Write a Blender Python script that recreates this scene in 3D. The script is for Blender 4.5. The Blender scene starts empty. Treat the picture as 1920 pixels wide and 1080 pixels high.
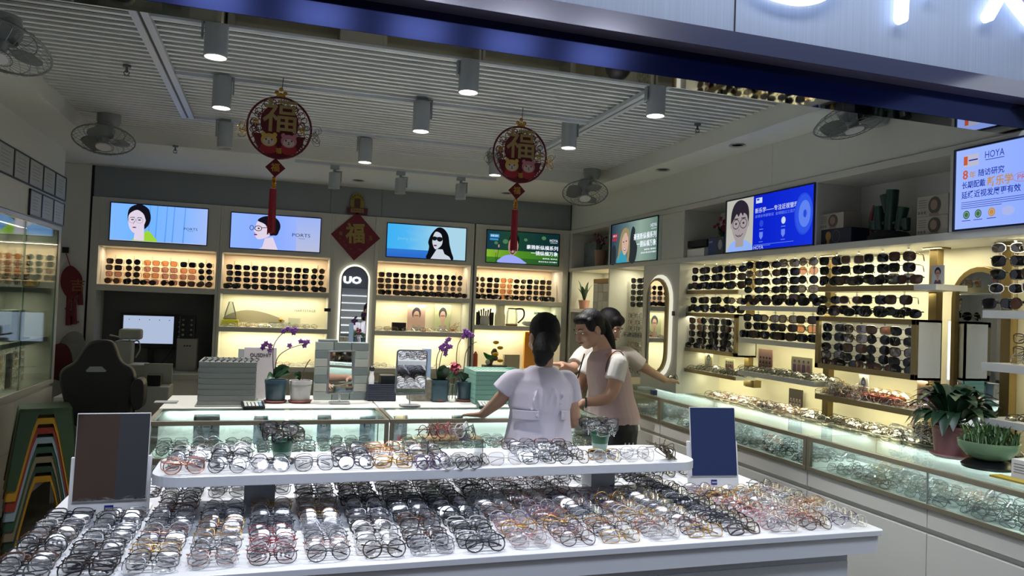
import bpy, bmesh, math, random
import numpy as np
from mathutils import Vector, Matrix
random.seed(7); rng = np.random.default_rng(7)
PI = math.pi
scn = bpy.context.scene
# ------------------------------------------------------------------ camera
EYE = np.array([0.0, 0.0, 1.6])
YAW, PITCH, ROLL, FPX = 0.309170558, 0.0242466678, 0.0387705369, 1407.62
cyw, syw = math.cos(YAW), math.sin(YAW)
c_w = np.array([syw*math.cos(PITCH), cyw*math.cos(PITCH), math.sin(PITCH)])
_r0 = np.array([cyw, -syw, 0.0]); _u0 = np.cross(_r0, c_w)
c_r = _r0*math.cos(ROLL)+_u0*math.sin(ROLL); c_u = -_r0*math.sin(ROLL)+_u0*math.cos(ROLL)
cam = bpy.data.cameras.new('camera'); camo = bpy.data.objects.new('camera', cam)
scn.collection.objects.link(camo); scn.camera = camo
cam.sensor_fit = 'HORIZONTAL'; cam.sensor_width = 36; cam.lens = FPX/1920*36; cam.clip_start = .05; cam.clip_end = 60
camo.matrix_world = Matrix(((c_r[0], c_u[0], -c_w[0], EYE[0]), (c_r[1], c_u[1], -c_w[1], EYE[1]), (c_r[2], c_u[2], -c_w[2], EYE[2]), (0, 0, 0, 1)))
def _ray(x, y): return c_w+(x-960)/FPX*c_r-(y-540)/FPX*c_u
def onX(x, y, X): d = _ray(x, y); return EYE+d*(X/d[0])      # where a sight line meets a real plane of the shop
def onY(x, y, Y): d = _ray(x, y); return EYE+d*(Y/d[1])
def onZ(x, y, Z): d = _ray(x, y); return EYE+d*((Z-1.6)/d[2])
# ------------------------------------------------------------------ world, exposure
wd = bpy.data.worlds.new('mall'); scn.world = wd; wd.use_nodes = True
bgn = wd.node_tree.nodes['Background']; bgn.inputs[0].default_value = (.47, .50, .60, 1); bgn.inputs[1].default_value = .46
scn.view_settings.view_transform = 'Standard'; scn.view_settings.look = 'None'
scn.view_settings.exposure = 1.25; scn.view_settings.gamma = 1.0; scn.view_settings.use_curve_mapping = False
scn.cycles.transparent_max_bounces = 12; scn.cycles.max_bounces = 7; scn.cycles.diffuse_bounces = 4
scn.cycles.glossy_bounces = 3; scn.cycles.transmission_bounces = 4
scn.cycles.sample_clamp_indirect = 4; scn.cycles.caustics_reflective = False; scn.cycles.caustics_refractive = False
# ------------------------------------------------------------------ helpers
def link(o): scn.collection.objects.link(o); return o
def lin(c):
    if isinstance(c, str): c = [int(c[i:i+2], 16)/255 for i in (0, 2, 4)]
    return tuple(v/12.92 if v <= .04045 else ((v+.055)/1.055)**2.4 for v in c[:3])
def tag(o, label=None, cat=None, group=None, kind=None):
    if label: o['label'] = label
    if cat: o['category'] = cat
    if group: o['group'] = group
    if kind: o['kind'] = kind
    return o
def light(kind, name, loc, energy, color=(1, 1, 1), size=.1, size_y=None, rot=(0, 0, 0), spot=None, blend=.5):
    l = bpy.data.lights.new(name, kind); l.energy = energy; l.color = color
    if kind == 'AREA':
        l.size = size
        if size_y: l.shape = 'RECTANGLE'; l.size_y = size_y
    elif kind == 'SPOT': l.spot_size = spot; l.spot_blend = blend; l.shadow_soft_size = size
    else: l.shadow_soft_size = size
    o = link(bpy.data.objects.new(name, l)); o.location = loc; o.rotation_euler = rot; return o
MATS = {}
ES = .43      # screens and lamp faces are set for this exposure
def mat(name, col, rough=.5, metal=0., emit=None, es=1., alpha=1., trans=0., spec=.5, noise=0., nscale=8., coat=0., bump=0., bscale=60., stretch=None):
    if name in MATS: return MATS[name]
    m = bpy.data.materials.new(name); m.use_nodes = True; nt = m.node_tree; b = nt.nodes['Principled BSDF']
    c = lin(col); b.inputs['Base Color'].default_value = (*c, 1); b.inputs['Roughness'].default_value = rough
    b.inputs['Metallic'].default_value = metal; b.inputs['Alpha'].default_value = alpha
    b.inputs['Transmission Weight'].default_value = trans; b.inputs['Specular IOR Level'].default_value = spec
    b.inputs['Coat Weight'].default_value = coat
    if emit is not None:
        b.inputs['Emission Color'].default_value = (*lin(emit), 1); b.inputs['Emission Strength'].default_value = es
    if noise or bump:
        tc = nt.nodes.new('ShaderNodeTexCoord'); src = tc.outputs['Object']
        if stretch:
            mp = nt.nodes.new('ShaderNodeMapping'); mp.inputs['Scale'].default_value = stretch
            nt.links.new(src, mp.inputs[0]); src = mp.outputs[0]
    if noise:
        n = nt.nodes.new('ShaderNodeTexNoise'); n.inputs['Scale'].default_value = nscale; n.inputs['Detail'].default_value = 4
        nt.links.new(src, n.inputs['Vector'])
        mx = nt.nodes.new('ShaderNodeMix'); mx.data_type = 'RGBA'
        mx.inputs[6].default_value = (*[v*(1-noise) for v in c], 1); mx.inputs[7].default_value = (*[min(1, v*(1+noise)) for v in c], 1)
        nt.links.new(n.outputs['Fac'], mx.inputs[0]); nt.links.new(mx.outputs[2], b.inputs['Base Color'])
    if bump:
        n = nt.nodes.new('ShaderNodeTexNoise'); n.inputs['Scale'].default_value = bscale; nt.links.new(src, n.inputs['Vector'])
        bp = nt.nodes.new('ShaderNodeBump'); bp.inputs['Strength'].default_value = bump; bp.inputs['Distance'].default_value = .01
        nt.links.new(n.outputs['Fac'], bp.inputs['Height']); nt.links.new(bp.outputs[0], b.inputs['Normal'])
    MATS[name] = m; return m
def glow(name, col, es=1.):
    if name in MATS: return MATS[name]
    m = bpy.data.materials.new(name); m.use_nodes = True; nt = m.node_tree; nt.nodes.clear()
    e = nt.nodes.new('ShaderNodeEmission'); o = nt.nodes.new('ShaderNodeOutputMaterial')
    e.inputs[0].default_value = (*lin(col), 1); e.inputs[1].default_value = es*ES; nt.links.new(e.outputs[0], o.inputs[0])
    MATS[name] = m; return m
def glowgrad(name, stops, axis=0, es=1., nz=0.):
    """screen picture background: a horizontal or vertical run of colours over the screen's own length"""
    m = bpy.data.materials.new(name); m.use_nodes = True; nt = m.node_tree; nt.nodes.clear()
    e = nt.nodes.new('ShaderNodeEmission'); o = nt.nodes.new('ShaderNodeOutputMaterial'); tc = nt.nodes.new('ShaderNodeTexCoord')
    sp = nt.nodes.new('ShaderNodeSeparateXYZ'); cr = nt.nodes.new('ShaderNodeValToRGB')
    nt.links.new(tc.outputs['Generated'], sp.inputs[0])
    src = sp.outputs[axis]
    if nz:
        n = nt.nodes.new('ShaderNodeTexNoise'); n.inputs['Scale'].default_value = 6; nt.links.new(tc.outputs['Generated'], n.inputs['Vector'])
        ma = nt.nodes.new('ShaderNodeMath'); ma.operation = 'MULTIPLY_ADD'; ma.inputs[1].default_value = nz
        nt.links.new(n.outputs['Fac'], ma.inputs[0]); nt.links.new(src, ma.inputs[2]); src = ma.outputs[0]
    nt.links.new(src, cr.inputs[0])
    while len(cr.color_ramp.elements) < len(stops): cr.color_ramp.elements.new(.5)
    for k, (p, c) in enumerate(stops):
        cr.color_ramp.elements[k].position = p; cr.color_ramp.elements[k].color = (*lin(c), 1)
    nt.links.new(cr.outputs[0], e.inputs[0]); e.inputs[1].default_value = es*ES; nt.links.new(e.outputs[0], o.inputs[0])
    MATS[name] = m; return m
def glassmat(name, tint='f4fbf8', refl=.10, rough=.02):
    if name in MATS: return MATS[name]
    m = bpy.data.materials.new(name); m.use_nodes = True; nt = m.node_tree; nt.nodes.clear()
    t = nt.nodes.new('ShaderNodeBsdfTransparent'); g = nt.nodes.new('ShaderNodeBsdfGlossy'); mx = nt.nodes.new('ShaderNodeMixShader')
    o = nt.nodes.new('ShaderNodeOutputMaterial'); lw = nt.nodes.new('ShaderNodeLayerWeight'); ma = nt.nodes.new('ShaderNodeMath')
    t.inputs[0].default_value = (*lin(tint), 1); g.inputs['Roughness'].default_value = rough
    lw.inputs[0].default_value = .35; ma.operation = 'MULTIPLY_ADD'; ma.inputs[1].default_value = .6; ma.inputs[2].default_value = refl*.5
    nt.links.new(lw.outputs['Fresnel'], ma.inputs[0]); nt.links.new(ma.outputs[0], mx.inputs[0])
    nt.links.new(t.outputs[0], mx.inputs[1]); nt.links.new(g.outputs[0], mx.inputs[2]); nt.links.new(mx.outputs[0], o.inputs[0])
    MATS[name] = m; return m
def rotz(a): return Matrix.Rotation(a, 4, 'Z')
class MB:
    """collects shapes (world or local metres) and links them as one mesh object"""
    def __init__(s): s.v = []; s.f = []; s.m = []; s.cur = 0
    def mi(s, i): s.cur = i; return s
    def add(s, vs, fs, T=None):
        n = len(s.v)
        if T is not None: vs = [tuple(T @ Vector(v)) for v in vs]
        s.v += [tuple(map(float, v)) for v in vs]
        for f in fs: s.f.append([i+n for i in f]); s.m.append(s.cur)
        return s
    def bx(s, x0, x1, y0, y1, z0, z1, T=None):
        vs = [(x, y, z) for z in (z0, z1) for y in (y0, y1) for x in (x0, x1)]
        return s.add(vs, [(0, 2, 3, 1), (4, 5, 7, 6), (0, 1, 5, 4), (2, 6, 7, 3), (0, 4, 6, 2), (1, 3, 7, 5)], T)
    def box(s, c, d, T=None): return s.bx(c[0]-d[0]/2, c[0]+d[0]/2, c[1]-d[1]/2, c[1]+d[1]/2, c[2]-d[2]/2, c[2]+d[2]/2, T)
    def rbox(s, x0, x1, y0, y1, z0, z1, r=.01, n=4, T=None):
        """box with rounded vertical corners"""
        return s.prism(rrect(x0, x1, y0, y1, r, n), z0, z1, T)
    def prism(s, poly, z0, z1, T=None):
        n = len(poly); vs = [(p[0], p[1], z0) for p in poly]+[(p[0], p[1], z1) for p in poly]
        fs = [list(range(n))[::-1], list(range(n, 2*n))]+[(i, (i+1) % n, (i+1) % n+n, i+n) for i in range(n)]
        return s.add(vs, fs, T)
    def cone(s, p0, p1, r0, r1, n=16, cap=True, T=None):
        p0 = Vector(p0); p1 = Vector(p1); d = (p1-p0).normalized(); a = d.orthogonal().normalized(); b = d.cross(a)
        vs = []
        for p, r in ((p0, r0), (p1, r1)):
            for k in range(n): t = 2*PI*k/n; vs.append(tuple(p+a*(r*math.cos(t))+b*(r*math.sin(t))))
        fs = [(k, (k+1) % n, (k+1) % n+n, k+n) for k in range(n)]
        if cap: fs += [list(range(n))[::-1], list(range(n, 2*n))]
        return s.add(vs, fs, T)
    def lathe(s, prof, c=(0, 0, 0), n=20, T=None, sx=1, sy=1, cap=True):
        vs = []; fs = []
        for r, z in prof:
            for k in range(n): t = 2*PI*k/n; vs.append((c[0]+r*math.cos(t)*sx, c[1]+r*math.sin(t)*sy, c[2]+z))
        for j in range(len(prof)-1):
            for k in range(n): fs.append((j*n+k, j*n+(k+1) % n, (j+1)*n+(k+1) % n, (j+1)*n+k))
        if cap and prof[0][0] > 1e-5: fs.append(list(range(n))[::-1])
        if cap and prof[-1][0] > 1e-5: fs.append([(len(prof)-1)*n+k for k in range(n)])
        return s.add(vs, fs, T)
    def ball(s, c, r, n=12, m=8, T=None):
        if not hasattr(r, '__len__'): r = (r, r, r)
        prof = [(math.sin(PI*j/m), -math.cos(PI*j/m)) for j in range(m+1)]
        vs = []; fs = []
        for a, z in prof:
            for k in range(n): t = 2*PI*k/n; vs.append((c[0]+r[0]*a*math.cos(t), c[1]+r[1]*a*math.sin(t), c[2]+r[2]*z))
        for j in range(m):
            for k in range(n): fs.append((j*n+k, j*n+(k+1) % n, (j+1)*n+(k+1) % n, (j+1)*n+k))
        return s.add(vs, fs, T)
    def tube(s, pts, r, n=6, closed=False, T=None):
        v, f = tube_np(pts, r, n, closed); return s.add(v, f, T)
    def quad(s, a, b, c, d, T=None): return s.add([a, b, c, d], [(0, 1, 2, 3)], T)
    def poly(s, pts, T=None): return s.add(pts, [list(range(len(pts)))], T)
    def build(s, name, mats, parent=None, smooth=False, bevel=0., local=False, recenter=True):
        me = bpy.data.meshes.new(name)
        org = Vector((0, 0, 0))
        if not local:
            if parent is not None:
                org = parent.location.copy()
                if parent.parent: org += parent.parent.location
            elif recenter and s.v:
                a = np.array(s.v); org = Vector((float((a[:, 0].min()+a[:, 0].max())/2), float((a[:, 1].min()+a[:, 1].max())/2), float(a[:, 2].min())))
        vs = [(x-org[0], y-org[1], z-org[2]) for x, y, z in s.v] if org.length > 0 else s.v
        me.from_pydata(vs, [], s.f)
        if not isinstance(mats, (list, tuple)): mats = [mats]
        for m in mats: me.materials.append(m)
        if len(mats) > 1: me.polygons.foreach_set('material_index', s.m)
        if smooth: me.polygons.foreach_set('use_smooth', [True]*len(s.f))
        me.update()
        if smooth and smooth != 'all':
            try: me.set_sharp_from_angle(angle=math.radians(38))
            except Exception: pass
        o = link(bpy.data.objects.new(name, me))
        if parent is not None: o.parent = parent
        elif not local: o.location = org
        if bevel:
            b = o.modifiers.new('edge', 'BEVEL'); b.width = bevel; b.segments = 2; b.limit_method = 'ANGLE'
        return o
def tube_np(pts, r, n=6, closed=False):
    P = [Vector(p) for p in pts]; N = len(P); vs = []; fs = []
    rr = r if hasattr(r, '__len__') else [r]*N
    a = None
    for i, p in enumerate(P):
        t = (P[(i+1) % N]-P[i-1]) if closed else (P[min(i+1, N-1)]-P[max(i-1, 0)])
        t.normalize()
        if a is None: a = t.orthogonal().normalized()
        else:
            a = a-t*a.dot(t); a = a.normalized() if a.length > 1e-6 else t.orthogonal().normalized()
        b = t.cross(a)
        for k in range(n): q = 2*PI*k/n; vs.append(tuple(p+a*(rr[i]*math.cos(q))+b*(rr[i]*math.sin(q))))
    for i in range(N if closed else N-1):
        for k in range(n): j = (i+1) % N; fs.append((i*n+k, i*n+(k+1) % n, j*n+(k+1) % n, j*n+k))
    if not closed: fs += [list(range(n))[::-1], [(N-1)*n+k for k in range(n)]]
    return vs, fs
def rrect(x0, x1, y0, y1, r, n=4):
    out = []
    for cx, cy, a in ((x1-r, y0+r, -PI/2), (x1-r, y1-r, 0), (x0+r, y1-r, PI/2), (x0+r, y0+r, PI)):
        for k in range(n+1): t = a+PI/2*k/n; out.append((cx+r*math.cos(t), cy+r*math.sin(t)))
    return out
def empty(name, loc, label=None, cat=None, group=None, rz=0., kind=None):
    o = link(bpy.data.objects.new(name, None)); o.location = loc; o.rotation_euler = (0, 0, rz); o.empty_display_size = .05
    return tag(o, label, cat, group, kind)
def kids(o): return [c for c in bpy.data.objects if c.parent is o]
def dup(root, loc=None, rot=None, label=None, group=None, ks=None):
    r = root.copy(); link(r)
    if loc is not None: r.location = loc
    if rot is not None: r.rotation_euler = rot
    if label: r['label'] = label
    if group: r['group'] = group
    for ch in (ks if ks is not None else kids(root)):
        c = ch.copy(); link(c); c.parent = r
    return r
def copy_tree(o, loc=None, rot=None, label=None, parent=None):
    c = o.copy(); link(c)
    if parent is not None: c.parent = parent
    if loc is not None: c.location = loc
    if rot is not None: c.rotation_euler = rot
    if label: c['label'] = label
    for ch in kids(o): copy_tree(ch, parent=c)
    return c
_tc = {}
def text_geo(s, bold=0.):
    key = (s, bold)
    if key in _tc: return _tc[key]
    cu = bpy.data.curves.new('t', 'FONT'); cu.body = s; cu.size = 1; cu.align_x = 'LEFT'; cu.resolution_u = 2; cu.offset = bold; cu.fill_mode = 'FRONT'
    ob = bpy.data.objects.new('t', cu); link(ob)
    dg = bpy.context.evaluated_depsgraph_get(); me = bpy.data.meshes.new_from_object(ob.evaluated_get(dg))
    v = np.array([tuple(x.co) for x in me.vertices]); f = [list(p.vertices) for p in me.polygons]
    bpy.data.objects.remove(ob); bpy.data.meshes.remove(me); bpy.data.curves.remove(cu)
    if len(v):
        v[:, 0] -= v[:, 0].min(); v[:, 1] -= v[:, 1].min()
    else: v = np.zeros((0, 3))
    _tc[key] = (v, f); return v, f
class Art:
    """flat picture or lettering laid on a real panel: u runs right, v up, in metres from the panel's lower left corner"""
    def __init__(s, mb, O, U, V):
        s.mb = mb; s.O = Vector(O); s.U = Vector(U).normalized(); s.V = Vector(V).normalized(); s.N = s.U.cross(s.V); s.k = 0; s.step = .0006
    def lay(s): s.k += 1; return s.k*s.step
    def pt(s, u, v, h): return tuple(s.O+s.U*u+s.V*v+s.N*h)
    def poly(s, i, pts, h=None):
        h = s.lay() if h is None else h
        s.mb.mi(i).poly([s.pt(u, v, h) for u, v in pts]); return s
    def rect(s, i, u0, v0, u1, v1, h=None): return s.poly(i, [(u0, v0), (u1, v0), (u1, v1), (u0, v1)], h)
    def ell(s, i, cu, cv, a, b, n=24, rot=0., h=None):
        c, d = math.cos(rot), math.sin(rot)
        return s.poly(i, [(cu+a*math.cos(t)*c-b*math.sin(t)*d, cv+a*math.cos(t)*d+b*math.sin(t)*c) for t in [2*PI*k/n for k in range(n)]], h)
    def ring(s, i, cu, cv, a, b, w, n=24):
        h = s.lay(); s.mb.mi(i)
        for k in range(n):
            t, q = 2*PI*k/n, 2*PI*(k+1)/n
            s.mb.poly([s.pt(cu+a*math.cos(t), cv+b*math.sin(t), h), s.pt(cu+a*math.cos(q), cv+b*math.sin(q), h), s.pt(cu+(a-w)*math.cos(q), cv+(b-w)*math.sin(q), h), s.pt(cu+(a-w)*math.cos(t), cv+(b-w)*math.sin(t), h)])
        return s
    def line(s, i, u0, v0, u1, v1, w):
        d = Vector((u1-u0, v1-v0)); n = Vector((-d.y, d.x)).normalized()*w/2
        return s.poly(i, [(u0-n.x, v0-n.y), (u1-n.x, v1-n.y), (u1+n.x, v1+n.y), (u0+n.x, v0+n.y)])
    def curve(s, i, pts, w):
        for a, b in zip(pts[:-1], pts[1:]): s.line(i, *a, *b, w)
        return s
    def text(s, i, t, u, v, hgt=None, wid=None, bold=0., align='l', rise=0., squeeze=1.):
        V, F = text_geo(t, bold)
        if not len(V): return s
        bw, bh = V[:, 0].max(), V[:, 1].max(); k = (wid/bw) if wid else (hgt/bh); ky = (hgt/bh) if hgt else k
        if align == 'r': u -= bw*k
        if align == 'c': u -= bw*k/2
        h = s.lay(); s.mb.mi(i)
        s.mb.add([s.pt(u+x*k, v+y*ky+x*k*rise, h+rise*0) for x, y, _ in V], F); return s
def spline(pts, n=8):
    """closed smooth outline through the given points"""
    P = [Vector((*p, 0)) for p in pts]; N = len(P); out = []
    for i in range(N):
        a, b, c, d = P[i-1], P[i], P[(i+1) % N], P[(i+2) % N]
        for k in range(n):
            t = k/n; q = .5*((2*b)+(c-a)*t+(2*a-5*b+4*c-d)*t*t+(3*b-a-3*c+d)*t**3); out.append((q.x, q.y))
    return out
def ospline(pts, n=8):
    P = [Vector(p) for p in pts]; P = [P[0]*2-P[1]]+P+[P[-1]*2-P[-2]]; out = []
    for i in range(1, len(P)-2):
        a, b, c, d = P[i-1], P[i], P[i+1], P[i+2]
        for k in range(n):
            t = k/n; out.append(.5*((2*b)+(c-a)*t+(2*a-5*b+4*c-d)*t*t+(3*b-a-3*c+d)*t**3))
    out.append(P[-2]); return out
ORD = 'first second third fourth fifth sixth seventh eighth ninth tenth eleventh twelfth thirteenth fourteenth fifteenth sixteenth seventeenth eighteenth nineteenth twentieth'.split()
# ------------------------------------------------------------------ materials
M = dict(
 wall=mat('painted_wall', 'd6d8d2', .6, noise=.04, nscale=2, bump=.02, bscale=40),
 wallgrey=mat('grey_wall_panel', '868d92', .55, noise=.04, nscale=3),
 ceil=mat('ceiling_paint', 'e0e1dc', .7, noise=.03, nscale=2),
 slat=mat('slat_paint', 'f0f2f0', .5), plenum=mat('dark_plenum', '15181b', .9),
 floor=mat('floor_tile', '5a5347', .22, noise=.15, nscale=4),
 cab=mat('white_laminate', 'c8c8c2', .35, noise=.02, nscale=3), cabdark=mat('mid_grey_laminate', '6e6e6a', .6),  # cabdark: plain mid grey for wall joints, kick plate and knobs
 tablew=mat('table_laminate', 'c9cdd4', .3, noise=.02, nscale=3),
 backpanel=mat('lit_back_panel', 'efe9d2', .5, noise=.02), bronze=mat('bronze_trim', '857653', .35, .6), gold=mat('brushed_gold_post', '7c6a42', .38, .5, noise=.1, nscale=20, stretch=(1, 1, .1)),
 champ=mat('champagne_frame', '8d8674', .35, .6), glass=glassmat('clear_glass'), glassg=glassmat('green_edge_glass', 'f0faf6', .12),
 acryl=glassmat('clear_acrylic', 'f2f6f6', .2), black=mat('black_plastic', '101114', .35), blackm=mat('black_matte', '15161a', .7), white=mat('white_plastic', 'dcdcdc', .35),
 greyp=mat('grey_plastic', '8a8d8e', .45), chrome=mat('chrome', 'd8dadc', .12, 1.), mirror=mat('mirror_glass', 'dfe3e3', .015, 1.),
 led=glow('led_strip', 'fff3c8', 5), ledw=glow('led_strip_white', 'f4fffb', 6), lampface=glow('lamp_face', 'fffbe6', 14),
 red=mat('festive_red', '8e1420', .5), goldf=mat('festive_gold', 'b98d35', .35, .5), screenframe=mat('screen_frame', '0c1830', .3),
)
LG = (1, .92, .62); LW = (1, .97, .88); LC = (.88, .98, 1.0)
# ------------------------------------------------------------------ lights of the place, and an added mall fill
# nine lit track spots hang under the slatted ceiling
SPOTS = [(-.29, 3.53), (-.317, 4.42), (-.365, 5.49), (.60, 5.53), (.79, 4.36), (.87, 3.56), (1.89, 3.55), (1.79, 4.52), (1.64, 5.72)]
LIT = [1, 1, 0, 1, 1, 1, 1, 1, 1]
for (x, y), on in zip(SPOTS, LIT):
    if on:
        front = y < 4
        light('SPOT', 'track_spot_light', (x, y-(.03 if front else 0), 2.485), 60 if front else 56, (1, .97, .95), .022, rot=(-.42 if front else -.05, 0, 0), spot=1.25 if front else 1.5, blend=.7)
light('AREA', 'mall_fill_light', (.6, .0, 5.2), 85, (.78, .85, 1), 5.5, 1.0, rot=(.25, 0, 0))  # unseen lamp, added to light header and sign board from outside
# ================================================================== the room
XL, XR, YB = -1.6, 2.985, 7.4
def struct(b, name, m, smooth=False, bevel=0): return tag(b.build(name, m, smooth=smooth, bevel=bevel), kind='structure')
struct(MB().bx(-3.2, 4.2, .2, 8.2, -.05, 0), 'floor', M['floor'])
struct(MB().bx(-3.2, 4.2, 2.46, 8.2, 2.96, 3.2), 'ceiling', M['plenum'])
b = MB()                                   # dropped soffit around the slatted field
b.bx(-2.6, -1.31, 2.46, 8.0, 2.70, 2.955); b.bx(2.705, 3.6, 2.46, 8.0, 2.70, 2.955); b.bx(-1.31, 2.705, 6.12, 8.0, 2.70, 2.955)
struct(b, 'ceiling_soffit', M['ceil'])
b = MB(); y = 2.50
while y < 6.10:
    b.bx(-1.31, 2.705, y, y+.026, 2.81, 2.822); y += .0705
b.bx(-.58, 1.95, 4.40, 4.47, 2.805, 2.87); b.bx(-.58, 1.95, 5.46, 5.53, 2.805, 2.87)
struct(b, 'ceiling_slats', M['slat'])
# right wall: recess back, upper band face above the cabinets
struct(MB().bx(3.36, 3.5, .6, 8.0, 0, 2.75), 'wall_right', M['backpanel'])
struct(MB().bx(3.0, 3.36, .6, YB, 2.43, 2.72).bx(2.998, 3.0, 4.04, 4.046, 2.43, 2.72), 'trim_1', [M['wall']])
b = MB().bx(-3.2, 3.5, 7.76, 7.9, 0, 2.75); struct(b, 'wall_back', M['backpanel'])
b = MB().bx(-1.535, 3.0, 7.43, 7.75, 2.43, 2.72); struct(b, 'trim_2', M['wallgrey'])
b = MB()
for xx in (.50, .99): b.bx(xx, xx+.006, 7.426, 7.429, 2.43, 2.70)
struct(b, 'trim_3', M['cabdark'])
b = MB().bx(-2.6, -1.555, 7.40, 7.75, 0, 2.72); struct(b, 'wall_back_left', M['wall'])
struct(MB().bx(-1.556, -1.535, 7.42, 7.74, 0, 2.70), 'trim_4', M['blackm'])
struct(MB().bx(-3.1, -1.95, .9, 7.9, 0, 2.74), 'wall_left', M['wall'])
# shop-front header: stepped polished metal boxes, sign board above
metalblue = mat('polished_header_metal', '2c345c', .14, .95, noise=.12, nscale=1.2, stretch=(1, 1, .2))
mirrorb = mat('mirror_underside', 'b9bcc2', .03, 1.)
cream = mat('satin_metal_edge', 'b4b2bc', .16, .95)
b = MB(); b.bx(-3.2, 4.2, 2.35, 2.45, 2.432, 2.80); b.mi(1).quad((-3.2, 2.35, 2.431), (-3.2, 2.45, 2.431), (4.2, 2.45, 2.431), (4.2, 2.35, 2.431))
b.mi(2).bx(-3.2, 4.2, 2.275, 2.349, 2.532, 2.60); b.mi(3).quad((-3.2, 2.275, 2.531), (-3.2, 2.349, 2.531), (4.2, 2.349, 2.531), (4.2, 2.275, 2.531))
struct(b, 'trim_5', [metalblue, mirrorb, cream, mat('satin_underside', '6c6880', .4, .6)])
board = mat('ribbed_sign_board', '8d96a6', .5, noise=.16, nscale=30, stretch=(6, 6, .05))
struct(MB().bx(-3.2, 4.2, 2.29, 2.34, 2.60, 3.9), 'wall_front', board)
ps = onY(1378, 30, 2.288); struct(MB().bx(ps[0]-.002, ps[0]+.002, 2.286, 2.2895, 2.60, 3.9), 'trim_6', M['blackm'])
# illuminated sign letters (only their lower ends are in the frame)
lt = glow('sign_letter_face', 'f6fbff', 3); sd = mat('sign_letter_side', '8aa0c8', .4, emit='bcd4ff', es=1.5)
sg = empty('sign_lettering', tuple(onY(1650, 20, 2.26)), 'glowing white rounded letters of the shop sign on the ribbed board above', 'sign')
def stroke(px, r):
    P = [Vector((*onY(x, y, 2.25)[[0, 2]], 0)) for x, y in px]
    P = [Vector((p.x, p.y, 0)) for p in ospline(P, 6)]
    L = []; R = []
    for i, p in enumerate(P):
        t = (P[min(i+1, len(P)-1)]-P[max(i-1, 0)]).normalized(); n = Vector((-t.y, t.x, 0)); L.append(p+n*r); R.append(p-n*r)
    def cap(p, t, rr): return [p+Matrix.Rotation(a, 3, 'Z') @ t*rr for a in np.linspace(PI/2, -PI/2, 7)[1:-1]]
    te = (P[-1]-P[-2]).normalized(); ts = (P[0]-P[1]).normalized()
    out = L+cap(P[-1], te, r)+R[::-1]+cap(P[0], ts, r)
    n = len(out); b = MB()
    vs = [(q.x, 2.245, q.y) for q in out]+[(q.x, 2.275, q.y) for q in out]
    b.mi(1).add(vs, [(i, (i+1) % n, (i+1) % n+n, i+n) for i in range(n)])
    m = len(P); b.mi(0)
    for i in range(m-1): b.add([(q.x, 2.2449, q.y) for q in (L[i], L[i+1], R[i+1], R[i])], [(0, 1, 2, 3)])
    for p, t in ((P[-1], te), (P[0], ts)):
        c = [p+Matrix.Rotation(a, 3, 'Z') @ t*r for a in np.linspace(PI/2, -PI/2, 9)]; b.poly([(q.x, 2.2449, q.y) for q in c])
    o = b.build('letter', [lt, sd], sg); return o
stroke([(1420, -34), (1450, -16), (1500, -4), (1545, -10), (1575, -32)], .020)
stroke([(1697, -60), (1695, -10), (1693, 32)], .022)
stroke([(1745, -40), (1752, -16)], .020)
stroke([(1892, -45), (1878, -10), (1856, 30)], .021)
stroke([(1888, -30), (1905, 2), (1940, 45)], .020)
light('AREA', 'sign_halo_light', tuple(onY(1690, -10, 2.0)+np.array([0, -.02, .25])), .9, (.7, .84, 1), 1.6, .3, rot=(PI/2, 0, 0))

# ------------------------------------------------------------------ back wall cabinets (bays)
BX = [(-1.47, -.50), (-.45, .52), (.975, 1.915), (1.98, 2.92)]
def bay_niche(b, x0, x1, z0, z1, yf=7.40, yb=7.74): pass
t = empty('wall_cabinet', (-.99, 7.4, 0), 'white wall bay with the dark desk alcove, leftmost on the back wall', 'cabinet', 'cabinet bays along the back wall')
b = MB()
b.bx(-1.535, -1.47, 7.4, 7.74, 0, 2.425).bx(-.50, -.477, 7.4, 7.74, 0, 2.425)
b.bx(-1.47, -.50, 7.4, 7.43, 1.995, 2.425).bx(-1.47, -.50, 7.43, 7.74, 2.40, 2.425).bx(-1.47, -.50, 7.4, 7.74, 1.60, 1.655).bx(-1.47, -.5, 7.43, 7.74, 1.995, 2.01)
b.build('body', M['cab'], t, bevel=.002)
MB().bx(-1.47, -.5, 7.735, 7.745, 1.655, 1.995).build('back_panel', mat('warm_back_panel', 'e9d3b4', .5), t)
MB().bx(-1.47, -.5, 7.735, 7.745, 0, 1.60).build('alcove_panel', mat('grey_alcove', '5c5e5b', .6), t)
labs = ['white shelving bay of the back wall right of the desk alcove', 'white shelving bay of the back wall right of the arched mirror', 'white shelving bay at the right end of the back wall']
SH = {1: (1.31, .945), 2: (1.31, .945), 3: (1.395, .945)}
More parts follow.
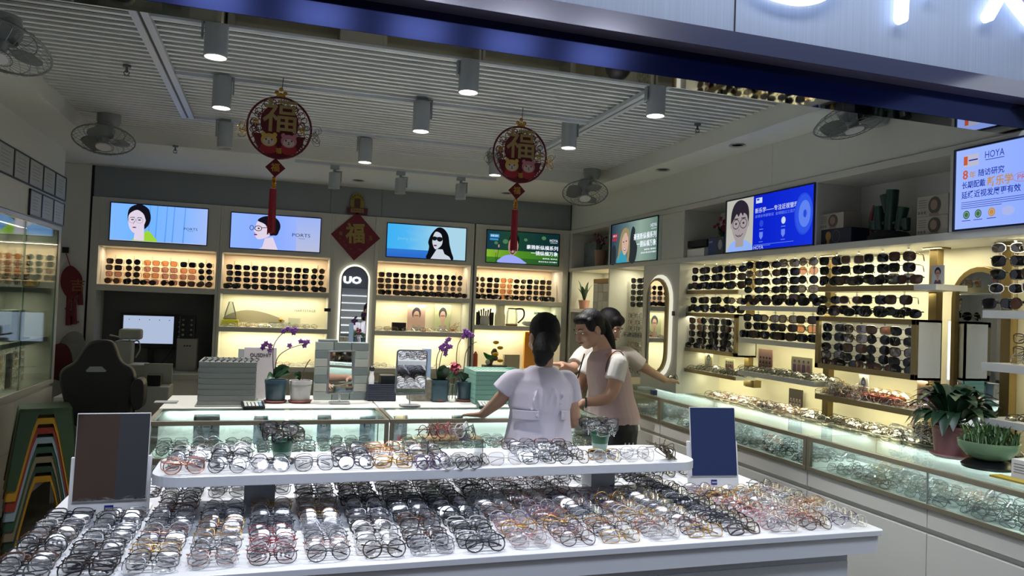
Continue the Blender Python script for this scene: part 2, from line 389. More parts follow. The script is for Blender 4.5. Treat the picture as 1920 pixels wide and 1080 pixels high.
for k in (1, 2, 3):
    x0, x1 = BX[k]; t = empty('wall_cabinet', ((x0+x1)/2, 7.4, 0), labs[k-1], 'cabinet', 'cabinet bays along the back wall')
    b = MB(); e0 = x0-.025 if k != 2 else x0-.035; e1 = x1+.025 if k != 1 else x1+.03
    if k == 3: e1 = 2.984
    b.bx(e0, x0, 7.4, 7.74, 0, 2.425).bx(x1, e1, 7.4, 7.74, 0, 2.425)
    b.bx(x0, x1, 7.4, 7.43, 1.995, 2.425).bx(x0, x1, 7.43, 7.74, 2.40, 2.425).bx(x0, x1, 7.43, 7.74, 1.995, 2.01).bx(x0, x1, 7.42, 7.74, 0, .60)
    b.build('body', M['cab'], t, bevel=.002)
    MB().bx(x0, x1, 7.735, 7.745, 1.66, 1.995).build('back_panel', MATS['warm_back_panel'], t)
    MB().bx(x0, x1, 7.735, 7.745, .60, 1.61).build('back_panel', M['backpanel'], t)
    for z in (1.66,)+SH[k]: MB().bx(x0, x1, 7.4, 7.735, z-.045, z).build('shelf', M['cab'], t, bevel=.002)
for k, (x0, x1) in enumerate(BX):
    light('AREA', 'bay_led', ((x0+x1)/2, 7.60, 1.99), 1.55, (1, .84, .60), x1-x0-.1, .03)
    if k: 
        light('AREA', 'bay_led', ((x0+x1)/2, 7.62, 1.607), 1.15, LG, x1-x0-.1, .03)
        light('AREA', 'bay_led', ((x0+x1)/2, 7.62, SH[k][0]-.05), 1.35, LG, x1-x0-.1, .03)
# mirror column between bays
b = MB(); c0, c1 = .55, .94
out = [(c0, 0), (c1, 0), (c1, 2.425), (c0, 2.425)]
struct(MB().bx(c0, c1, 7.41, 7.74, 0, 2.425).bx(c0-.002, c0, 7.405, 7.41, 0, 2.42).bx(c1, c1+.002, 7.405, 7.41, 0, 2.42), 'wall_back_pier', M['cab'])
def arch(x0, x1, z0, zt, n=14):
    r = (x1-x0)/2; cx = (x0+x1)/2; cz = zt-r
    return [(x0, z0)]+[(x1, z0)]+[(cx+r*math.cos(a), cz+r*math.sin(a)) for a in np.linspace(0, PI, n)]
XZ = Matrix(((1, 0, 0, 0), (0, 0, -1, 0), (0, 1, 0, 0), (0, 0, 0, 1)))     # polygon (x,z) -> wall facing -Y, thickness towards -Y
tm = empty('arched_mirror', (.76, 7.41, .9), 'arched halo-lit mirror between the two middle bays of the back wall', 'mirror')
MB().prism(arch(.615, .905, .92, 1.945), -7.405, -7.385, XZ).build('halo_lamp', glow('mirror_halo', 'fbf6d8', 1.6), tm)
MB().prism(arch(.632, .888, .94, 1.927), -7.385, -7.37, XZ).build('frame', M['bronze'], tm)
MB().prism(arch(.640, .880, .95, 1.918), -7.37, -7.366, XZ).build('glass', M['mirror'], tm)
# ------------------------------------------------------------------ right wall upper band with niches, and lower cabinet face
def rbx(b, y0, y1, z0, z1, x0=XR, x1=3.35): return b.bx(x0, x1, y0, y1, z0, z1)
t = empty('wall_cabinet', (3.1, 4.6, 1.98), 'long white upper cabinet run with open niches on the right wall', 'cabinet')
b = MB(); rbx(b, .7, 7.399, 2.385, 2.425); rbx(b, .7, 7.399, 1.985, 2.022)
for y0, y1 in ((6.36, 6.415), (5.07, 5.10), (4.51, 4.525), (3.60, 3.612), (2.68, 2.705), (7.33, 7.399), (.7, 1.55)): rbx(b, y0, y1, 2.022, 2.385)
b.bx(2.99, 3.0, 5.43, 5.48, 2.022, 2.385); b.bx(2.995, 3.03, 5.10, 5.46, 2.022, 2.385)
b.bx(3.30, 3.35, .7, 7.399, 2.022, 2.385)
b.build('body', M['cab'], t, bevel=.002)
# pier with the oval mirror, and full height side panels
struct(MB().bx(XR, 3.359, 5.115, 5.70, .98, 1.984), 'wall_right_pier', M['cab'])
struct(MB().bx(XR, 3.359, 6.375, 6.40, .98, 1.984).bx(3.0, 3.359, 7.33, 7.399, .98, 1.984), 'wall_right_fin', M['cab'])
# ------------------------------------------------------------------ right wall posts, shelves, framed boxes
for k, (yy, wh) in enumerate(((4.565, 'beside the oval mirror pier'), (3.765, 'between the two framed rack boxes'), (3.005, 'left of the tall arched mirror'), (2.60, 'right of the tall arched mirror'))):
    z0 = 1.10 if k == 0 else .985
    t = empty('shelf_post', (3.24, yy, z0), 'upright brushed gold post '+wh, 'post', 'gold shelf posts on the right wall')
    MB().bx(3.22, 3.262, yy-.025, yy+.025, z0, 1.975).build('post', M['gold'], t, bevel=.002)
    MB().bx(3.20, 3.28, yy-.05, yy+.05, 1.975, 1.984).build('cap_plate', M['bronze'], t)
    if k in (0, 1): MB().bx(3.20, 3.262, yy-.12, yy-.025, z0+(.0 if k == 0 else .12), z0+(.05 if k == 0 else .16)).build('foot', M['gold'], t)
SF = 3.05
SHELVES = [ # y0,y1,top z, thickness, bronze edge, wider white tongue
 ('A', 4.45, 5.11, 1.775, .03, 1, 'topmost shelf beside the oval mirror'), ('A', 4.45, 5.11, 1.155+.02, .025, 1, 'lowest wall shelf beside the oval mirror'),
 ('B', 3.66, 4.42, 1.665, .03, 0, 'middle section shelf under the tall rack'), ('B', 3.66, 4.42, 1.425+.02, .03, 0, 'middle section shelf under the short rack'), ('B', 3.66, 4.42, 1.215+.01, .03, 0, 'middle section shelf with propped group cards'),
 ('C', 2.93, 3.65, 1.785, .03, 1, 'topmost shelf left of the arched mirror'), ('C', 2.90, 3.65, 1.16, .03, 1, 'lowest wall shelf left of the arched mirror'),
 ('D', 1.75, 2.575, 1.665, .035, 0, 'topmost shelf right of the arched mirror'), ('D', 1.75, 2.575, 1.43, .035, 0, 'middle shelf right of the arched mirror'), ('D', 1.75, 2.575, 1.185, .03, 0, 'lowest shelf right of the arched mirror')]
for s, y0, y1, z, th, br, lb in SHELVES:
    t = empty('wall_shelf', (3.2, (y0+y1)/2, z-th), ('bronze-edged ' if br else 'white ')+lb, 'shelf', 'shelves on the right wall')
    MB().bx(SF+.01, 3.218, y0, y1, z-th, z).build('board', M['cab'], t)
    MB().bx(SF, SF+.01, y0, y1, z-th, z).build('edge', M['bronze'] if br else M['cab'], t)
for nm, y0, y1, z0, z1 in (('nearest the oval mirror', 4.45, 5.16, 1.31, 1.605), ('left of the long light strip', 2.94, 3.66, 1.31, 1.612)):
    t = empty('display_box', (3.2, (y0+y1)/2, z0), 'bronze-framed open display box of sunglasses '+nm, 'display box')
    w = .028
    b = MB().bx(SF, SF+.02, y0, y1, z1-w, z1).bx(SF, SF+.02, y0, y1, z0, z0+w).bx(SF, SF+.02, y0, y0+w, z0, z1).bx(SF, SF+.02, y1-w, y1, z0, z1)
    b.build('frame', M['bronze'], t, bevel=.001)
    b = MB().bx(SF+.02, 3.218, y0, y1, z1-.012, z1).bx(SF+.02, 3.218, y0, y1, z0, z0+.012).bx(SF+.02, 3.218, y0, y0+.012, z0, z1).bx(SF+.02, 3.218, y1-.012, y1, z0, z1).bx(3.212, 3.218, y0, y1, z0, z1)
    b.build('body', M['cab'], t)
    light('AREA', 'box_led', (3.09, (y0+y1)/2, z1-.02), .62, LG, .03, y1-y0-.1)
# recess leds
light('AREA', 'recess_led', (3.20, 3.9, 1.98), 4.6, LG, .04, 2.2); light('AREA', 'recess_led', (3.12, 2.15, 1.98), 2.4, LG, .04, .8)
light('AREA', 'recess_led', (3.2, 6.0, 1.98), 1.3, LG, .04, .6); light('AREA', 'recess_led', (3.2, 6.85, 1.98), 1.3, LG, .04, .6)
for y0, y1, z in ((4.48, 5.08, 1.74), (3.7, 4.4, 1.63), (3.0, 3.6, 1.75), (3.7, 4.4, 1.41), (3.7, 4.4, 1.19), (4.48, 5.08, 1.145), (3.0, 3.6, 1.125), (4.48, 5.1, 1.30), (3.0, 3.6, 1.30), (1.8, 2.5, 1.62), (1.8, 2.5, 1.39), (1.8, 2.5, 1.15)):
    light('AREA', 'shelf_led', (3.20, (y0+y1)/2, z), .42, (1, .94, .55), .03, y1-y0)
# oval mirror on its pier
def oval(yc, z0, z1, w, n=12):
    r = w/2; o = [(yc+r*math.cos(a), z1-r+r*math.sin(a)) for a in np.linspace(0, PI, n)]+[(yc+r*math.cos(a), z0+r+r*math.sin(a)) for a in np.linspace(PI, 2*PI, n)]
    return o
YZ = Matrix(((0, 0, -1, 0), (1, 0, 0, 0), (0, 1, 0, 0), (0, 0, 0, 1)))     # polygon (y,z), thickness towards -X
tm = empty('oval_mirror', (2.98, 5.40, 1.08), 'tall oval mirror with bronze rim and halo light on the white pier', 'mirror')
MB().prism(oval(5.40, 1.075, 1.90, .40), -2.984, -2.968, YZ).build('halo_lamp', glow('oval_halo', 'f6f3dc', .85), tm)
MB().prism(oval(5.40, 1.105, 1.873, .345), -2.968, -2.945, YZ).build('frame', M['bronze'], tm, bevel=.003)
MB().prism(oval(5.40, 1.127, 1.851, .30), -2.945, -2.941, YZ).build('glass', M['mirror'], tm)
tm = empty('arched_mirror', (3.3, 2.80, 1.0), 'tall gold-framed arched mirror between the two right-hand gold posts', 'mirror')
a0, a1 = 2.645, 2.965
aw = lambda i, zt: [(a0+i, .99)]+[(a1-i, .99)]+[((a0+a1)/2+((a1-a0)/2-i)*math.cos(a), zt-(a1-a0)/2+((a1-a0)/2-i)*math.sin(a)) for a in np.linspace(0, PI, 14)]
MB().prism(aw(0, 1.885), -3.355, -3.30, YZ).build('frame', M['gold'], tm, bevel=.003)
MB().prism(aw(.028, 1.885), -3.30, -3.296, YZ).build('glass', M['mirror'], tm)
tl = empty('light_strip', (3.3, 2.99, 1.32), 'upright glowing light strip beside the gold post', 'lamp')
pl = onX(1772, 655, 3.30)
MB().bx(3.33, 3.345, pl[1]-.01, pl[1]+.01, 1.31, 1.61).build('lamp_tube', glow('strip_glow', 'fff6da', 3), tl); MB().bx(3.345, 3.358, pl[1]-.03, pl[1]+.03, 1.29, 1.62).build('housing', M['white'], tl)
# ================================================================== counters
lab = ['far end of the long right-wall glass counter, behind the staff', 'middle glass counter unit along the right wall', 'near glass counter unit of the right wall, carrying the potted plants']
tray = mat('white_tray', 'eef2ee', .4)
for k, (y1, y0) in enumerate(((5.76, 4.853), (4.847, 3.288), (3.282, 1.15))):
    t = empty('display_counter', (2.95, (y0+y1)/2, 0), lab[k], 'counter', 'glass display counters')
    b = MB().bx(2.725, 3.355, y0, y1, .08, .695).bx(2.725, 3.355, y0, y1, .715, .80).bx(2.735, 3.355, y0, y1, .695, .715).bx(2.78, 3.355, y0, y1, 0, .08)
    b.bx(3.155, 3.355, y0, y1, .80, .978); b.build('body', M['cab'], t, bevel=.002)
    n = 1 if k < 2 else 3; yy = np.linspace(y0, y1, n+1) if k < 2 else [1.15, 1.86, 2.53, 3.282]
    for a, c in zip(yy[:-1], yy[1:]):
        MB().bx(2.712, 2.7245, a+.002, c-.002, .72, .80).build('drawer', M['cab'], t, bevel=.0015)
        MB().bx(2.712, 2.7245, a+.002, c-.002, .09, .695).build('door', M['cab'], t, bevel=.0015)
    w = .022
    b = MB().bx(2.70, 2.70+w, y0, y1, .957, .979).bx(2.70, 2.70+w, y0, y1, .802, .824).bx(2.70, 2.70+w, y0, y0+w, .824, .957).bx(2.70, 2.70+w, y1-w, y1, .824, .957)
    b.build('frame', M['champ'], t, bevel=.0015)
    b = MB().bx(2.706, 2.711, y0+w, y1-w, .824, .957); g = b.build('front_glass', M['glassg'], t)
    MB().bx(2.722, 3.155, y0+.002, y1-.002, .973, .981).build('glass_top', M['glassg'], t)
    if k == 2: MB().bx(2.7055, 2.7115, 2.528, 2.532, .824, .957).build('glass_joint', M['greyp'], t)
    MB().bx(2.723, 3.154, y0+.003, y1-.003, .803, .812).build('tray', tray, t)
    light('AREA', 'case_led', (3.13, (y0+y1)/2, .965), 1.6*(y1-y0), LC, .03, y1-y0-.06, rot=(0, .25, 0))
# front counter, two units
lab2 = ['glass counter left unit, carrying the tray stack and orchids', 'glass counter right unit, where the woman in the lilac coat leans']
for k, (x0, x1) in enumerate(((-.545, .617), (.623, 1.85))):
    t = empty('display_counter', ((x0+x1)/2, 4.4, 0), lab2[k], 'counter', 'glass display counters')
    b = MB().bx(x0, x1, 3.985, 4.95, .08, .78).bx(x0+.04, x1-.04, 4.04, 4.9, 0, .08).bx(x0, x1, 4.39, 4.95, .78, .983)
    b.build('body', M['cab'], t, bevel=.002)
    for a, c in ((x0, (x0+x1)/2), ((x0+x1)/2, x1)): MB().bx(a+.003, c-.003, 3.972, 3.984, .10, .77).build('door', M['cab'], t, bevel=.0015)
    w = .022
    b = MB().bx(x0, x1, 3.96, 3.96+w, .958, .98).bx(x0, x1, 3.96, 3.96+w, .782, .802).bx(x0, x0+w, 3.96, 3.96+w, .802, .958).bx(x1-w, x1, 3.96, 3.96+w, .802, .958)
    b.bx(x0, x0+w, 3.982, 4.39, .958, .98).bx(x1-w, x1, 3.982, 4.39, .958, .98); b.build('frame', M['champ'], t, bevel=.0015)
    MB().bx(x0+w, x1-w, 3.966, 3.971, .802, .958).build('front_glass', M['glassg'], t)
    MB().bx(x0+w, x1-w, 3.982, 4.388, .974, .98).build('glass_top', M['glassg'], t)
    MB().bx(x0+.003, x1-.003, 3.984, 4.388, .781, .79).build('tray', tray, t)
    light('AREA', 'case_led', ((x0+x1)/2, 4.37, .966), 2.3, LC, x1-x0-.08, .02, rot=(.25, 0, 0))
# ================================================================== central display table with raised tier
TZ = .82
t = empty('display_table', (.76, 2.85, 0), 'large white display table covered in rows of eyeglasses', 'table')
MB().rbox(-.70, 2.215, 2.25, 3.50, .80, TZ, .02).build('tabletop', M['tablew'], t, bevel=.002)
MB().rbox(-.69, 2.205, 2.262, 3.49, .735, .80, .02).build('apron', M['tablew'], t)
b = MB().bx(-.56, 2.10, 2.31, 3.36, .06, .735); b.build('base', M['tablew'], t, bevel=.003)
for a, c in ((-.55, .35), (.353, .735), (.738, 1.30), (1.303, 2.095)): MB().bx(a, c-.003, 2.30, 2.31, .08, .70).build('door', M['tablew'], t, bevel=.001)
MB().bx(-.52, 2.06, 2.35, 3.32, 0, .06).build('kick_plate', M['cabdark'], t)
t = empty('display_riser', (.67, 2.9, TZ), 'raised white shelf with rounded ends on the display table', 'shelf')
TI = .99
MB().prism(rrect(-.36, 1.72, 2.715, 3.10, .10, 8), TI-.035, TI).build('shelf', M['tablew'], t, bevel=.002)
for x in (-.01, 1.385): MB().bx(x-.055, x+.055, 2.95, 3.05, TZ, TI-.035).build('leg', M['tablew'], t)
# ================================================================== left wall display cabinet
t = empty('display_cabinet', (-1.77, 5.6, 0), 'white wall cabinet with sliding glass doors on the left wall', 'cabinet')
b = MB().bx(-1.95, -1.615, 4.0, 6.70, .10, .84).bx(-1.95, -1.6, 4.0, 6.72, .86, .895).bx(-1.95, -1.6, 4.0, 6.72, 2.055, 2.085)
b.bx(-1.95, -1.6, 6.655, 6.72, .895, 2.055).bx(-1.95, -1.94, 4.0, 6.66, .895, 2.055).bx(-1.95, -1.615, 4.0, 6.68, .84, .86); b.build('body', M['cab'], t, bevel=.002)
for z in (1.60, 1.225): MB().bx(-1.94, -1.64, 4.0, 6.655, z-.035, z).build('shelf', M['cab'], t, bevel=.001)
for a, c in ((4.0, 4.9), (4.9, 5.8), (5.8, 6.70)):
    MB().bx(-1.612, -1.60, a+.003, c-.003, .52, .838).build('drawer', M['cab'], t, bevel=.0015)
    MB().bx(-1.612, -1.60, a+.003, c-.003, .11, .505).build('door', M['cab'], t, bevel=.0015)
for a, c, x in ((4.0, 5.02, -1.609), (4.97, 5.90, -1.616), (5.86, 6.655, -1.609)):
    d = MB().bx(x, x+.005, a, c, .897, 2.05).build('sliding_door', M['glassg'], t)
    MB().bx(x-.001, x+.006, c-.006, c, .897, 2.05).build('edge_seal', mat('green_glass_edge', '5f7a70', .3), d)
for z, e in ((2.05, 2.8), (1.56, 2.6), (1.185, 2.6)): light('AREA', 'cabinet_led', (-1.80, 5.3, z), e, (1, .90, .66), .03, 2.5)
struct(MB().bx(-1.949, -1.6, 3.2, 6.72, 2.088, 2.70), 'wall_left_upper', M['wall'])
# framed certificates
paper = mat('certificate_paper', 'b9bdbb', .5, noise=.05, nscale=9); fr = mat('dark_grey_frame', '34373c', .4)
ink = mat('faint_certificate_ink', '8f97a6', .7)
rows = [(2.29, 2.478, [4.86, 5.17, 5.48, 5.795, 6.12, 6.43, 6.735], 'upper'), (2.092, 2.272, [5.84, 6.12, 6.42, 6.72], 'lower')]
for z0, z1, ys, rn in rows:
    for i, (a, c) in enumerate(zip(ys[:-1], ys[1:])):
        t = empty('framed_certificate', (-1.6, (a+c)/2, z0), 'dark-framed certificate, %s counting from the back wall in the %s row on the left wall' % (ORD[len(ys)-2-i], rn), 'certificate', 'framed certificates on the left wall')
        w = .009
        MB().bx(-1.598, -1.585, a, c, z0, z0+w).bx(-1.598, -1.585, a, c, z1-w, z1).bx(-1.598, -1.585, a, a+w, z0, z1).bx(-1.598, -1.585, c-w, c, z0, z1).build('frame', fr, t)
        b = MB().bx(-1.598, -1.590, a+w, c-w, z0+w, z1-w); b.mi(1)
        for q in range(5): zz = z1-.045-q*.022; b.bx(-1.590, -1.5895, a+.06+random.random()*.03, c-.06-random.random()*.04, zz, zz+.004)
        b.build('paper', [paper, ink], t)
# ================================================================== corner work area, chair, stools
t = empty('desk', (-1.0, 7.2, 0), 'pale desk in the dark alcove under the first sunglasses bay', 'desk')
MB().bx(-1.50, -.53, 7.05, 7.73, .86, .90).build('desktop', mat('desk_top', 'a9a9a3', .4), t)
MB().bx(-1.50, -1.46, 7.08, 7.7, 0, .86).build('side_panel', M['cab'], t); MB().bx(-.57, -.53, 7.08, 7.7, 0, .86).build('side_panel', M['cab'], t)
MB().bx(-1.46, -.57, 7.10, 7.16, .70, .86).build('drawer', M['cab'], t)
# TV / monitor
t = empty('monitor', (-1.08, 7.66, .90), 'flat screen monitor showing a pale blue page on the alcove wall', 'monitor')
MB().bx(-1.31, -.79, 7.66, 7.70, 1.085, 1.40).build('casing', M['black'], t, bevel=.004)
b = MB(); a = Art(b, (-1.285, 7.657, 1.125), (1, 0, 0), (0, 0, 1)); a.rect(0, 0, 0, .425, .255)
for u in (.045, .13, .215, .30, .385): a.rect(1, u, .215, u+.006, .223)
b.build('screen', [glow('monitor_page', 'b9c9e6', .85), M['blackm']], t)
MB().bx(-1.07, -1.03, 7.68, 7.71, .90, 1.10).build('stand', M['black'], t); 
b = MB(); a = Art(b, (-.845, 7.657, 1.13), (1, 0, 0), (0, 0, 1))
for q in range(5): a.ell(0, .03, .02+q*.045, .006, .006, 8)
b.build('button', M['greyp'], t)
t = empty('machine', (-.72, 7.5, 1.19), 'black perforated box standing on the white cabinet beside the monitor', 'machine')
MB().rbox(-.785, -.655, 7.42, 7.55, 1.19, 1.40, .01).build('casing', M['black'], t, bevel=.003)
for r_ in range(4):
    for c_ in range(2): MB().ball((-.755+c_*.07, 7.418, 1.225+r_*.045), (.012, .004, .011), 8, 4).build('knob', M['cabdark'], t, smooth=True)
t = empty('equipment_box', (-.72, 7.5, .90), 'plain white equipment box on the desk under the black machine', 'box')
MB().rbox(-.80, -.63, 7.40, 7.58, .90, 1.19, .01).build('casing', mat('shaded_equipment_white', '8e8e8a', .45), t, bevel=.003)  # white casing greyed: the alcove's shade is put into the colour
b = MB(); a = Art(b, (-.74, 7.399, 1.12), (1, 0, 0), (0, 0, 1)); a.text(0, '■ ■ ■', 0, 0, .012, .06); b.build('logo', M['blackm'], t)
t = tag(MB().bx(-.60, -.56, 7.3, 7.38, .90, .93).build('tape_roll', M['white']), 'small white block at the desk edge by the white equipment box', 'block')
b = MB().tube(ospline([(-.86, 7.62, 1.10), (-.90, 7.5, 1.0), (-.98, 7.4, .92), (-1.2, 7.38, .915), (-1.3, 7.45, .92)], 5), .006, 6)
tag(b.build('cable', M['blackm'], smooth=True), 'black cable hanging from the monitor to the desk', 'cable')
t = empty('lens_meter', (-1.2, 6.9, .90), 'white optical bench instrument with chin rest in the alcove', 'instrument')
def at(p, Y): return onY(*p, Y)
q = lambda x, y: at((x, y), 6.95)
MB().box((q(245, 690)[0], 6.95, .95), (.26, .22, .10)).build('base', mat('shaded_instrument_white', '8f918e', .45), t, bevel=.01)  # white instrument and tray unit, darkened in colour for the shade here
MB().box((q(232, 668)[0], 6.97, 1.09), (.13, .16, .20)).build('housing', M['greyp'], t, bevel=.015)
MB().box((q(246, 635)[0], 6.93, 1.245), (.17, .12, .09)).build('head', mat('shaded_instrument_white', '8f918e', .45), t, bevel=.02)
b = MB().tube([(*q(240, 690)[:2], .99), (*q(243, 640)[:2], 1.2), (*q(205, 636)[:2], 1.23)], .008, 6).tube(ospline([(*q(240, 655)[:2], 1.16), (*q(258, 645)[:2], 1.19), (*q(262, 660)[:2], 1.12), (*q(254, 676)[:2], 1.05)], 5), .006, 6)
b.build('arm', mat('shaded_instrument_white', '8f918e', .45), t, smooth=True)
# printer-like white tray unit with black box
q = lambda x, y: at((x, y), 6.6)
t = empty('printer', (q(293, 700)[0], 6.6, .55), 'low white tray unit behind the gaming chair', 'printer')
x0, x1 = q(262, 700)[0], q(322, 700)[0]
MB().bx(x0, x1, 6.46, 6.75, .55, q(290, 722)[2]).build('casing', mat('shaded_instrument_white', '8f918e', .45), t, bevel=.01)
MB().bx(x0+.01, x1-.01, 6.72, 6.74, q(290, 722)[2], q(290, 684)[2]).build('lid', mat('shaded_instrument_white', '8f918e', .45), t, bevel=.004)
MB().bx(q(279, 700)[0], q(304, 700)[0], 6.52, 6.66, q(290, 721)[2], q(290, 702)[2]).build('slot_box', M['black'], t)
tag(MB().bx(x0-.0, x1+.05, 6.42, 6.9, 0, .549).build('side_cabinet', mat('shade_grey_laminate', '8a8a86', .5), bevel=.003), 'white low cabinet carrying the tray unit behind the chair', 'cabinet')  # white cabinet with the shade behind the chair mixed into its grey
# gaming chair
cy = 5.80; q = lambda x, y: at((x, y), cy); cx = q(195, 700)[0]
t = empty('gaming_chair', (cx, cy, 0), 'black high-backed gaming chair with a pale slot, back to the counter', 'chair')
outl = [(160, 650), (172, 640), (195, 637), (212, 641), (220, 655), (224, 668), (232, 680), (248, 690), (254, 705), (252, 730), (246, 760), (240, 800), (150, 800), (128, 770), (118, 735), (113, 705), (120, 690), (140, 678), (150, 665)]
P2 = spline([(q(*p)[0]-cx, q(*p)[2]) for p in outl], 4)
b = MB(); b.prism(P2, -.05, .05, XZ); o = b.build('backrest', mat('black_chair_leather', '0b0b0e', .5), t, local=True, bevel=.03); o.location = (0, 0, 0)
h0 = q(180, 690); 
b = MB(); b.prism([(q(*p)[0]-cx, q(*p)[2]) for p in ((164, 694), (172, 686), (194, 686), (203, 694), (200, 696), (167, 696))], .051, .056, XZ); b.build('pillow_slot', M['greyp'], t, local=True)
b = MB().box((0, .28, .48), (.50, .50, .10)); b.build('seat', MATS['black_chair_leather'], t, local=True, bevel=.03)
ax = q(262, 730)[0]-cx
b = MB(); b.prism(spline([(q(*p)[0]-cx, q(*p)[2]) for p in ((258, 708), (272, 712), (274, 735), (270, 760), (255, 765), (248, 745), (250, 720))], 3), -.06, .10, XZ); b.build('armrest', MATS['black_chair_leather'], t, local=True, bevel=.015)
b = MB(); b.box((-.30, .2, .66), (.07, .28, .05)).box((-.30, .2, .56), (.03, .06, .16)); b.build('armrest', MATS['black_chair_leather'], t, local=True, bevel=.012)
b = MB(); b.cone((0, .25, .10), (0, .25, .44), .03, .03, 12)
for k in range(5): a = 2*PI*k/5; b.cone((0, .25, .10), (.25*math.cos(a), .25+.25*math.sin(a), .07), .03, .02, 8)
b.build('base', M['black'], t, local=True)
for k in range(5): a = 2*PI*k/5; MB().cone((.25*math.cos(a)-.012, .25+.25*math.sin(a), .03), (.25*math.cos(a)+.012, .25+.25*math.sin(a), .03), .03, .03, 12).build('caster', M['black'], t, local=True)
# stacked plastic stools
def stool_mb(h=.47, wt=.135, wb=.19):
    b = MB(); th = .008
    top = rrect(-wt, wt, -wt, wt, .035, 4); b.prism(top, h-th, h); b.prism(rrect(-wt-.004, wt+.004, -wt-.004, wt+.004, .038, 4), h-.035, h-th)
    for sx, sy in ((-1, -1), (1, -1), (1, 1), (-1, 1)):      # corner legs: L-section flaring down
        for (dx, dy) in ((0, 1), (1, 0)):
            a0, a1 = wt+.004, wb
            l = .085; lb = .055
            p = []
            for z, a, ll in ((h-.02, a0, l+.02), (h-.13, a0+(a1-a0)*.25, l), (0, a1, lb)):
                e = Vector((sx*a, sy*a, z)); f = Vector((sx*(a-(ll if dx else 0)), sy*(a-(ll if dy else 0)), z)); p += [e, f]
            inw = Vector((0 if dx else -sx*th, 0 if dy else -sy*th, 0)) if False else Vector((-sx*th*dy, -sy*th*dx, 0))
            vs = [tuple(v) for v in p]+[tuple(v+inw) for v in p]
            fs = [(0, 1, 3, 2), (2, 3, 5, 4), (6, 8, 9, 7), (8, 10, 11, 9), (0, 2, 8, 6), (2, 4, 10, 8), (1, 7, 9, 3), (3, 9, 11, 5), (4, 5, 11, 10), (0, 6, 7, 1)]
            b.add(vs, fs)
    return b
cols = [('dark yellow', '9c7414'), ('dark green', '243a2c'), ('beige', '746c56'), ('green', '264836'), ('pale blue', '7f929c'), ('red', '7e2a1e'), ('yellow', 'a47e1a'), ('dark green', '2c4228')]
names = ['lowest stool of the stack', 'second stool from the bottom of the stack', 'third stool from the bottom of the stack', 'fourth stool from the bottom of the stack', 'stool in the middle of the stack under the red one', 'stool just above the pale blue one in the stack', 'stool under the topmost one of the stack', 'topmost stool of the stack beside the glass cabinet']
sx, sy = -1.30, 5.30
for k, (cn, hx) in enumerate(cols):
    sb = stool_mb(); o = sb.build('plastic_stool', mat('stool_'+cn.replace(' ', '_')+str(k), hx, .35), smooth=False, local=True)
    o.location = (sx, sy, k*.058); o.rotation_euler = (0, 0, .30); tag(o, cn+' plastic '+names[k], 'stool', 'stacked plastic stools')
o = stool_mb(.40, .12, .155).build('plastic_stool', mat('stool_teal', '2f5660', .35), local=True); pz = onZ(1640, 1082, .40); o.location = (2.46, pz[1]-.02, 0); tag(o, 'teal plastic stool on the floor beside the display table', 'stool')
# small side table with box behind the stools
q = lambda x, y: at((x, y), 6.45)
xa, xb = q(105, 740)[0], q(166, 740)[0]
t = empty('side_table', ((xa+xb)/2, 6.45, 0), 'small white side table behind the stool stack', 'table')
MB().bx(xa, xb, 6.38, 6.64, .76, .79).build('tabletop', M['white'], t, bevel=.003)
for a in (xa+.02, xb-.02):
    for c in (6.40, 6.62): MB().bx(a-.012, a+.012, c-.012, c+.012, 0, .76).build('leg', M['white'], t)
o = tag(MB().bx(xb-.16, xb-.02, 6.42, 6.58, .60, .74).bx(xb-.155, xb-.025, 6.43, 6.57, .5995, .60).build('carton', mat('grey_carton', '8b8d8f', .6)), 'grey carton under the small side table', 'box')
# ================================================================== ceiling fixtures
def spot_thing(x, y, zb, label, lit=True, rail=2.80, r=.05, h=.175, side=-1, group='track spotlights under the slatted ceiling'):
    t = empty('track_spotlight', (x, y, rail), label, 'spotlight', group)
    b = MB(); b.lathe([(r*.90, .028), (r*.91, 0), (r, .004), (r, h-.006), (r*.94, h), (.0001, h)], (x, y, zb), 24, cap=False)
    b.build('housing', mat('spot_housing', 'aeb4ba', .4), t, smooth=True)
    b = MB(); b.lathe([(r*.90, .004), (r*.6, .010), (.0001, .012)], (x, y, zb), 24, cap=False); b.build('lamp', M['lampface'] if lit else mat('unlit_lamp', '9aa09a', .2), t, smooth=True)
    b = MB(); b.box((x+side*(r+.008), y, zb+h*.75), (.008, .028, h*.6)).box((x+side*(r+.008)/2, y, zb+h+.012), (r+.02, .024, .008)); b.cone((x, y, zb+h+.008), (x, y, rail-.03), .012, .012, 10)
    b.build('bracket', mat('spot_bracket', '969ca2', .4), t)
    MB().box((x, y, rail-.018), (.07, .036, .034)).build('adapter', MATS['spot_bracket'], t, bevel=.002)
    return t
PX = [(404, 108), (415, 203), (421, 278), (684, 305), (789, 247), (878, 174), (1229, 218), (1066, 278), (928, 329)]
SL = ['lit spotlight at the upper left, nearest the shop-front header', 'lit spotlight behind the upper-left one, on the second rail', 'unlit spotlight near the left fan and the round medallion', 'lit spotlight above the arched mirror on the third rail', 'lit spotlight between the two hanging medallions, second rail', 'lit spotlight in the middle of the front rail', 'lit spotlight at the right end of the front rail', 'lit spotlight right of the second medallion', 'lit spotlight half hidden behind the right medallion']
for (x, y), (px_, py_), on, sl, sd_ in zip(SPOTS, PX, LIT, SL, (-1, 1, -1, -1, 1, -1, -1, 1, -1)):
    P = onY(px_, py_, y); spot_thing(P[0], y, P[2], 'white cylindrical '+sl, bool(on), 2.805 if on or y > 0 else 2.8, side=sd_)
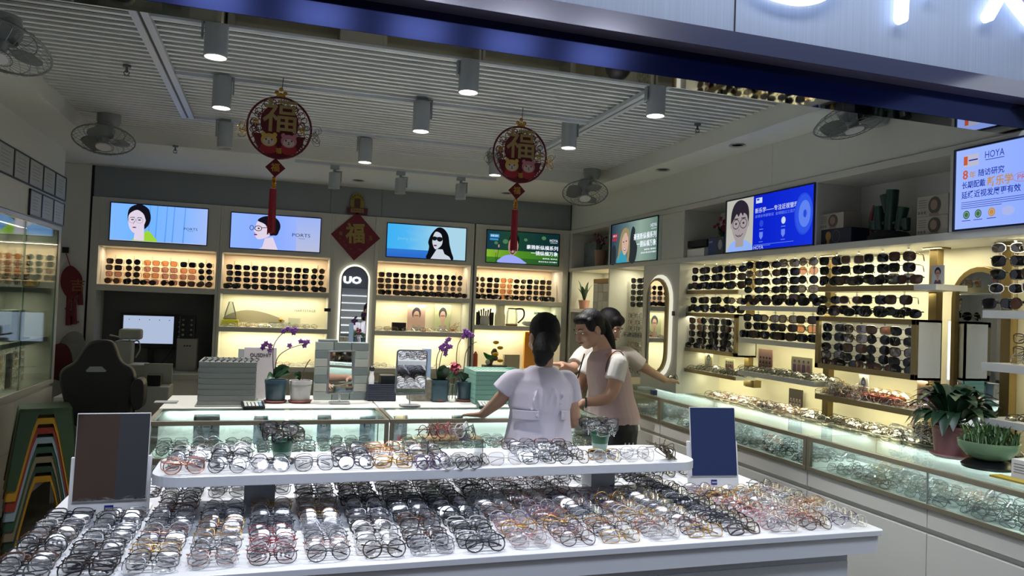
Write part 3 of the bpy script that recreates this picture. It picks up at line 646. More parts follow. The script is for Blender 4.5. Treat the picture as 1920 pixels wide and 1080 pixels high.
# rails
t = empty('light_track', (-.60, 4.5, 2.80), 'long white light rail at the left of the slatted ceiling', 'track', 'light rails on the slatted ceiling')
MB().bx(-.632, -.60, 3.3, 5.52, 2.785, 2.808).bx(-.585, -.553, 3.3, 5.52, 2.785, 2.808).build('rail', mat('rail_white', 'c3c8d2', .3), t); MB().bx(-.60, -.585, 3.3, 5.52, 2.795, 2.808).build('slot', M['black'], t)
t = empty('light_track', (1.93, 4.5, 2.80), 'long white light rail at the right of the slatted ceiling', 'track', 'light rails on the slatted ceiling')
MB().bx(1.885, 1.917, 3.3, 5.52, 2.785, 2.808).bx(1.932, 1.964, 3.3, 5.52, 2.785, 2.808).build('rail', MATS['rail_white'], t); MB().bx(1.917, 1.932, 3.3, 5.52, 2.795, 2.808).build('slot', M['black'], t)
for yy, lb in ((3.55, 'cross rail nearest the shop-front header'), (4.435, 'cross rail in the middle of the slatted ceiling'), (5.50, 'cross rail at the back of the slatted ceiling')):
    tag(MB().bx(-.55, 1.88, yy-.016, yy+.016, 2.787, 2.806).build('light_track', MATS['rail_white']), 'white '+lb, 'track', 'light rails on the slatted ceiling')
p0, p1 = onZ(553, 304, 2.68), onZ(925, 341, 2.68)
tag(MB().bx(p0[0], p1[0], p0[1]-.016, p0[1]+.016, 2.678, 2.70).build('light_track', MATS['rail_white']), 'short white rail on the rear soffit with three unlit spotlights', 'track', 'light rails on the slatted ceiling')
for k, (px_, py_) in enumerate(((626, 354), (750, 364), (863, 374))):
    P = onY(px_, py_, p0[1]); spot_thing(P[0], p0[1], P[2], 'unlit white spotlight, %s of three on the rear soffit rail' % ('leftmost', 'middle', 'rightmost')[k], False, 2.685, .045, .13, 1, 'unlit spotlights on the rear soffit')
# downlights in the soffit, sprinklers
for k, (px_, py_) in enumerate(((1383, 272), (1243, 318), (672, 338), (950, 362))):
    P = onZ(px_, py_, 2.70); t = empty('downlight', tuple(P), ('unlit recessed downlight in the soffit '+('nearest the shop front on the right', 'on the right, farther back', 'behind the left medallion tassel', 'behind the right medallion')[k]), 'downlight', 'recessed downlights')
    MB().lathe([(.05, 0), (.056, -.006), (.04, -.004), (.036, .0)], tuple(P), 20).build('ring', mat('downlight_ring', 'a9aaa6', .3), t, smooth=True)
    MB().lathe([(.036, -.001), (.0001, -.001)], tuple(P), 20).build('lens', mat('downlight_lens', '7a7c78', .3), t)
for k, (px_, py_, z_) in enumerate(((238, 122, 2.80), (1308, 232, 2.80), (329, 273, 2.70))):
    P = onZ(px_, py_, z_); t = empty('sprinkler', tuple(P), 'small metal fire sprinkler '+('at the upper left of the slatted ceiling', 'at the right of the slatted ceiling', 'on the rear soffit near the left fan')[k], 'sprinkler', 'fire sprinklers')
    b = MB(); x, y, z = P; b.cone((x, y, z), (x, y, z-.012), .022, .02, 12).cone((x, y, z-.012), (x, y, z-.04), .006, .006, 8).cone((x, y, z-.055), (x, y, z-.058), .016, .016, 12)
    b.tube([(x-.006, y, z-.03), (x-.014, y, z-.042), (x-.004, y, z-.056)], .0025, 5).tube([(x+.006, y, z-.03), (x+.014, y, z-.042), (x+.004, y, z-.056)], .0025, 5); b.build('head', mat('sprinkler_metal', '6f7072', .3, .8), t, smooth=True)
# orbit fans
def fan(x, y, ctr, tilt, yaw, label, seed=0, zm=2.70):
    t = empty('orbit_fan', (x, y, zm), label, 'fan', 'orbiting ceiling fans')
    g = mat('fan_grey', '9b9fa0', .4); gd = mat('fan_blade_grey', '6f7575', .35); wr = mat('fan_wire', '85898a', .35, .5)
    c = Vector(ctr); R = Matrix.Translation(c) @ Matrix.Rotation(yaw, 4, 'Z') @ Matrix.Rotation(tilt, 4, 'X')
    b = MB(); b.lathe([(.0001, 0), (.075, 0), (.075, -.05), (.055, -.085), (.03, -.09)], (x, y, zm), 20); b.build('mount', g, t, smooth=True)
    top = R @ Vector((0, .0, .10))
    b = MB(); b.tube(ospline([(x, y, zm-.08), ((x+top.x)/2+.01, (y+top.y)/2+.01, (zm-.08+top.z)/2), tuple(top)], 4), .028, 8); b.build('neck', g, t, smooth=True)
    b = MB(); b.lathe([(.02, .13), (.05, .115), (.062, .07), (.055, .035), (.02, .03)], (0, 0, 0), 20, R); b.build('motor', g, t, smooth=True)
    b = MB(); rr = .185
    b.tube([R @ Vector((rr*math.cos(a), rr*math.sin(a), 0)) for a in np.linspace(0, 2*PI, 40, endpoint=False)], .0045, 6, True)
    for r_, z_ in ((.12, -.045), (.06, -.055), (.12, .045)): b.tube([R @ Vector((r_*math.cos(a), r_*math.sin(a), z_)) for a in np.linspace(0, 2*PI, 30, endpoint=False)], .002, 4, True)
    for k in range(28):
        a = 2*PI*k/28; d = (math.cos(a), math.sin(a))
        for s in (1, -1): b.tube([R @ Vector((d[0]*q, d[1]*q, s*z_)) for q, z_ in ((.045, .056), (.12, .046), (.165, .024), (rr, 0))], .0011, 3)
    b.build('cage', wr, t, smooth=True)
    b = MB(); b.lathe([(.0001, -.062), (.045, -.058), (.048, -.05)], (0, 0, 0), 20, R); b.build('badge', M['white'], t, smooth=True)
    b = MB(); b.lathe([(.0001, -.035), (.028, -.03), (.032, .02), (.02, .03)], (0, 0, 0), 16, R); b.build('hub', g, t, smooth=True)
    for k in range(3):
        a0 = 2*PI*k/3+seed; vs = []; fs = []
        for i, r_ in enumerate(np.linspace(.028, .155, 6)):
            w = .35+.45*math.sin(PI*min(1, (i+.6)/5.5)); 
            for j, u in enumerate(np.linspace(-w, w, 5)):
                a = a0+u; vs.append((r_*math.cos(a), r_*math.sin(a), .015*u/w))
        for i in range(5):
            for j in range(4): fs.append((i*5+j, i*5+j+1, i*5+j+6, i*5+j+5))
        vs2 = [tuple(Vector(v)+Vector((0, 0, .002))) for v in vs]; n = len(vs); bb = MB(); bb.add(vs+vs2, fs+[tuple(q+n for q in f[::-1]) for f in fs], R); bb.build('blade', gd, t, smooth='all')
    return t
F = [((205, 215), (195, 262), .35, .1, 'grey orbit fan hanging at the left end of the rear soffit', 5.5), ((1110, 318), (1097, 362), .45, -.3, 'grey orbit fan hanging at the right end of the rear soffit', 5.7), ((1640, 205), (1597, 226), .30, .5, 'grey orbit fan under the right soffit, partly hidden by the header', 3.2), ((2, 30), (0, 85), .38, -.4, 'grey orbit fan cut by the picture edge under the left soffit', 3.5)]
for (mp, cp, tl_, yw, lb, yc) in F:
    zm = 2.81 if 'rear soffit' in lb else 2.70; mz = onZ(*mp, zm); cc = onY(*cp, min(yc, mz[1]-.05)); fan(mz[0], mz[1], tuple(cc), -tl_, yw, lb.replace('rear soffit', 'slatted ceiling'), yw*3, zm)
# ------------------------------------------------------------------ hanging medallions
def medallion(px_, cpx, Y, label, side):
    C = onY(*cpx, Y); R_ = .168; x, y, z = C
    t = empty('new_year_medallion', (x, y, z), label, 'ornament', 'hanging red new year medallions')
    ft = Matrix.Translation(Vector(C)) @ Matrix.Rotation(-.0, 4, 'Z')
    MB().tube([(x+.008, y, 2.805), (x+.004, y, z+R_+.035)], .0018, 5).build('cord', M['blackm'], t)
    b = MB()
    for a, b_ in ((-.022, .03), (.022, .03), (0, .05), (0, .02), (-.012, .012), (.012, .012)): b.ball((x+a, y, z+R_+b_-.005), (.012, .004, .012), 8, 5)
    b.build('charm', M['goldf'], t, smooth=True)
    # disc: lattice of red rings inside a rim
    dr = mat('medallion_red', '5e1220', .35, .3); b = MB(); ring = [(x+R_*math.cos(a), y, z+R_*math.sin(a)) for a in np.linspace(0, 2*PI, 40, endpoint=False)]
    b.tube(ring, .006, 6, True)
    rs = random.Random(3)
    for q in range(150):
        a = rs.random()*2*PI; rr = R_*math.sqrt(rs.random())*.95; rad = .010+.010*rs.random()
        cx_, cz_ = x+rr*math.cos(a), z+rr*math.sin(a)
        b.tube([(cx_+rad*math.cos(w), y, cz_+rad*math.sin(w)) for w in np.linspace(0, 2*PI, 8, endpoint=False)], .0022, 4, True)
    b.prism([(math.cos(w)*R_*.80, math.sin(w)*R_*.80-.03) for w in np.linspace(PI*1.02, PI*1.98, 20)], -.002, .002, Matrix.Translation(Vector(C)) @ XZ)
    b.prism([(math.cos(w)*R_*.60, math.sin(w)*R_*.60+.03) for w in np.linspace(0, PI*2, 20)], -.0015, .0015, Matrix.Translation(Vector(C)) @ XZ)
    o = b.build('disc', dr, t, smooth=False)
    gs = mat('striped_gold', '9a8456', .4, .3)
    b = MB(); a = Art(b, (x-.085, y-.006, z-.015), (1, 0, 0), (0, 0, 1)); a.text(0, '福', -.005, -.01, .185, .18, bold=.012)
    a.text(1, '平', -.060, .01, .04, .04, .02); a.text(1, '安', .185, -.01, .04, .04, .02)
    b.build('character', [gs, M['goldf']], t)
    b = MB(); a = Art(b, (x, y-.008, z), (1, 0, 0), (0, 0, 1))
    for s, fc in ((-1, 0), (1, 1)):
        cx_ = s*.052; cz_ = -.072
        a.ell(4, cx_, cz_-.045, .045, .03); a.ell(fc, cx_, cz_, .042, .036); a.ell(fc, cx_-.03, cz_+.03, .012, .012); a.ell(fc, cx_+.03, cz_+.03, .012, .012)
        a.ell(2, cx_, cz_-.010, .030, .022); a.ell(3, cx_-.015, cz_+.002, .004, .005); a.ell(3, cx_+.015, cz_+.002, .004, .005); a.ell(3, cx_, cz_-.008, .004, .003); a.ell(4, cx_, cz_-.018, .006, .003)
    a.text(5, '福', -.014, -.145, .032, .03, .02)
    b.build('face_print', [mat('print_yellow', 'b99a45', .5), mat('print_pink', 'b0707c', .5), mat('print_cream', 'b8a89c', .5), M['blackm'], M['red'], M['goldf']], t)
    # glittering wire flowers at both sides
    for s in (-1, 1):
        b = MB(); rs = random.Random(5+s)
        for q in range(9):
            cc = Vector((x+s*(R_+.012+.02*rs.random()), y+.02*rs.random()-.01, z-.06+.07*rs.random())); rad = .02+.012*rs.random(); n = Vector((rs.random()-.5, rs.random()-.5, rs.random()-.5)).normalized(); u = n.orthogonal().normalized(); v = n.cross(u)
            b.tube([cc+u*rad*math.cos(w)+v*rad*math.sin(w) for w in np.linspace(0, 2*PI, 12, endpoint=False)], .0014, 4, True)
        b.build('glitter_flower', mat('glitter_gold', 'd6b060', .2, .9) if s == side else mat('glitter_dark', '6f6a60', .3, .6), t, smooth=True)
    T = Matrix.Translation(Vector((x-.012, y, z-R_-.052))) @ Matrix.Rotation(PI/4, 4, 'Y')
    b = MB(); b.box((0, 0, 0), (.075, .008, .075), T); b.build('diamond', dr, t, bevel=.001)
    b = MB(); a = Art(b, (x-.012-.024, y-.006, z-R_-.052-.022), (1, 0, 0), (0, 0, 1)); a.text(0, '福', 0, 0, .046, .046, .02); b.build('diamond_character', M['goldf'], t)
    zz = z-R_-.10; b = MB()
    for q in range(5): b.lathe([(.006, 0), (.017-.002*abs(q-2), .006), (.006, .013)], (x-.016, y, zz-.014-q*.013), 10)
    b.build('gold_knot', mat('shiny_gold', 'e0ac3c', .2, .9), t, smooth=True)
    zt = zz-.07; zb_ = z-.88*.77 if False else zt-.245
    rs = random.Random(9); b = MB(); b.lathe([(.018, 0), (.019, -.12), (.021, -.24), (.001, -.242)], (x-.018, y, zt), 14)
    for q in range(40): w = rs.random()*2*PI; b.tube([(x-.018+.017*math.cos(w), y+.017*math.sin(w), zt), (x-.018+.021*math.cos(w+.1), y+.021*math.sin(w+.1), zt-.242-.01*rs.random())], .0016, 4)
    b.build('tassel', mat('tassel_red', '8c1226', .6), t, smooth=True)
medallion(None, (524, 240), 4.3, 'red openwork new year medallion with long tassel, left of the two hanging ones', -1)
medallion(None, (975, 290), 4.3, 'red openwork new year medallion with long tassel, hanging in front of the golfer screen', 1)

# ================================================================== screens
def screen(name, label, O, U, W, H, mats, draw, grp='lit advertising screens'):
    U = Vector(U); V = Vector((0, 0, 1)); N = U.cross(V)
    O = Vector(O); t = empty('advertising_screen', tuple(O), label, 'screen', grp)
    b = MB(); w = .008
    def bar(u0, u1, v0, v1): 
        pts = []
        for h in (.003, .012):
            for v in (v0, v1):
                for u in (u0, u1): pts.append(tuple(O+U*u+V*v+N*h))
        b.add(pts, [(0, 2, 3, 1), (4, 5, 7, 6), (0, 1, 5, 4), (2, 6, 7, 3), (0, 4, 6, 2), (1, 3, 7, 5)])
    bar(-w, W+w, -w, 0); bar(-w, W+w, H, H+w); bar(-w, 0, 0, H); bar(W, W+w, 0, H); b.build('frame', M['screenframe'], t)
    b = MB(); a = Art(b, tuple(O+N*.0035), U, V); a.step = .00035; draw(a, W, H); b.build('picture', mats, t)
    return t
G = glow
skin = G('pic_skin', 'dfd2e6', 1); hair = G('pic_hair', '12121c', 1); pwhite = G('pic_white', 'eef4ff', 1.1)
def face(a, cx, cy, s, sk, hr, lp, dark, look=-1, gl=None, gw=.004):
    """three-quarter portrait head, s = head height"""
    a.ell(hr, cx+.06*s, cy+.12*s, .40*s, .50*s, 28)
    a.poly(sk, [(cx-.06*s, cy-.30*s), (cx+.24*s, cy-.10*s), (cx+.26*s, cy-.75*s), (cx-.10*s, cy-.75*s)])
    a.poly(sk, spline([(cx-.30*s, cy+.20*s), (cx-.31*s, cy-.05*s), (cx-.26*s, cy-.30*s), (cx-.10*s, cy-.48*s), (cx+.06*s, cy-.42*s), (cx+.24*s, cy-.15*s), (cx+.28*s, cy+.15*s), (cx+.05*s, cy+.40*s), (cx-.20*s, cy+.36*s)], 4))
    a.poly(hr, spline([(cx-.34*s, cy+.12*s), (cx-.24*s, cy+.28*s), (cx-.02*s, cy+.40*s), (cx+.20*s, cy+.26*s), (cx+.30*s, cy+.02*s), (cx+.42*s, cy+.10*s), (cx+.38*s, cy+.45*s), (cx+.05*s, cy+.62*s), (cx-.28*s, cy+.46*s)], 4))
    for ex in (-.17, .07):
        a.ell(dark, cx+ex*s, cy+.02*s, .055*s, .022*s, 10); a.line(dark, cx+(ex-.08)*s, cy+.10*s, cx+(ex+.08)*s, cy+.115*s, .018*s)
    a.line(dark, cx-.09*s, cy-.02*s, cx-.13*s, cy-.15*s, .010*s); a.ell(lp, cx-.09*s, cy-.27*s, .07*s, .024*s, 12)
    if gl is not None:
        for ex in (-.18, .08): a.ring(gl, cx+ex*s, cy, .12*s, .105*s, gw)
        a.line(gl, cx-.07*s, cy+.02*s, cx-.03*s, cy+.02*s, gw)
def d1(a, W, H):
    a.rect(0, 0, 0, W, H, 0)
    for k, u in enumerate((.30, .36, .44, .50, .59)): a.poly(6, [(u, 0), (u+.012, 0), (u+.02, H), (u+.012, H)])
    a.poly(5, spline([(.19, 0), (.20, .03), (.25, .05), (.30, .10), (.345, .06), (.375, 0)], 4))
    face(a, .215, .185, .235, 1, 2, 3, 2, gl=2, gw=.0018)
    a.text(4, 'PORTS', .60, .125, .022, .115); a.line(4, .63, .115, .68, .115, .002); a.rect(1, .0, .0, W, .003)
P_ = [(-1.385, 2.043), (-.385, 2.043), (1.055, 2.043), (2.07, 2.048)]
lipm = G('pic_lips', '7d2a50'); darkm = G('pic_navy', '1c2a55')
def scr(x, y, W=.80, H=.325): return (x, 7.3985, y)
screen('s', 'lit screen with a portrait in lime top, leftmost on the back wall', (-1.385, 7.399, 2.05), (1, 0, 0), .795, .328,
 [glowgrad('sky_curtain', [(0, '7fb8ff'), (.35, '6fb4ff'), (.75, '86b6ff'), (1, 'a3bdf6')], 0), skin, hair, lipm, darkm, G('lime_top', '9bd23a'), G('curtain_fold', '5f9ff0')], d1)
def d2(a, W, H):
    a.rect(0, 0, 0, W, H, 0); a.rect(5, W*.73, 0, W, H)
    s = .17; cx, cy = .30, .18                       # profile to the left with black glasses
    a.poly(1, [(cx-.02, .02), (cx-.05, 0), (cx+.12, 0), (cx+.07, .12), (cx, .10)]); a.ell(2, cx+.05, cy+.04, .085, .09)
    a.poly(1, spline([(cx-.075, cy+.07), (cx-.085, cy+.02), (cx-.10, cy-.015), (cx-.085, cy-.03), (cx-.088, cy-.055), (cx-.055, cy-.09), (cx+.03, cy-.06), (cx+.06, cy), (cx+.04, cy+.08), (cx-.02, cy+.10)], 4))
    a.poly(2, spline([(cx-.07, cy+.085), (cx, cy+.05), (cx+.045, cy-.03), (cx+.11, cy-.04), (cx+.125, cy+.06), (cx+.06, cy+.13), (cx-.02, cy+.125)], 4))
    a.ring(2, cx-.062, cy+.012, .034, .026, .006); a.ring(2, cx-.12, cy+.014, .018, .024, .005); a.line(2, cx-.03, cy+.02, cx+.05, cy+.025, .006)
    a.ell(2, cx-.058, cy+.012, .010, .007, 10); a.ell(3, cx-.083, cy-.048, .016, .007, 12)
    a.text(4, 'PORTS', .545, .135, .032, .165); a.text(4, 'EYEWEAR', .60, .115, .008, .06)
screen('s', 'lit pale blue screen with a profile in black glasses', (-.385, 7.399, 2.043), (1, 0, 0), .80, .322,
 [glowgrad('pale_blue_screen', [(0, '8fb4ff'), (.5, '8aabff'), (1, 'a9bdf5')], 0), skin, hair, lipm, darkm, glowgrad('pale_panel', [(0, 'b6bddc'), (1, '9db4f2')], 2)], d2)
def d3(a, W, H):
    a.rect(0, 0, 0, W, H, 0); a.rect(4, 0, 0, .42, .08)
    a.poly(5, [(.42, 0), (W, 0), (W, H), (.60, H), (.52, .2)])
    hx, hy = .50, .195
    a.poly(2, spline([(.40, .0), (.41, .06), (.42, .12), (.41, .17), (.44, .25), (.50, .315), (.56, .31), (.61, .25), (.63, .15), (.65, .08), (.67, 0), (.55, -.0)], 4))
    a.poly(1, [(.44, 0), (.47, .05), (.50, .10), (.56, .10), (.58, .055), (.63, .03), (.65, 0)])
    a.poly(1, spline([(.462, .24), (.452, .19), (.455, .15), (.475, .105), (.50, .10), (.545, .14), (.555, .20), (.53, .27), (.49, .285)], 4))
    a.poly(2, spline([(.46, .25), (.49, .275), (.54, .25), (.56, .18), (.58, .25), (.54, .31), (.48, .30)], 4))
    a.ell(6, .472, .205, .026, .021); a.ell(6, .525, .20, .029, .024); a.line(6, .46, .218, .55, .216, .008)
    a.ell(3, .482, .135, .018, .008, 12)
    a.poly(1, [(.05, .20), (.09, .225), (.13, .20), (.16, .17), (.07, .175)], None) if False else None
    a.text(7, 'Jimmy Kellen', .10, .165, .034, .23)
screen('s', 'lit sky blue screen with a long-haired woman in sunglasses', (1.055, 7.399, 2.043), (1, 0, 0), .795, .325,
 [glowgrad('blue_haze', [(0, '35aef2'), (.3, '4db4f0'), (.55, '7fc4ea'), (1, 'bfe0ec')], 0, nz=.15), G('pic_skin_grey', 'c9d2dc'), G('pic_black', '0c0e14'), lipm, glowgrad('deep_blue_foot', [(0, '2c66c8'), (1, '3aa4ee')], 2), G('pic_pale', 'a9d2e6'), G('pic_lens', '14161a'), G('pic_faint', '7cc6ea')], d3)
def d4(a, W, H):
    a.rect(0, 0, 0, W, H, 0); a.rect(5, 0, .055, W, .13); a.rect(6, 0, 0, W, .055)
    for u, v, r_ in ((.20, .22, .03), (.42, .25, .02), (.62, .28, .025), (.10, .2, .02)): a.ell(7, u, v, r_, r_*.8, 14)
    a.ell(1, .13, .17, .009, .018, 10); a.line(2, .13, .15, .11, .0, .004); a.ell(1, .10, .115, .009, .014, 10); a.line(2, .10, .10, .10, .0, .004)
    a.poly(4, spline([(.13, 0), (.15, .045), (.20, .075), (.27, .085), (.35, .06), (.40, .03), (.42, 0)], 4))
    a.poly(1, spline([(.235, .21), (.232, .15), (.25, .10), (.28, .08), (.32, .11), (.34, .17), (.33, .24), (.28, .28), (.25, .26)], 4)); a.poly(2, spline([(.235, .22), (.25, .285), (.30, .31), (.345, .27), (.34, .20), (.32, .25), (.27, .27)], 4))
    a.ell(2, .262, .185, .010, .004, 8); a.ell(2, .30, .185, .010, .004, 8); a.poly(3, spline([(.25, .12), (.28, .105), (.31, .125), (.29, .095), (.265, .095)], 3)); a.ell(8, .275, .125, .017, .006, 10)
    a.rect(9, .03, .255, .13, .29); a.text(8, '豪雅·镜片', .04, .262, .02, .08); a.rect(9, .03, .225, .12, .245)
    a.text(8, 'HOYA', .685, .245, .028, .09); a.line(8, .69, .235, .77, .235, .003)
    a.text(8, '豪雅新纵横系列', .43, .155, .046, .35, .012); a.text(8, '一镜纵横万象', .48, .095, .046, .30, .012)
    a.text(8, '看得清, 看得远', .61, .058, .014, .165, .01); a.text(8, '渐进多焦点 系列镜片', .565, .025, .014, .21, .01)
screen('s', 'lit screen with a golfer and green lawn, last on the back wall', (2.072, 7.399, 2.045), (1, 0, 0), .79, .325,
 [glowgrad('dark_garden', [(0, '14324a'), (.4, '1d4433'), (1, '0d2c30')], 0, nz=.2), G('pic_tan', 'b08a78'), hair, G('beard', '4a382e'), G('polo_lilac', '9aa6f0'), glowgrad('lawn', [(0, '86b430'), (.45, '4f8a24'), (1, '2a6426')], 0), glowgrad('lawn_low', [(0, '3f7a26'), (1, '1c4a2a')], 0), G('bokeh', '4b7a52'), pwhite, G('cyan_badge', '3b8fc8')], d4)
UY = (0, -1, 0)
def d5(a, W, H):
    a.rect(0, 0, 0, W, H, 0); a.poly(5, spline([(0, 0), (0, .12), (.06, .17), (.10, .12), (.09, 0)], 4)); a.poly(5, spline([(.38, 0), (.36, .1), (.38, .20), (.40, .28), (.43, .31), (.47, .28), (.47, .2), (.52, .12), (.48, 0)], 4))
    a.poly(4, spline([(.12, 0), (.17, .09), (.26, .10), (.32, .04), (.32, 0)], 4))
    a.poly(6, spline([(.15, .02), (.16, .14), (.20, .26), (.27, .31), (.35, .28), (.38, .16), (.37, .03), (.33, 0), (.33, .1), (.20, .1)], 4))
    a.poly(1, spline([(.225, .20), (.225, .13), (.26, .075), (.30, .07), (.34, .12), (.35, .20), (.32, .26), (.25, .255)], 4)); a.poly(6, spline([(.22, .21), (.26, .25), (.30, .27), (.345, .22), (.36, .28), (.29, .31), (.23, .28)], 4))
    a.ell(2, .255, .185, .014, .005, 8); a.ell(2, .31, .19, .014, .005, 8); a.ell(3, .285, .118, .026, .012, 12); a.ell(8, .285, .120, .020, .006, 12)
    a.rect(7, .03, .235, .13, .27); a.rect(7, .03, .205, .12, .228); a.text(8, '全新上市', .04, .242, .02, .075)
    a.text(8, 'HOYA', .76, .275, .03, .10); a.line(8, .77, .262, .86, .262, .003)
    a.text(8, '豪雅新纵横系列', .46, .185, .055, .40, .012); a.text(8, '一镜纵横万象', .52, .118, .055, .34, .012); a.text(8, '看得清, 看得远', .66, .085, .016, .20, .01); a.text(8, '渐进多焦点系列镜片', .60, .06, .015, .27, .01)
screen('s', 'lit screen with a smiling blonde woman, first on the right wall', (2.984, 6.35, 2.028), UY, .88, .355,
 [glowgrad('grey_green', [(0, '5d7a70'), (.35, '8fa79a'), (.65, '5c7478'), (1, '21384a')], 1), G('pic_peach', 'cfae9e'), hair, lipm, G('teal_top', '3c9ab0'), G('pic_shadow', '2a3034'), G('blond', '9a8a62'), G('badge_red', 'b0303c'), pwhite], d5)
def d6(a, W, H):
    s_ = .30; a.rect(1, 0, 0, s_, H); a.rect(0, s_, 0, W, H, .0001)
    a.poly(6, spline([(.03, 0), (.05, .05), (.10, .075), (.15, .05), (.20, .075), (.27, .05), (.29, 0)], 4))
    a.poly(2, [(.11, .03), (.20, .03), (.20, .12), (.11, .12)])
    a.poly(2, spline([(.065, .20), (.07, .14), (.11, .075), (.155, .055), (.20, .075), (.24, .14), (.245, .20), (.22, .30), (.10, .30)], 4)); a.ell(2, .062, .18, .014, .022); a.ell(2, .25, .18, .014, .022)
    a.poly(3, spline([(.055, .19), (.06, .27), (.10, .33), (.17, .345), (.235, .31), (.258, .25), (.252, .19), (.235, .235), (.20, .255), (.19, .235), (.165, .26), (.14, .235), (.12, .255), (.09, .225)], 3))
    for u in (.115, .20): a.ring(3, u, .185, .040, .034, .005); a.ell(3, u, .188, .011, .008, 10); a.line(3, u-.025, .222, u+.025, .222, .006)
    a.line(3, .153, .19, .162, .19, .004); a.line(4, .155, .15, .15, .135, .005); a.curve(3, [(.115, .115), (.14, .10), (.175, .10), (.20, .118)], .005); a.ell(4, .158, .105, .02, .006, 10)
    a.rect(5, .335, .30, .40, .335); a.rect(8, .345, .318, .37, .33)
    a.text(5, '新乐学——专注近视管理', .33, .235, .034, .42, .01); a.text(7, '全球全年龄验证  全球超过三百万', .33, .205, .020, .40, .01)
    for u in (.40, .62): a.ell(5 if u > .5 else 8, u, .165, .020, .022); a.rect(7, u-.02, .125, u+.02, .13); a.poly(7, [(u-.018, .11), (u+.018, .11), (u+.018, .08), (u, .06), (u-.018, .08)]); a.rect(7, u-.02, .045, u+.02, .049)
    a.rect(7, .33, .028, .72, .031); a.rect(7, .36, .020, .5, .023); a.text(5, 'HOYA', .33, .0, .0245, .10)
    a.ell(8, .835-.03, .185, .082, .125, 36); a.ell(9, .81, .185, .075, .115, 36); a.ell(10, .815, .185, .052, .08, 30); a.ell(8, .82, .185, .016, .024, 16)
    for k in range(3): a.ring(7, .812, .185, .042-.01*k, .066-.016*k, .0015, 24)
screen('s', 'lit deep blue screen with a boy in round glasses', (2.984, 4.498, 2.028), UY, .882, .352,
 [glowgrad('royal_blue', [(0, '1430d8'), (.6, '0a20c8'), (1, '0618a8')], 1), G('pic_greige', 'b9b8ae'), G('boy_skin', 'a2989a'), G('boy_hair', '2a2430'), G('boy_lip', '7c6a70'), G('panel_white', 'c9d6f4'), G('boy_shirt', '8fb0f2'), G('faint_blue', '6a84e8'), G('mid_blue', '2848d8'), G('mid_blue2', '2f55e6'), G('mid_blue3', '5d80ee')], d6)
def d7(a, W, H):
    a.rect(0, 0, 0, W, H, 0)
    a.poly(6, spline([(.42, .0), (.47, .06), (.49, .14), (.52, .2), (.60, .26), (.9, .3), (.9, .1), (.6, .0)], 4)); a.poly(7, spline([(.48, .0), (.51, .08), (.55, .14), (.62, .18), (.9, .2), (.9, 0)], 4))
    a.rect(5, .04, .282, .115, .335); a.rect(2, .04, .29, .06, .33); a.rect(1, .066, .306, .112, .312)
    a.text(1, 'HOYA', .148, .305, .031, .092); a.rect(1, .15, .296, .24, .299)
    a.text(2, '8', .038, .225, .042, None, .02); a.text(3, '年', .072, .226, .032, .033, .01); a.text(1, '随访研究', .118, .228, .033, .125, .012)
    a.text(1, '长期配戴', .036, .182, .033, .118, .012); a.text(3, '新乐学', .163, .176, .045, .12, .02); a.text(2, 'PRO', .305, .186, .022, .062); a.ring(2, .33, .197, .048, .02, .0018)
    a.text(1, '延缓近视发展更有效', .036, .135, .035, .285, .012)
    for k in range(4): a.rect(1, .036, .118-k*.009, .036+(.30, .32, .31, .2)[k], .1205-k*.009)
    for u, c in ((.065, 4), (.125, 4), (.192, 3)): a.ell(c, u, .062, .017, .019); a.ring(8, u, .062, .012, .013, .002); a.rect(1, u-.022, .034, u+.022, .037)
    a.ell(9, .27, .06, .03, .02)
screen('s', 'large lit pale blue screen of lens lettering, cut by the picture edge', (2.984, 2.668, 2.03), UY, .88, .362,
 [glowgrad('lilac_blue', [(0, '94a9ff'), (.5, '88a6ff'), (1, '9db6ff')], 1), G('text_navy', '1b2fa0'), G('text_orange', 'c4583a'), G('text_ochre', 'c08a48'), G('seal_green', '3d6a52'), G('seal_pale', 'b8b8cc'), G('strand', '8a7f86'), G('cheek', 'b0a4b8'), G('seal_light', 'a9c0b0'), G('haze', 'a8b4e8')], d7)
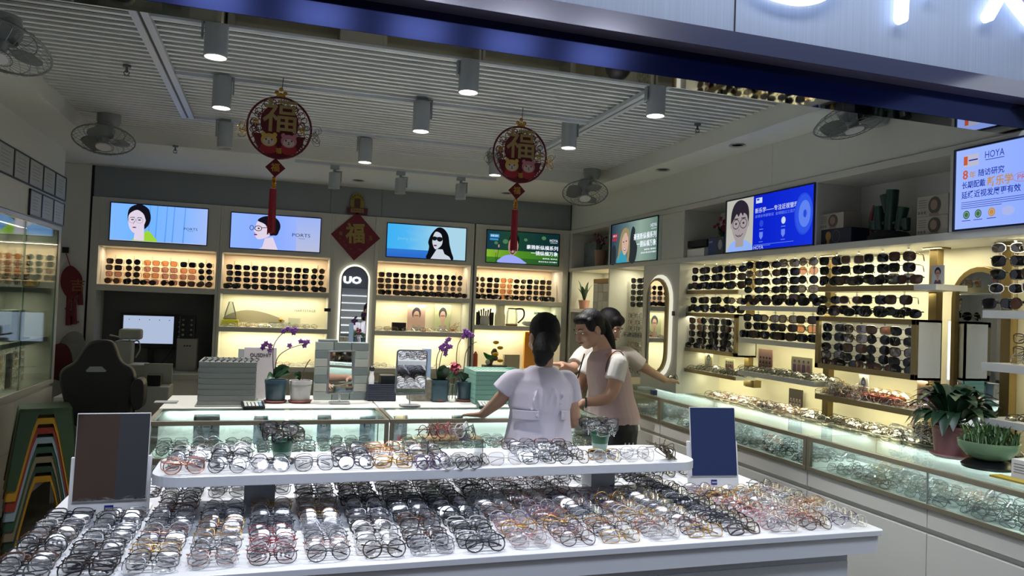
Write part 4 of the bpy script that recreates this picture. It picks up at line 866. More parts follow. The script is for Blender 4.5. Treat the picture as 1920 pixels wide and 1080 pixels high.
# ================================================================== eyewear
class GG:      # one pair of glasses, local metres: front rim in the XZ plane facing -Y, rests on z=0
    pass
def lens_outline(kind, hw, hh, n=16):
    out = []
    for k in range(n):
        t = 2*PI*k/n; c, s = math.cos(t), math.sin(t)
        e = {'round': 2, 'oval': 2.3, 'rect': 3.6, 'cat': 2.8, 'avi': 2.5, 'pilot': 3.2}[kind]
        x = hw*math.copysign(abs(c)**(2/e), c); z = hh*math.copysign(abs(s)**(2/e), s)
        if kind == 'cat' and x > 0 and z > 0: z += hh*.25*(x/hw)**2; x *= 1.06
        if kind in ('avi', 'pilot'): x *= 1-.16*max(0, -z/hh); z -= hh*.12*(1 if z < 0 else 0)*(1-abs(x/hw))
        if kind == 'rect': x *= 1-.06*max(0, -z/hh)
        out.append((x, z))
    return out
def glasses_parts(kind='rect', hw=.0265, hh=.019, rim=.0016, folded=True, temple=.0018, n=16, sides=4, lensfill=True):
    """{part: [(verts, faces)]}"""
    o = lens_outline(kind, hw, hh, n); zc = hh*1.08+rim; cx = hw+.0085; wy = lambda x: 2.6*x*x
    P = {'frame': [], 'lens': [], 'temple': []}
    for s in (-1, 1):
        ring = [(s*(cx+x), wy(cx+x), zc+z) for x, z in o]
        P['frame'].append(tube_np(ring, rim, sides, True))
        if lensfill:
            c = (s*cx, wy(cx)-.0022, zc); vs = [c]+[(x, y+.0002, z) for x, y, z in ring]
            fs = [(0, i+1, (i+1) % n+1) for i in range(n)]
            if s < 0: fs = [f[::-1] for f in fs]
            P['lens'].append((vs, fs))
    bz = zc+hh*.35
    for s in (-1, 1): P['frame'].append(tube_np([(s*.0095, .004, zc-hh*.1), (s*.0105, .007, zc-hh*.35)], [.0022, .0026], 5))
    P['frame'].append(tube_np([(-.0088, wy(.009), bz), (0, -.0006, bz+.0025), (.0088, wy(.009), bz)], rim, sides))
    ex = cx+hw
    for s in (-1, 1):
        P['frame'].append(tube_np([(s*(ex-.002), wy(ex), zc+hh*.55), (s*(ex+.0035), wy(ex)+.002, zc+hh*.6), (s*(ex+.004), wy(ex)+.006, zc+hh*.6)], rim*1.1, sides))
        h = (s*(ex+.004), wy(ex)+.006, zc+hh*.6)
        if folded:
            d = .004 if s > 0 else .0
            pts = [h, (s*(ex+.001), h[1]+.006+d, h[2]-.0005), (s*.02, h[1]+.004+d, h[2]-.005), (-s*.030, h[1]+.002+d, h[2]-.013), (-s*.055, h[1]+.003+d, h[2]-.024)]
        else:
            pts = [h, (s*(ex+.005), .06, h[2]), (s*(ex+.003), .098, h[2]-.002), (s*(ex-.002), .122, h[2]-.016), (s*(ex-.004), .134, h[2]-.030)]
        P['temple'].append(tube_np(pts, [temple, temple, temple, temple*1.2, temple*1.3], sides))
    return P
def merge(lst):
    v = []; f = []
    for a, b in lst: k = len(v); v += list(a); f += [tuple(i+k for i in q) for q in b]
    return v, f
LENS = glassmat('optical_lens', 'f4f4f4', .22, .07); LENSD = glassmat('demo_lens_tint', 'e6e2e8', .2, .02)
FR = {
 'black': mat('acetate_black', '0d0d10', .18, coat=.5), 'dark brown': mat('acetate_brown', '2c1a12', .2, coat=.5), 'grey': mat('acetate_grey', '4a4c52', .22, coat=.3),
 'silver': mat('metal_silver', 'b8bac0', .16, 1.), 'gunmetal': mat('metal_gun', '4c4e56', .2, 1.), 'gold': mat('metal_gold', 'c99d5c', .18, 1.), 'rose gold': mat('metal_rose', 'c08a7a', .18, 1.),
 'red': mat('acetate_red', '8e1d28', .2, coat=.4), 'clear': mat('acetate_clear', 'c9c4c4', .12, coat=.6), 'lilac': mat('acetate_lilac', '6a5478', .2), 'pink': mat('acetate_pink', 'c08a94', .2), 'white': mat('acetate_white', 'd8d4d0', .25), 'tortoise': mat('acetate_tortoise', '5a3218', .2, noise=.7, nscale=90, coat=.5)}
STY = [('rect', .0300, .0205, .0024), ('round', .0270, .0255, .0015), ('oval', .0292, .0230, .0014), ('rect', .0305, .0225, .0017), ('pilot', .0300, .0250, .0015), ('round', .0280, .0265, .0023)]
SN = ['rectangular', 'round', 'oval', 'squarish', 'pilot-shaped', 'large round']
def mesh_of(name, vf, mats, mi=None, smooth=True):
    me = bpy.data.meshes.new(name); me.from_pydata(vf[0], [], vf[1])
    for m in mats: me.materials.append(m)
    if mi is not None: me.polygons.foreach_set('material_index', mi)
    if smooth: me.polygons.foreach_set('use_smooth', [True]*len(me.polygons))
    me.update(); return me
_pc = {}
def pair_meshes(sty, col, folded=True):
    """mesh data of the frame, one lens per side and one temple per side"""
    k = (sty, col, folded)
    if k not in _pc:
        kd, hw, hh, rm = STY[sty]; P = glasses_parts(kd, hw, hh, rm, folded, max(.0012, rm))
        _pc[k] = (mesh_of('eyeglass_front', merge(P['frame']), [FR[col]]), [mesh_of('lens', l, [LENS]) for l in P['lens']], [mesh_of('temple', l, [FR[col]]) for l in P['temple']])
    return _pc[k]
_wc = {}
def pair_whole(sty, col, folded=True):
    k = (sty, col, folded)
    if k not in _wc:
        kd, hw, hh, rm = STY[sty]; P = glasses_parts(kd, hw, hh, rm, folded, max(.0012, rm))
        v1, f1 = merge(P['frame']+P['temple']); v2, f2 = merge(P['lens']); n = len(v1)
        f = list(f1)+[tuple(i+n for i in q) for q in f2]; mi = [0]*len(f1)+[1]*len(f2)
        _wc[k] = (mesh_of('eyeglasses', (v1+v2, f), [FR[col], LENS], mi), v1+v2, f, mi)
    return _wc[k]
def place_pair(sty, col, Mx, label, group, parts=True, folded=True):
    if parts:
        fm, ls, ts = pair_meshes(sty, col, folded)
        o = link(bpy.data.objects.new('eyeglasses', fm))
        for m in ls: c = link(bpy.data.objects.new('lens', m)); c.parent = o
        for m in ts: c = link(bpy.data.objects.new('temple', m)); c.parent = o
    else: o = link(bpy.data.objects.new('eyeglasses', pair_whole(sty, col, folded)[0]))
    o.matrix_world = Mx; return tag(o, label, 'glasses', group)
# gather every pair of clear-lens glasses first: (matrix, style, colour, label or None, group)
PAIRS = []
rg = random.Random(11)
def pose(x, y, z, rz=0., lean=.45, roll=0.): return Matrix.Translation((x, y, z)) @ Matrix.Rotation(rz, 4, 'Z') @ Matrix.Rotation(-lean, 4, 'X') @ Matrix.Rotation(roll, 4, 'Y')
def wpick(d):
    r = rg.random()*sum(d.values())
    for k, v in d.items():
        r -= v
        if r <= 0: return k
    return k
DARKY = {'black': 5, 'dark brown': 2, 'grey': 2, 'gunmetal': 3, 'silver': 1.5, 'tortoise': 1, 'clear': 1}
METAL = {'silver': 3, 'gunmetal': 3, 'gold': 2, 'rose gold': 1.5, 'black': 1.2, 'clear': .5, 'grey': 1}
PINKY = {'rose gold': 3, 'pink': 1.2, 'silver': 2, 'gold': 1.5, 'lilac': 1, 'clear': 2, 'dark brown': 1.5}
cols_x = np.linspace(-.61, 2.125, 18)
NR = 29
def blocked(x, y):
    if 2.86 < y < 3.11 and (abs(x+.51) < .20 or abs(x-1.945) < .20): return True
    return 2.93 < y < 3.07 and (abs(x+.01) < .13 or abs(x-1.385) < .13)
for ci, x in enumerate(cols_x):
    base = wpick({'d': 4, 'm': 3}) if ci < 8 else wpick({'m': 4, 'p': 2.2, 'd': .6})
    for ri in range(NR):
        y = 2.29+ri*.0405+rg.uniform(-.006, .006); xx = x+rg.uniform(-.006, .006)+(.0 if ci else .0)
        if blocked(xx, y): continue
        pal = {'d': DARKY, 'm': METAL, 'p': PINKY}[base]
        if y > 2.9: pal = DARKY
        col = wpick(pal)
        if ci == 4 and ri in (1, 3, 4, 6): col = 'red'
        if ci == 4 and ri == 0: col = 'black'
        if ci == 6 and ri % 2: col = 'white' if ri < 6 else col
        sty = {'d': rg.choice((0, 3, 5, 4, 0)), 'm': rg.choice((1, 2, 3, 4, 2)), 'p': rg.choice((1, 2, 2, 5))}[base]
        if ri == 0: lab_r = 'front edge row'
        else: lab_r = '%s row from the front' % (ORD[ri] if ri < 20 else 'back')
        lb = '%s %s eyeglasses, %s, %s column from the table\'s left' % (col, SN[sty].split('-')[0], lab_r, ORD[ci])
        PAIRS.append((pose(xx, y, TZ+.001, rg.uniform(-.07, .07), rg.uniform(.38, .62)), sty, col, lb, 'eyeglasses in rows on the display table', ri < 10))
tier_x = np.linspace(-.26, 1.60, 14)
def tblock(x, y): return (abs(x-.10) < .075 and 2.84 < y) or (abs(x-1.375) < .085 and y > 2.84) or (.74 < x < 1.0 and y > 2.76) or x > 1.50
for ci, x in enumerate(tier_x):
    base = 'd' if ci in (0, 1, 3, 4, 7, 8, 9, 10) else 'm'
    for ri in range(7):
        y = 2.745+ri*.05+rg.uniform(-.006, .006)
        if tblock(x, y): continue
        col = wpick(DARKY if base == 'd' else {'silver': 2, 'gold': 2, 'clear': 1, 'black': 2, 'rose gold': 2}); sty = rg.choice((0, 3, 5, 4, 1))
        if ci in (0,) and ri < 2: col = 'rose gold'
        lb = '%s %s eyeglasses on the raised shelf, %s row, %s column from its left' % (col, SN[sty].split('-')[0], 'front' if ri == 0 else ORD[ri], ORD[ci])
        PAIRS.append((pose(x+rg.uniform(-.008, .008), y, TI+.001, rg.uniform(-.12, .12), rg.uniform(.3, .6)), sty, col, lb, 'eyeglasses in rows on the raised shelf', ri < 3))
REST = []      # (matrix, style, colour)
for x in np.arange(-.45, 1.80, .158):             # front glass counters
    for r_ in range(7):
        if abs(x-.62) < .08: continue
        REST.append((pose(x+rg.uniform(-.01, .01), 4.03+r_*.048, .791, rg.uniform(-.1, .1), rg.uniform(.3, .6)), rg.choice((0, 1, 2, 3, 5)), wpick(DARKY if x < .5 else METAL)))
for y in np.arange(1.35, 5.66, .150):             # long right counter, facing the aisle
    if abs(y-4.85) < .08 or abs(y-3.285) < .08: continue
    for r_ in range(7):
        REST.append((pose(2.765+r_*.052+rg.uniform(-.008, .008), y+rg.uniform(-.02, .02), .813, -PI/2+rg.uniform(-.25, .15), rg.uniform(.45, .8)), rg.choice((0, 1, 2, 3, 5)), wpick({'black': 5, 'grey': 2, 'gunmetal': 1}) if y < 2.4 else wpick(METAL)))
for y in np.arange(2.52, 5.0, .048):              # ledge behind the counter top
    for x in (3.20, 3.285):
        REST.append((pose(x+rg.uniform(-.01, .01), y+rg.uniform(-.01, .01), .979, -1.05+rg.uniform(-.2, .2), rg.uniform(.6, 1.0)), rg.choice((1, 2, 3, 4)), wpick(DARKY if y < 4 else PINKY)))
for (y0, y1, z) in ((4.48, 5.08, 1.176), (3.69, 4.40, 1.226), (2.95, 3.62, 1.161)):
    for y in np.arange(y0, y1, .05):
        for x in (3.085, 3.165):
            REST.append((pose(x, y+rg.uniform(-.01, .01), z, -1.05+rg.uniform(-.25, .25), rg.uniform(.7, 1.05)), rg.choice((1, 2, 3)), wpick(PINKY if z < 1.17 else DARKY)))
for k in range(34):                               # heap near the potted plant, and one on the low shelf
    REST.append((Matrix.Translation((3.215+rg.uniform(-.06, .06), 3.00+rg.uniform(-.13, .13), .985+.07*rg.random())) @ Matrix.Rotation(rg.random()*6, 4, 'Z') @ Matrix.Rotation(rg.uniform(-1.4, .4), 4, 'X'), rg.choice((1, 2, 5)), wpick({'clear': 3, 'lilac': 2, 'black': 2, 'pink': 2, 'silver': 2})))
for k in range(14):
    REST.append((Matrix.Translation((3.15+rg.uniform(-.03, .03), 3.53+rg.uniform(-.07, .07), 1.165+.045*rg.random())) @ Matrix.Rotation(rg.random()*6, 4, 'Z') @ Matrix.Rotation(rg.uniform(-1.4, .4), 4, 'X'), rg.choice((1, 2)), wpick({'clear': 3, 'gold': 2, 'silver': 3})))
for k in range(26):
    REST.append((pose(3.21+rg.uniform(-.04, .04), 2.86-.014*k, .98+rg.random()*.012, -1.2+rg.uniform(-.3, .3), rg.uniform(.2, .9)), rg.choice((1, 2, 5)), wpick({'clear': 3, 'pink': 2, 'black': 2, 'lilac': 1})))
for (x0, x1, z, st) in ((-.40, .48, 1.311, .105), (1.02, 1.88, 1.311, .09), (-.15, .48, .946, .12), (1.02, 1.88, .946, .12)):
    for x in np.arange(x0+.04, x1-.02, st): REST.append((pose(x, 7.47+rg.uniform(-.01, .01), z, rg.uniform(-.3, .3), rg.uniform(.5, 1.0)), rg.choice((1, 2, 3)), wpick(PINKY)))
for y in np.arange(5.80, 6.32, .16):              # racks of clear glasses beyond the oval mirror
    for z in (1.56, 1.50, 1.44, 1.30, 1.24, 1.18, 1.12, 1.06): REST.append((pose(3.17, y, z-.03, -PI/2, 0.0), rg.choice((1, 2, 3)), wpick(METAL)))
    for r_ in range(3): REST.append((pose(3.10+r_*.06, y, 1.362, -PI/2, .5), rg.choice((0, 3)), 'black'))
for y in np.arange(1.8, 2.56, .155):              # near rack of clear glasses
    for z in (1.55, 1.495): REST.append((pose(3.12, y, z-.03, -PI/2, 0.0, 0), 0, wpick({'dark brown': 3, 'black': 2})))
    for r_ in range(2): REST.append((pose(3.10+r_*.07, y, 1.431, -PI/2, .3), 3, 'black' if r_ else 'silver'))
    for r_ in range(3): REST.append((pose(3.09+r_*.06, y, 1.186, -PI/2+.2, .9), 0, 'black'))
for y in np.arange(5.0, 6.5, .16):                # left cabinet
    for z in (1.17, 1.11, 1.05, .99, .93): REST.append((pose(-1.74, y, z-.03, PI/2, 0.0), rg.choice((1, 2, 5)), wpick(METAL)))
def campos(m): return (Vector((m[0][3], m[1][3], m[2][3]))-Vector(EYE)).length
PAIRS.sort(key=lambda p: campos(p[0]))
for p in PAIRS[:296]: place_pair(p[1], p[2], p[0], p[3], p[4], parts=p[5])
REST += [(p[0], p[1], p[2]) for p in PAIRS[296:]]
cl = list(FR.keys()); V = []; Fc = []; MI = []; off = 0; LT = []
for m, sty, col in REST:
    _, v, f, mi = pair_whole(sty, col); A = np.array(m); vv = np.array(v) @ A[:3, :3].T+A[:3, 3]
    V.append(vv); LT += [len(q) for q in f]; Fc += [i+off for q in f for i in q]; MI += [cl.index(col) if q == 0 else len(cl) for q in mi]; off += len(v)
V = np.concatenate(V); me = bpy.data.meshes.new('eyeglasses_in_bulk')
me.vertices.add(len(V)); me.vertices.foreach_set('co', V.astype(np.float32).ravel()); me.loops.add(len(Fc)); me.loops.foreach_set('vertex_index', np.array(Fc, dtype=np.int32))
LS = np.concatenate([[0], np.cumsum(LT)[:-1]]); me.polygons.add(len(LT)); me.polygons.foreach_set('loop_start', LS.astype(np.int32))
for c in cl: me.materials.append(FR[c])
me.materials.append(LENS); me.polygons.foreach_set('material_index', np.array(MI, dtype=np.int32)); me.update(calc_edges=True); me.validate()
tag(link(bpy.data.objects.new('eyeglasses_in_bulk', me)), 'mass of clear-lens eyeglasses in the glass counters, wall shelves and table\'s rear rows', 'glasses', None, 'stuff')
# ------------------------------------------------------------------ sunglasses
SL_ = {'black': mat('sun_lens_black', '08080a', .08, coat=.3), 'brown': mat('sun_lens_brown', '4a3226', .08, coat=.3), 'amber': glassmat('sun_lens_amber', 'd0926a', .2), 'rose': glassmat('sun_lens_rose', 'b78880', .25), 'smoke': glassmat('sun_lens_smoke', '5a5256', .3)}
SST = {'square': ('rect', .0285, .0235, .0026), 'round': ('round', .026, .0255, .0016), 'cat': ('cat', .0285, .0225, .0028), 'pilot': ('pilot', .029, .0255, .0014), 'oval': ('oval', .029, .022, .0020)}
_sc = {}
def sun_mesh(st, lc, fc, folded):
    k = (st, lc, fc, folded)
    if k not in _sc:
        kd, hw, hh, rm = SST[st]; P = glasses_parts(kd, hw, hh, rm, folded, .0026, n=14); _sc[k] = (merge(P['frame']), [l for l in P['lens']], [l for l in P['temple']])
        fr_ = mesh_of('sunglass_front', _sc[k][0], [FR[fc]]); ls = [mesh_of('lens', l, [SL_[lc]], smooth=False) for l in _sc[k][1]]; ts = [mesh_of('temple', l, [FR[fc]]) for l in _sc[k][2]]
        v1, f1 = merge([_sc[k][0]]+_sc[k][2]); v2, f2 = merge(_sc[k][1]); n = len(v1)
        wh = mesh_of('sunglasses', (v1+v2, list(f1)+[tuple(i+n for i in q) for q in f2]), [FR[fc], SL_[lc]], [0]*len(f1)+[1]*len(f2))
        _sc[k] = (fr_, ls, ts, wh)
    return _sc[k]
def sunglasses(Mx, label, group, st='square', lc='black', fc='black', folded=False, parts=False):
    fm, ls, ts, wh = sun_mesh(st, lc, fc, folded)
    if parts:
        o = link(bpy.data.objects.new('sunglasses', fm))
        for m in ls: c = link(bpy.data.objects.new('lens', m)); c.parent = o
        for m in ts: c = link(bpy.data.objects.new('temple', m)); c.parent = o
    else: o = link(bpy.data.objects.new('sunglasses', wh))
    o.matrix_world = Mx; return tag(o, label, 'sunglasses', group)
def rack(loc, rz, h, label, w=.05):
    t = empty('eyewear_rack', loc, label, 'rack', 'clear eyewear racks', rz=rz)
    b = MB().bx(-.004, .004, -.003, .003, 0, h); b.build('stem', M['acryl'], t, local=True)
    z = .02; b = MB()
    while z < h-.01: b.bx(-.012, .012, -.012, .002, z+.030, z+.034); z += .062
    b.build('nose_rest', M['acryl'], t, local=True)
    return t
rs = random.Random(21)
PALS = [{'rose': 4, 'brown': 3, 'black': 4, 'amber': 2}, {'black': 6, 'brown': 4, 'smoke': 1}, {'brown': 5, 'black': 3, 'rose': 2, 'smoke': 2}, {'brown': 6, 'black': 4, 'amber': 1}]
BAYN = ['leftmost wall bay', 'wall bay left of the arched mirror', 'wall bay right of the arched mirror', 'last wall bay near the corner']
def pick(d):
    r = rs.random()*sum(d.values())
    for k, v in d.items():
        r -= v
        if r <= 0: return k
    return k
cnt = 0
for k, (x0, x1) in enumerate(BX):
    xs = np.linspace(x0+.10, x1-.10, 6) if k != 3 else np.linspace(x0+.08, x1-.12, 6)
    zt_ = 1.885
    for c, x in enumerate(xs):
        rack((x, 7.62, 1.657), 0, .27, 'clear rack, %s column in the %s' % (ORD[c], BAYN[k]))
        stc = rs.choice(('square', 'square', 'pilot', 'round', 'cat', 'oval'))
        lcc = pick(PALS[k])
        for r_ in range(4):
            z = zt_-r_*.058-.045; lc = lcc if rs.random() < .6 else pick(PALS[k]); fc = {'rose': 'rose gold', 'amber': 'gold', 'smoke': 'clear'}.get(lc, 'black' if rs.random() < .75 else 'dark brown')
            sunglasses(pose(x+rs.uniform(-.004, .004), 7.565, z, rs.uniform(-.06, .06), 0), '%s %s sunglasses, %s row, %s column, %s' % (lc, {'cat': 'cat-eye'}.get(stc, stc), ('top', 'second', 'third', 'lowest')[r_], ORD[c], BAYN[k]), 'sunglasses in the back wall bays', stc, lc, fc); cnt += 1
    for c, x in enumerate(np.linspace(x0+.09, x1-.09, 6)):
        lc = pick({'black': 5, 'brown': 3}); st = rs.choice(('round', 'square', 'cat', 'oval'))
        sunglasses(pose(x+rs.uniform(-.02, .02), 7.47, 1.661, rs.uniform(-.35, .35), .15), '%s %s sunglasses lying %s from left, %s' % (lc, {'cat': 'cat-eye'}.get(st, st), ORD[c], BAYN[k]), 'sunglasses lying in the back wall bays', st, lc, 'black', True); cnt += 1
# right wall
SEC = [ # ys, list of z tops, x, label, parts
 ('A', np.linspace(5.01, 4.52, 4), [1.945, 1.888, 1.832], 3.09, 'top rack beside oval mirror', 1.777),
 ('A2', np.linspace(5.01, 4.52, 4), [1.72, 1.665], 3.09, 'rack above small framed box', 1.607),
 ('Ab', np.linspace(5.03, 4.55, 4), [1.565, 1.515, 1.465, 1.415], 3.09, 'small framed box by oval mirror', 1.324),
 ('B', np.linspace(4.34, 3.80, 4), [1.96, 1.905, 1.85, 1.795, 1.74], 3.10, 'tall rack between gold posts', 1.667),
 ('B2', np.linspace(4.34, 3.80, 4), [1.605, 1.55, 1.495], 3.10, 'short rack between gold posts', 1.447),
 ('C', np.linspace(3.60, 3.08, 4), [1.955, 1.898, 1.842], 3.09, 'top rack beside man\'s picture', 1.787),
 ('C2', np.linspace(3.60, 3.10, 4), [1.73, 1.672], 3.09, 'rack above large framed box', 1.614),
 ('Cb', np.linspace(3.56, 3.06, 4), [1.568, 1.515, 1.46, 1.41], 3.09, 'large framed box by light strip', 1.324),
 ('D', np.linspace(2.50, 2.35, 2), [1.965, 1.905, 1.845, 1.785], 3.10, 'near rack right of tall mirror', 1.667),
 ('E', np.linspace(6.25, 5.85, 3), [1.90, 1.845, 1.79, 1.735, 1.68], 3.20, 'corner rack beyond oval mirror', 1.63)]
for nm, ys, zs, x, lb, zs0 in SEC:
    for c, y in enumerate(ys):
        rack((x+.045, y, zs0), -PI/2, zs[0]-zs0+.03, 'clear rack, %s column, %s' % (ORD[c], lb))
        stc = rs.choice(('square', 'square', 'cat', 'oval', 'round')) if nm not in ('C',) else 'square'
        for r_, z in enumerate(zs):
            lc = pick({'black': 8, 'brown': 2, 'smoke': 1}); fc = 'black' if lc != 'smoke' else 'dark brown'
            if nm in ('C', 'C2') and c == 1 and r_ == 0: fc = 'white'; lc = 'brown'
            if nm == 'C' and c == 2 and r_ == 0: fc = 'white'
            if nm == 'D' and r_ in (0, 3): fc = 'white'
            if nm == 'B2' and c == 3 and r_ == 1: lc = 'amber'
            if nm == 'B' and c == 3 and r_ == 1: lc = 'rose'; fc = 'gold'
            st = stc if rs.random() < .8 else rs.choice(('square', 'oval', 'cat'))
            sunglasses(pose(x, y+rs.uniform(-.005, .005), z-.047, -PI/2+.45+rs.uniform(-.08, .08), 0), '%s%s %s sunglasses, %s row, %s column, %s' % ('white-framed ' if fc == 'white' else '', lc, {'cat': 'cat-eye'}.get(st, st), ('top', 'second', 'third', 'fourth', 'fifth')[r_], ORD[c], lb), 'sunglasses on the right wall racks', st, lc, fc, False, parts=nm in ('C', 'C2', 'D', 'Cb')); cnt += 1
FRT = [(5.06, 4.50, 5, 1.777, 'bronze shelf beside the oval mirror'), (5.06, 4.50, 6, 1.607, 'top of the small framed box'), (5.05, 4.52, 4, 1.324, 'floor of the small framed box'), (4.36, 3.74, 6, 1.667, 'white shelf under the tall rack'), (4.36, 3.74, 6, 1.447, 'white shelf under the short rack'),
       (3.60, 3.02, 5, 1.787, 'bronze shelf left of the third gold post'), (3.60, 3.02, 6, 1.614, 'top of the large framed box'), (3.56, 3.04, 5, 1.324, 'floor of the large framed box'), (2.52, 2.40, 2, 1.667, 'topmost shelf right of the tall mirror')]
for y0, y1, n, z, lb in FRT:
    for c, y in enumerate(np.linspace(y0, y1, n)):
        lc = pick({'black': 7, 'brown': 3}); st = rs.choice(('round', 'square', 'cat', 'oval'))
        sunglasses(pose(3.075, y, z+.001, -PI/2+.4+rs.uniform(-.2, .2), .12), '%s %s sunglasses standing %s from left, %s' % (lc, {'cat': 'cat-eye'}.get(st, st), ORD[c], lb), 'sunglasses standing along the right wall shelves', st, lc, 'black', True, parts=z in (1.787, 1.614)); cnt += 1
# left cabinet
for c, y in enumerate(np.linspace(6.45, 5.0, 8)):
    rack((-1.80, y, 1.60), PI/2, .26, 'clear rack, %s column from the back, in the left glass cabinet' % ORD[c])
    for r_ in range(4):
        if cnt > 322: break
        lc = pick({'black': 3, 'brown': 2, 'smoke': 3, 'amber': 2}); st = rs.choice(('round', 'square', 'pilot'))
        sunglasses(pose(-1.74, y, 1.83-r_*.057-.045, PI/2, 0), '%s %s sunglasses, %s row, %s column from back, left cabinet' % (lc, st, ('top', 'second', 'third', 'lowest')[r_], ORD[c]), 'sunglasses in the left cabinet', st, lc, 'gold' if lc == 'amber' else 'dark brown'); cnt += 1
print('SUNGLASSES', cnt, 'PAIRS', len(PAIRS), 'REST', len(REST), 'verts', len(V))
# ================================================================== things on counters, shelves and walls
def one(mb, name, m, label, cat, group=None, **kw): return tag(mb.build(name, m, **kw), label, cat, group)
def X_(x, y, Y): return onY(x, y, Y)[0]
def Z_(x, y, Y): return onY(x, y, Y)[2]
CZ = .984
# ---- front counter, from the left
greyt = mat('grey_tray_plastic', '8d918e', .4); gx0, gx1 = X_(372, 700, 4.45), X_(481, 700, 4.45)
for k in range(8):
    t = empty('display_tray', ((gx0+gx1)/2, 4.6, CZ+k*.031), 'grey eyewear tray, %s in the grey stack on the left counter' % ('lowest', 'second from the bottom', 'third from the bottom', 'fourth from the bottom', 'fifth from the bottom', 'sixth from the bottom', 'just below the topmost', 'topmost, filled with dark frames,')[k], 'tray', 'grey trays stacked on the counter')
    e = .012 if k == 0 else 0
    b = MB(); z = CZ+k*.031; b.rbox(gx0-e, gx1+e, 4.45-e, 4.78, z, z+.006, .012); b.bx(gx0, gx1, 4.45, 4.456, z+.006, z+.0295).bx(gx0, gx1, 4.774, 4.78, z+.006, z+.0295).bx(gx0, gx0+.006, 4.456, 4.774, z+.006, z+.0295).bx(gx1-.006, gx1, 4.456, 4.774, z+.006, z+.0295)
    b.build('tray_body', greyt, t, bevel=.0015)
    if k == 7:
        b = MB()
        for q in range(10): b.tube([(gx0+.02+q*.031, 4.48, z+.03), (gx0+.03+q*.031, 4.60, z+.034), (gx0+.015+q*.031, 4.74, z+.03)], .005, 5)
        b.build('temple_rack', M['black'], t)
def calc(p, Y, rz, label, g=M['black']):
    c = onZ(*p, CZ); t = empty('calculator', tuple(c), label, 'calculator', 'calculators on the counter', rz=rz)
    T = Matrix.Rotation(.12, 4, 'X'); b = MB().rbox(-.058, .058, -.07, .07, .004, .022, .008, T=T); b.build('casing', g, t, local=True, bevel=.002)
    b = MB().bx(-.048, .048, .03, .058, .022, .024, T); b.build('display', mat('lcd_grey', 'a9b0a0', .2), t, local=True)
    for i in range(5):
        for j in range(4):
            b = MB().bx(-.048+i*.0195, -.034+i*.0195, -.06+j*.021, -.046+j*.021, .022, .026, T); b.build('key', mat('calc_key', 'c8cbc8', .4) if i < 4 else mat('calc_key_blue', '7ba0b4', .4), t, local=True)
calc((474, 764), 4.35, .12, 'black calculator in front of the grey tray stack')
calc((912, 763), 4.3, -.1, 'dark calculator in front of the teal tray stack', mat('calc_teal', '23403e', .4))
one(MB().bx(X_(290, 755, 4.62), X_(333, 755, 4.62), 4.58, 4.66, CZ, CZ+.006), 'pen_card', M['greyp'], 'small grey card left of the tray stack on the counter', 'card')
t = empty('gift_box', (X_(487, 700, 4.90), 4.90, CZ), 'pale box with dark lettering standing behind the tray stack', 'box')
MB().bx(X_(456, 700, 4.86), X_(517, 700, 4.86), 4.86, 4.93, CZ, Z_(487, 652, 4.86)).build('carton', mat('pale_lilac_card', 'a9a4a6', .5), t, bevel=.001)
b = MB(); a = Art(b, (X_(467, 700, 4.86), 4.859, Z_(487, 669, 4.86)), (1, 0, 0), (0, 0, 1)); a.text(0, 'OUSDHIT', 0, 0, .022, .125, .02); b.build('lettering', mat('dark_ink', '2a2c34', .5), t)
one(MB().bx(X_(445, 700, 4.93), X_(457, 700, 4.93), 4.932, 4.945, CZ, Z_(450, 655, 4.9)), 'photo_stand', M['greyp'], 'grey photo stand half hidden behind the pale lettered box', 'stand')
def leaf(b, base, tip, w, droop=.0, n=6, up=(0, 0, 1)):
    base = Vector(base); tip = Vector(tip); d = tip-base; side = d.cross(Vector(up)).normalized(); vs = []; fs = []
    nn = side.cross(d).normalized()
    for i in range(n+1):
        t = i/n; c = base+d*t+Vector((0, 0, 1))*(droop*math.sin(PI*t)); ww = w*math.sin(PI*min(1, .08+t*.92))**.7*(1-.15*t)
        vs += [tuple(c-side*ww+nn*ww*.25), tuple(c), tuple(c+side*ww+nn*ww*.25)]
    for i in range(n):
        for j in range(2): fs.append((i*3+j, i*3+j+1, i*3+j+4, i*3+j+3))
    b.add(vs, fs)
def orchid_flower(b, c, r, seed, face=(0, -1, .1)):
    rs_ = random.Random(seed); n = Vector(face).normalized(); u = n.orthogonal().normalized(); v = n.cross(u); a0 = rs_.random()*6
    for k in range(5):
        a = a0+2*PI*k/5; d = u*math.cos(a)+v*math.sin(a); s = n.cross(d); c_ = Vector(c)
        b.add([tuple(c_), tuple(c_+d*r*.5+s*r*.38+n*.003), tuple(c_+d*r+n*.001), tuple(c_+d*r*.5-s*r*.38+n*.003), tuple(c_+n*.006+d*r*.4)], [(0, 1, 4), (1, 2, 4), (2, 3, 4), (3, 0, 4)])
    b.ball(tuple(Vector(c)+n*.006), r*.16, 6, 4)
GREEN = mat('leaf_green', '2c4a30', .4, noise=.25, nscale=12); STEM = mat('orchid_stem', '4a3a30', .6); PURP = mat('orchid_purple', '5a2370', .5, noise=.35, nscale=60)
potb = mat('blue_grey_pot', '2c4650', .35); saucer = mat('terracotta_saucer', '6b3a34', .5)
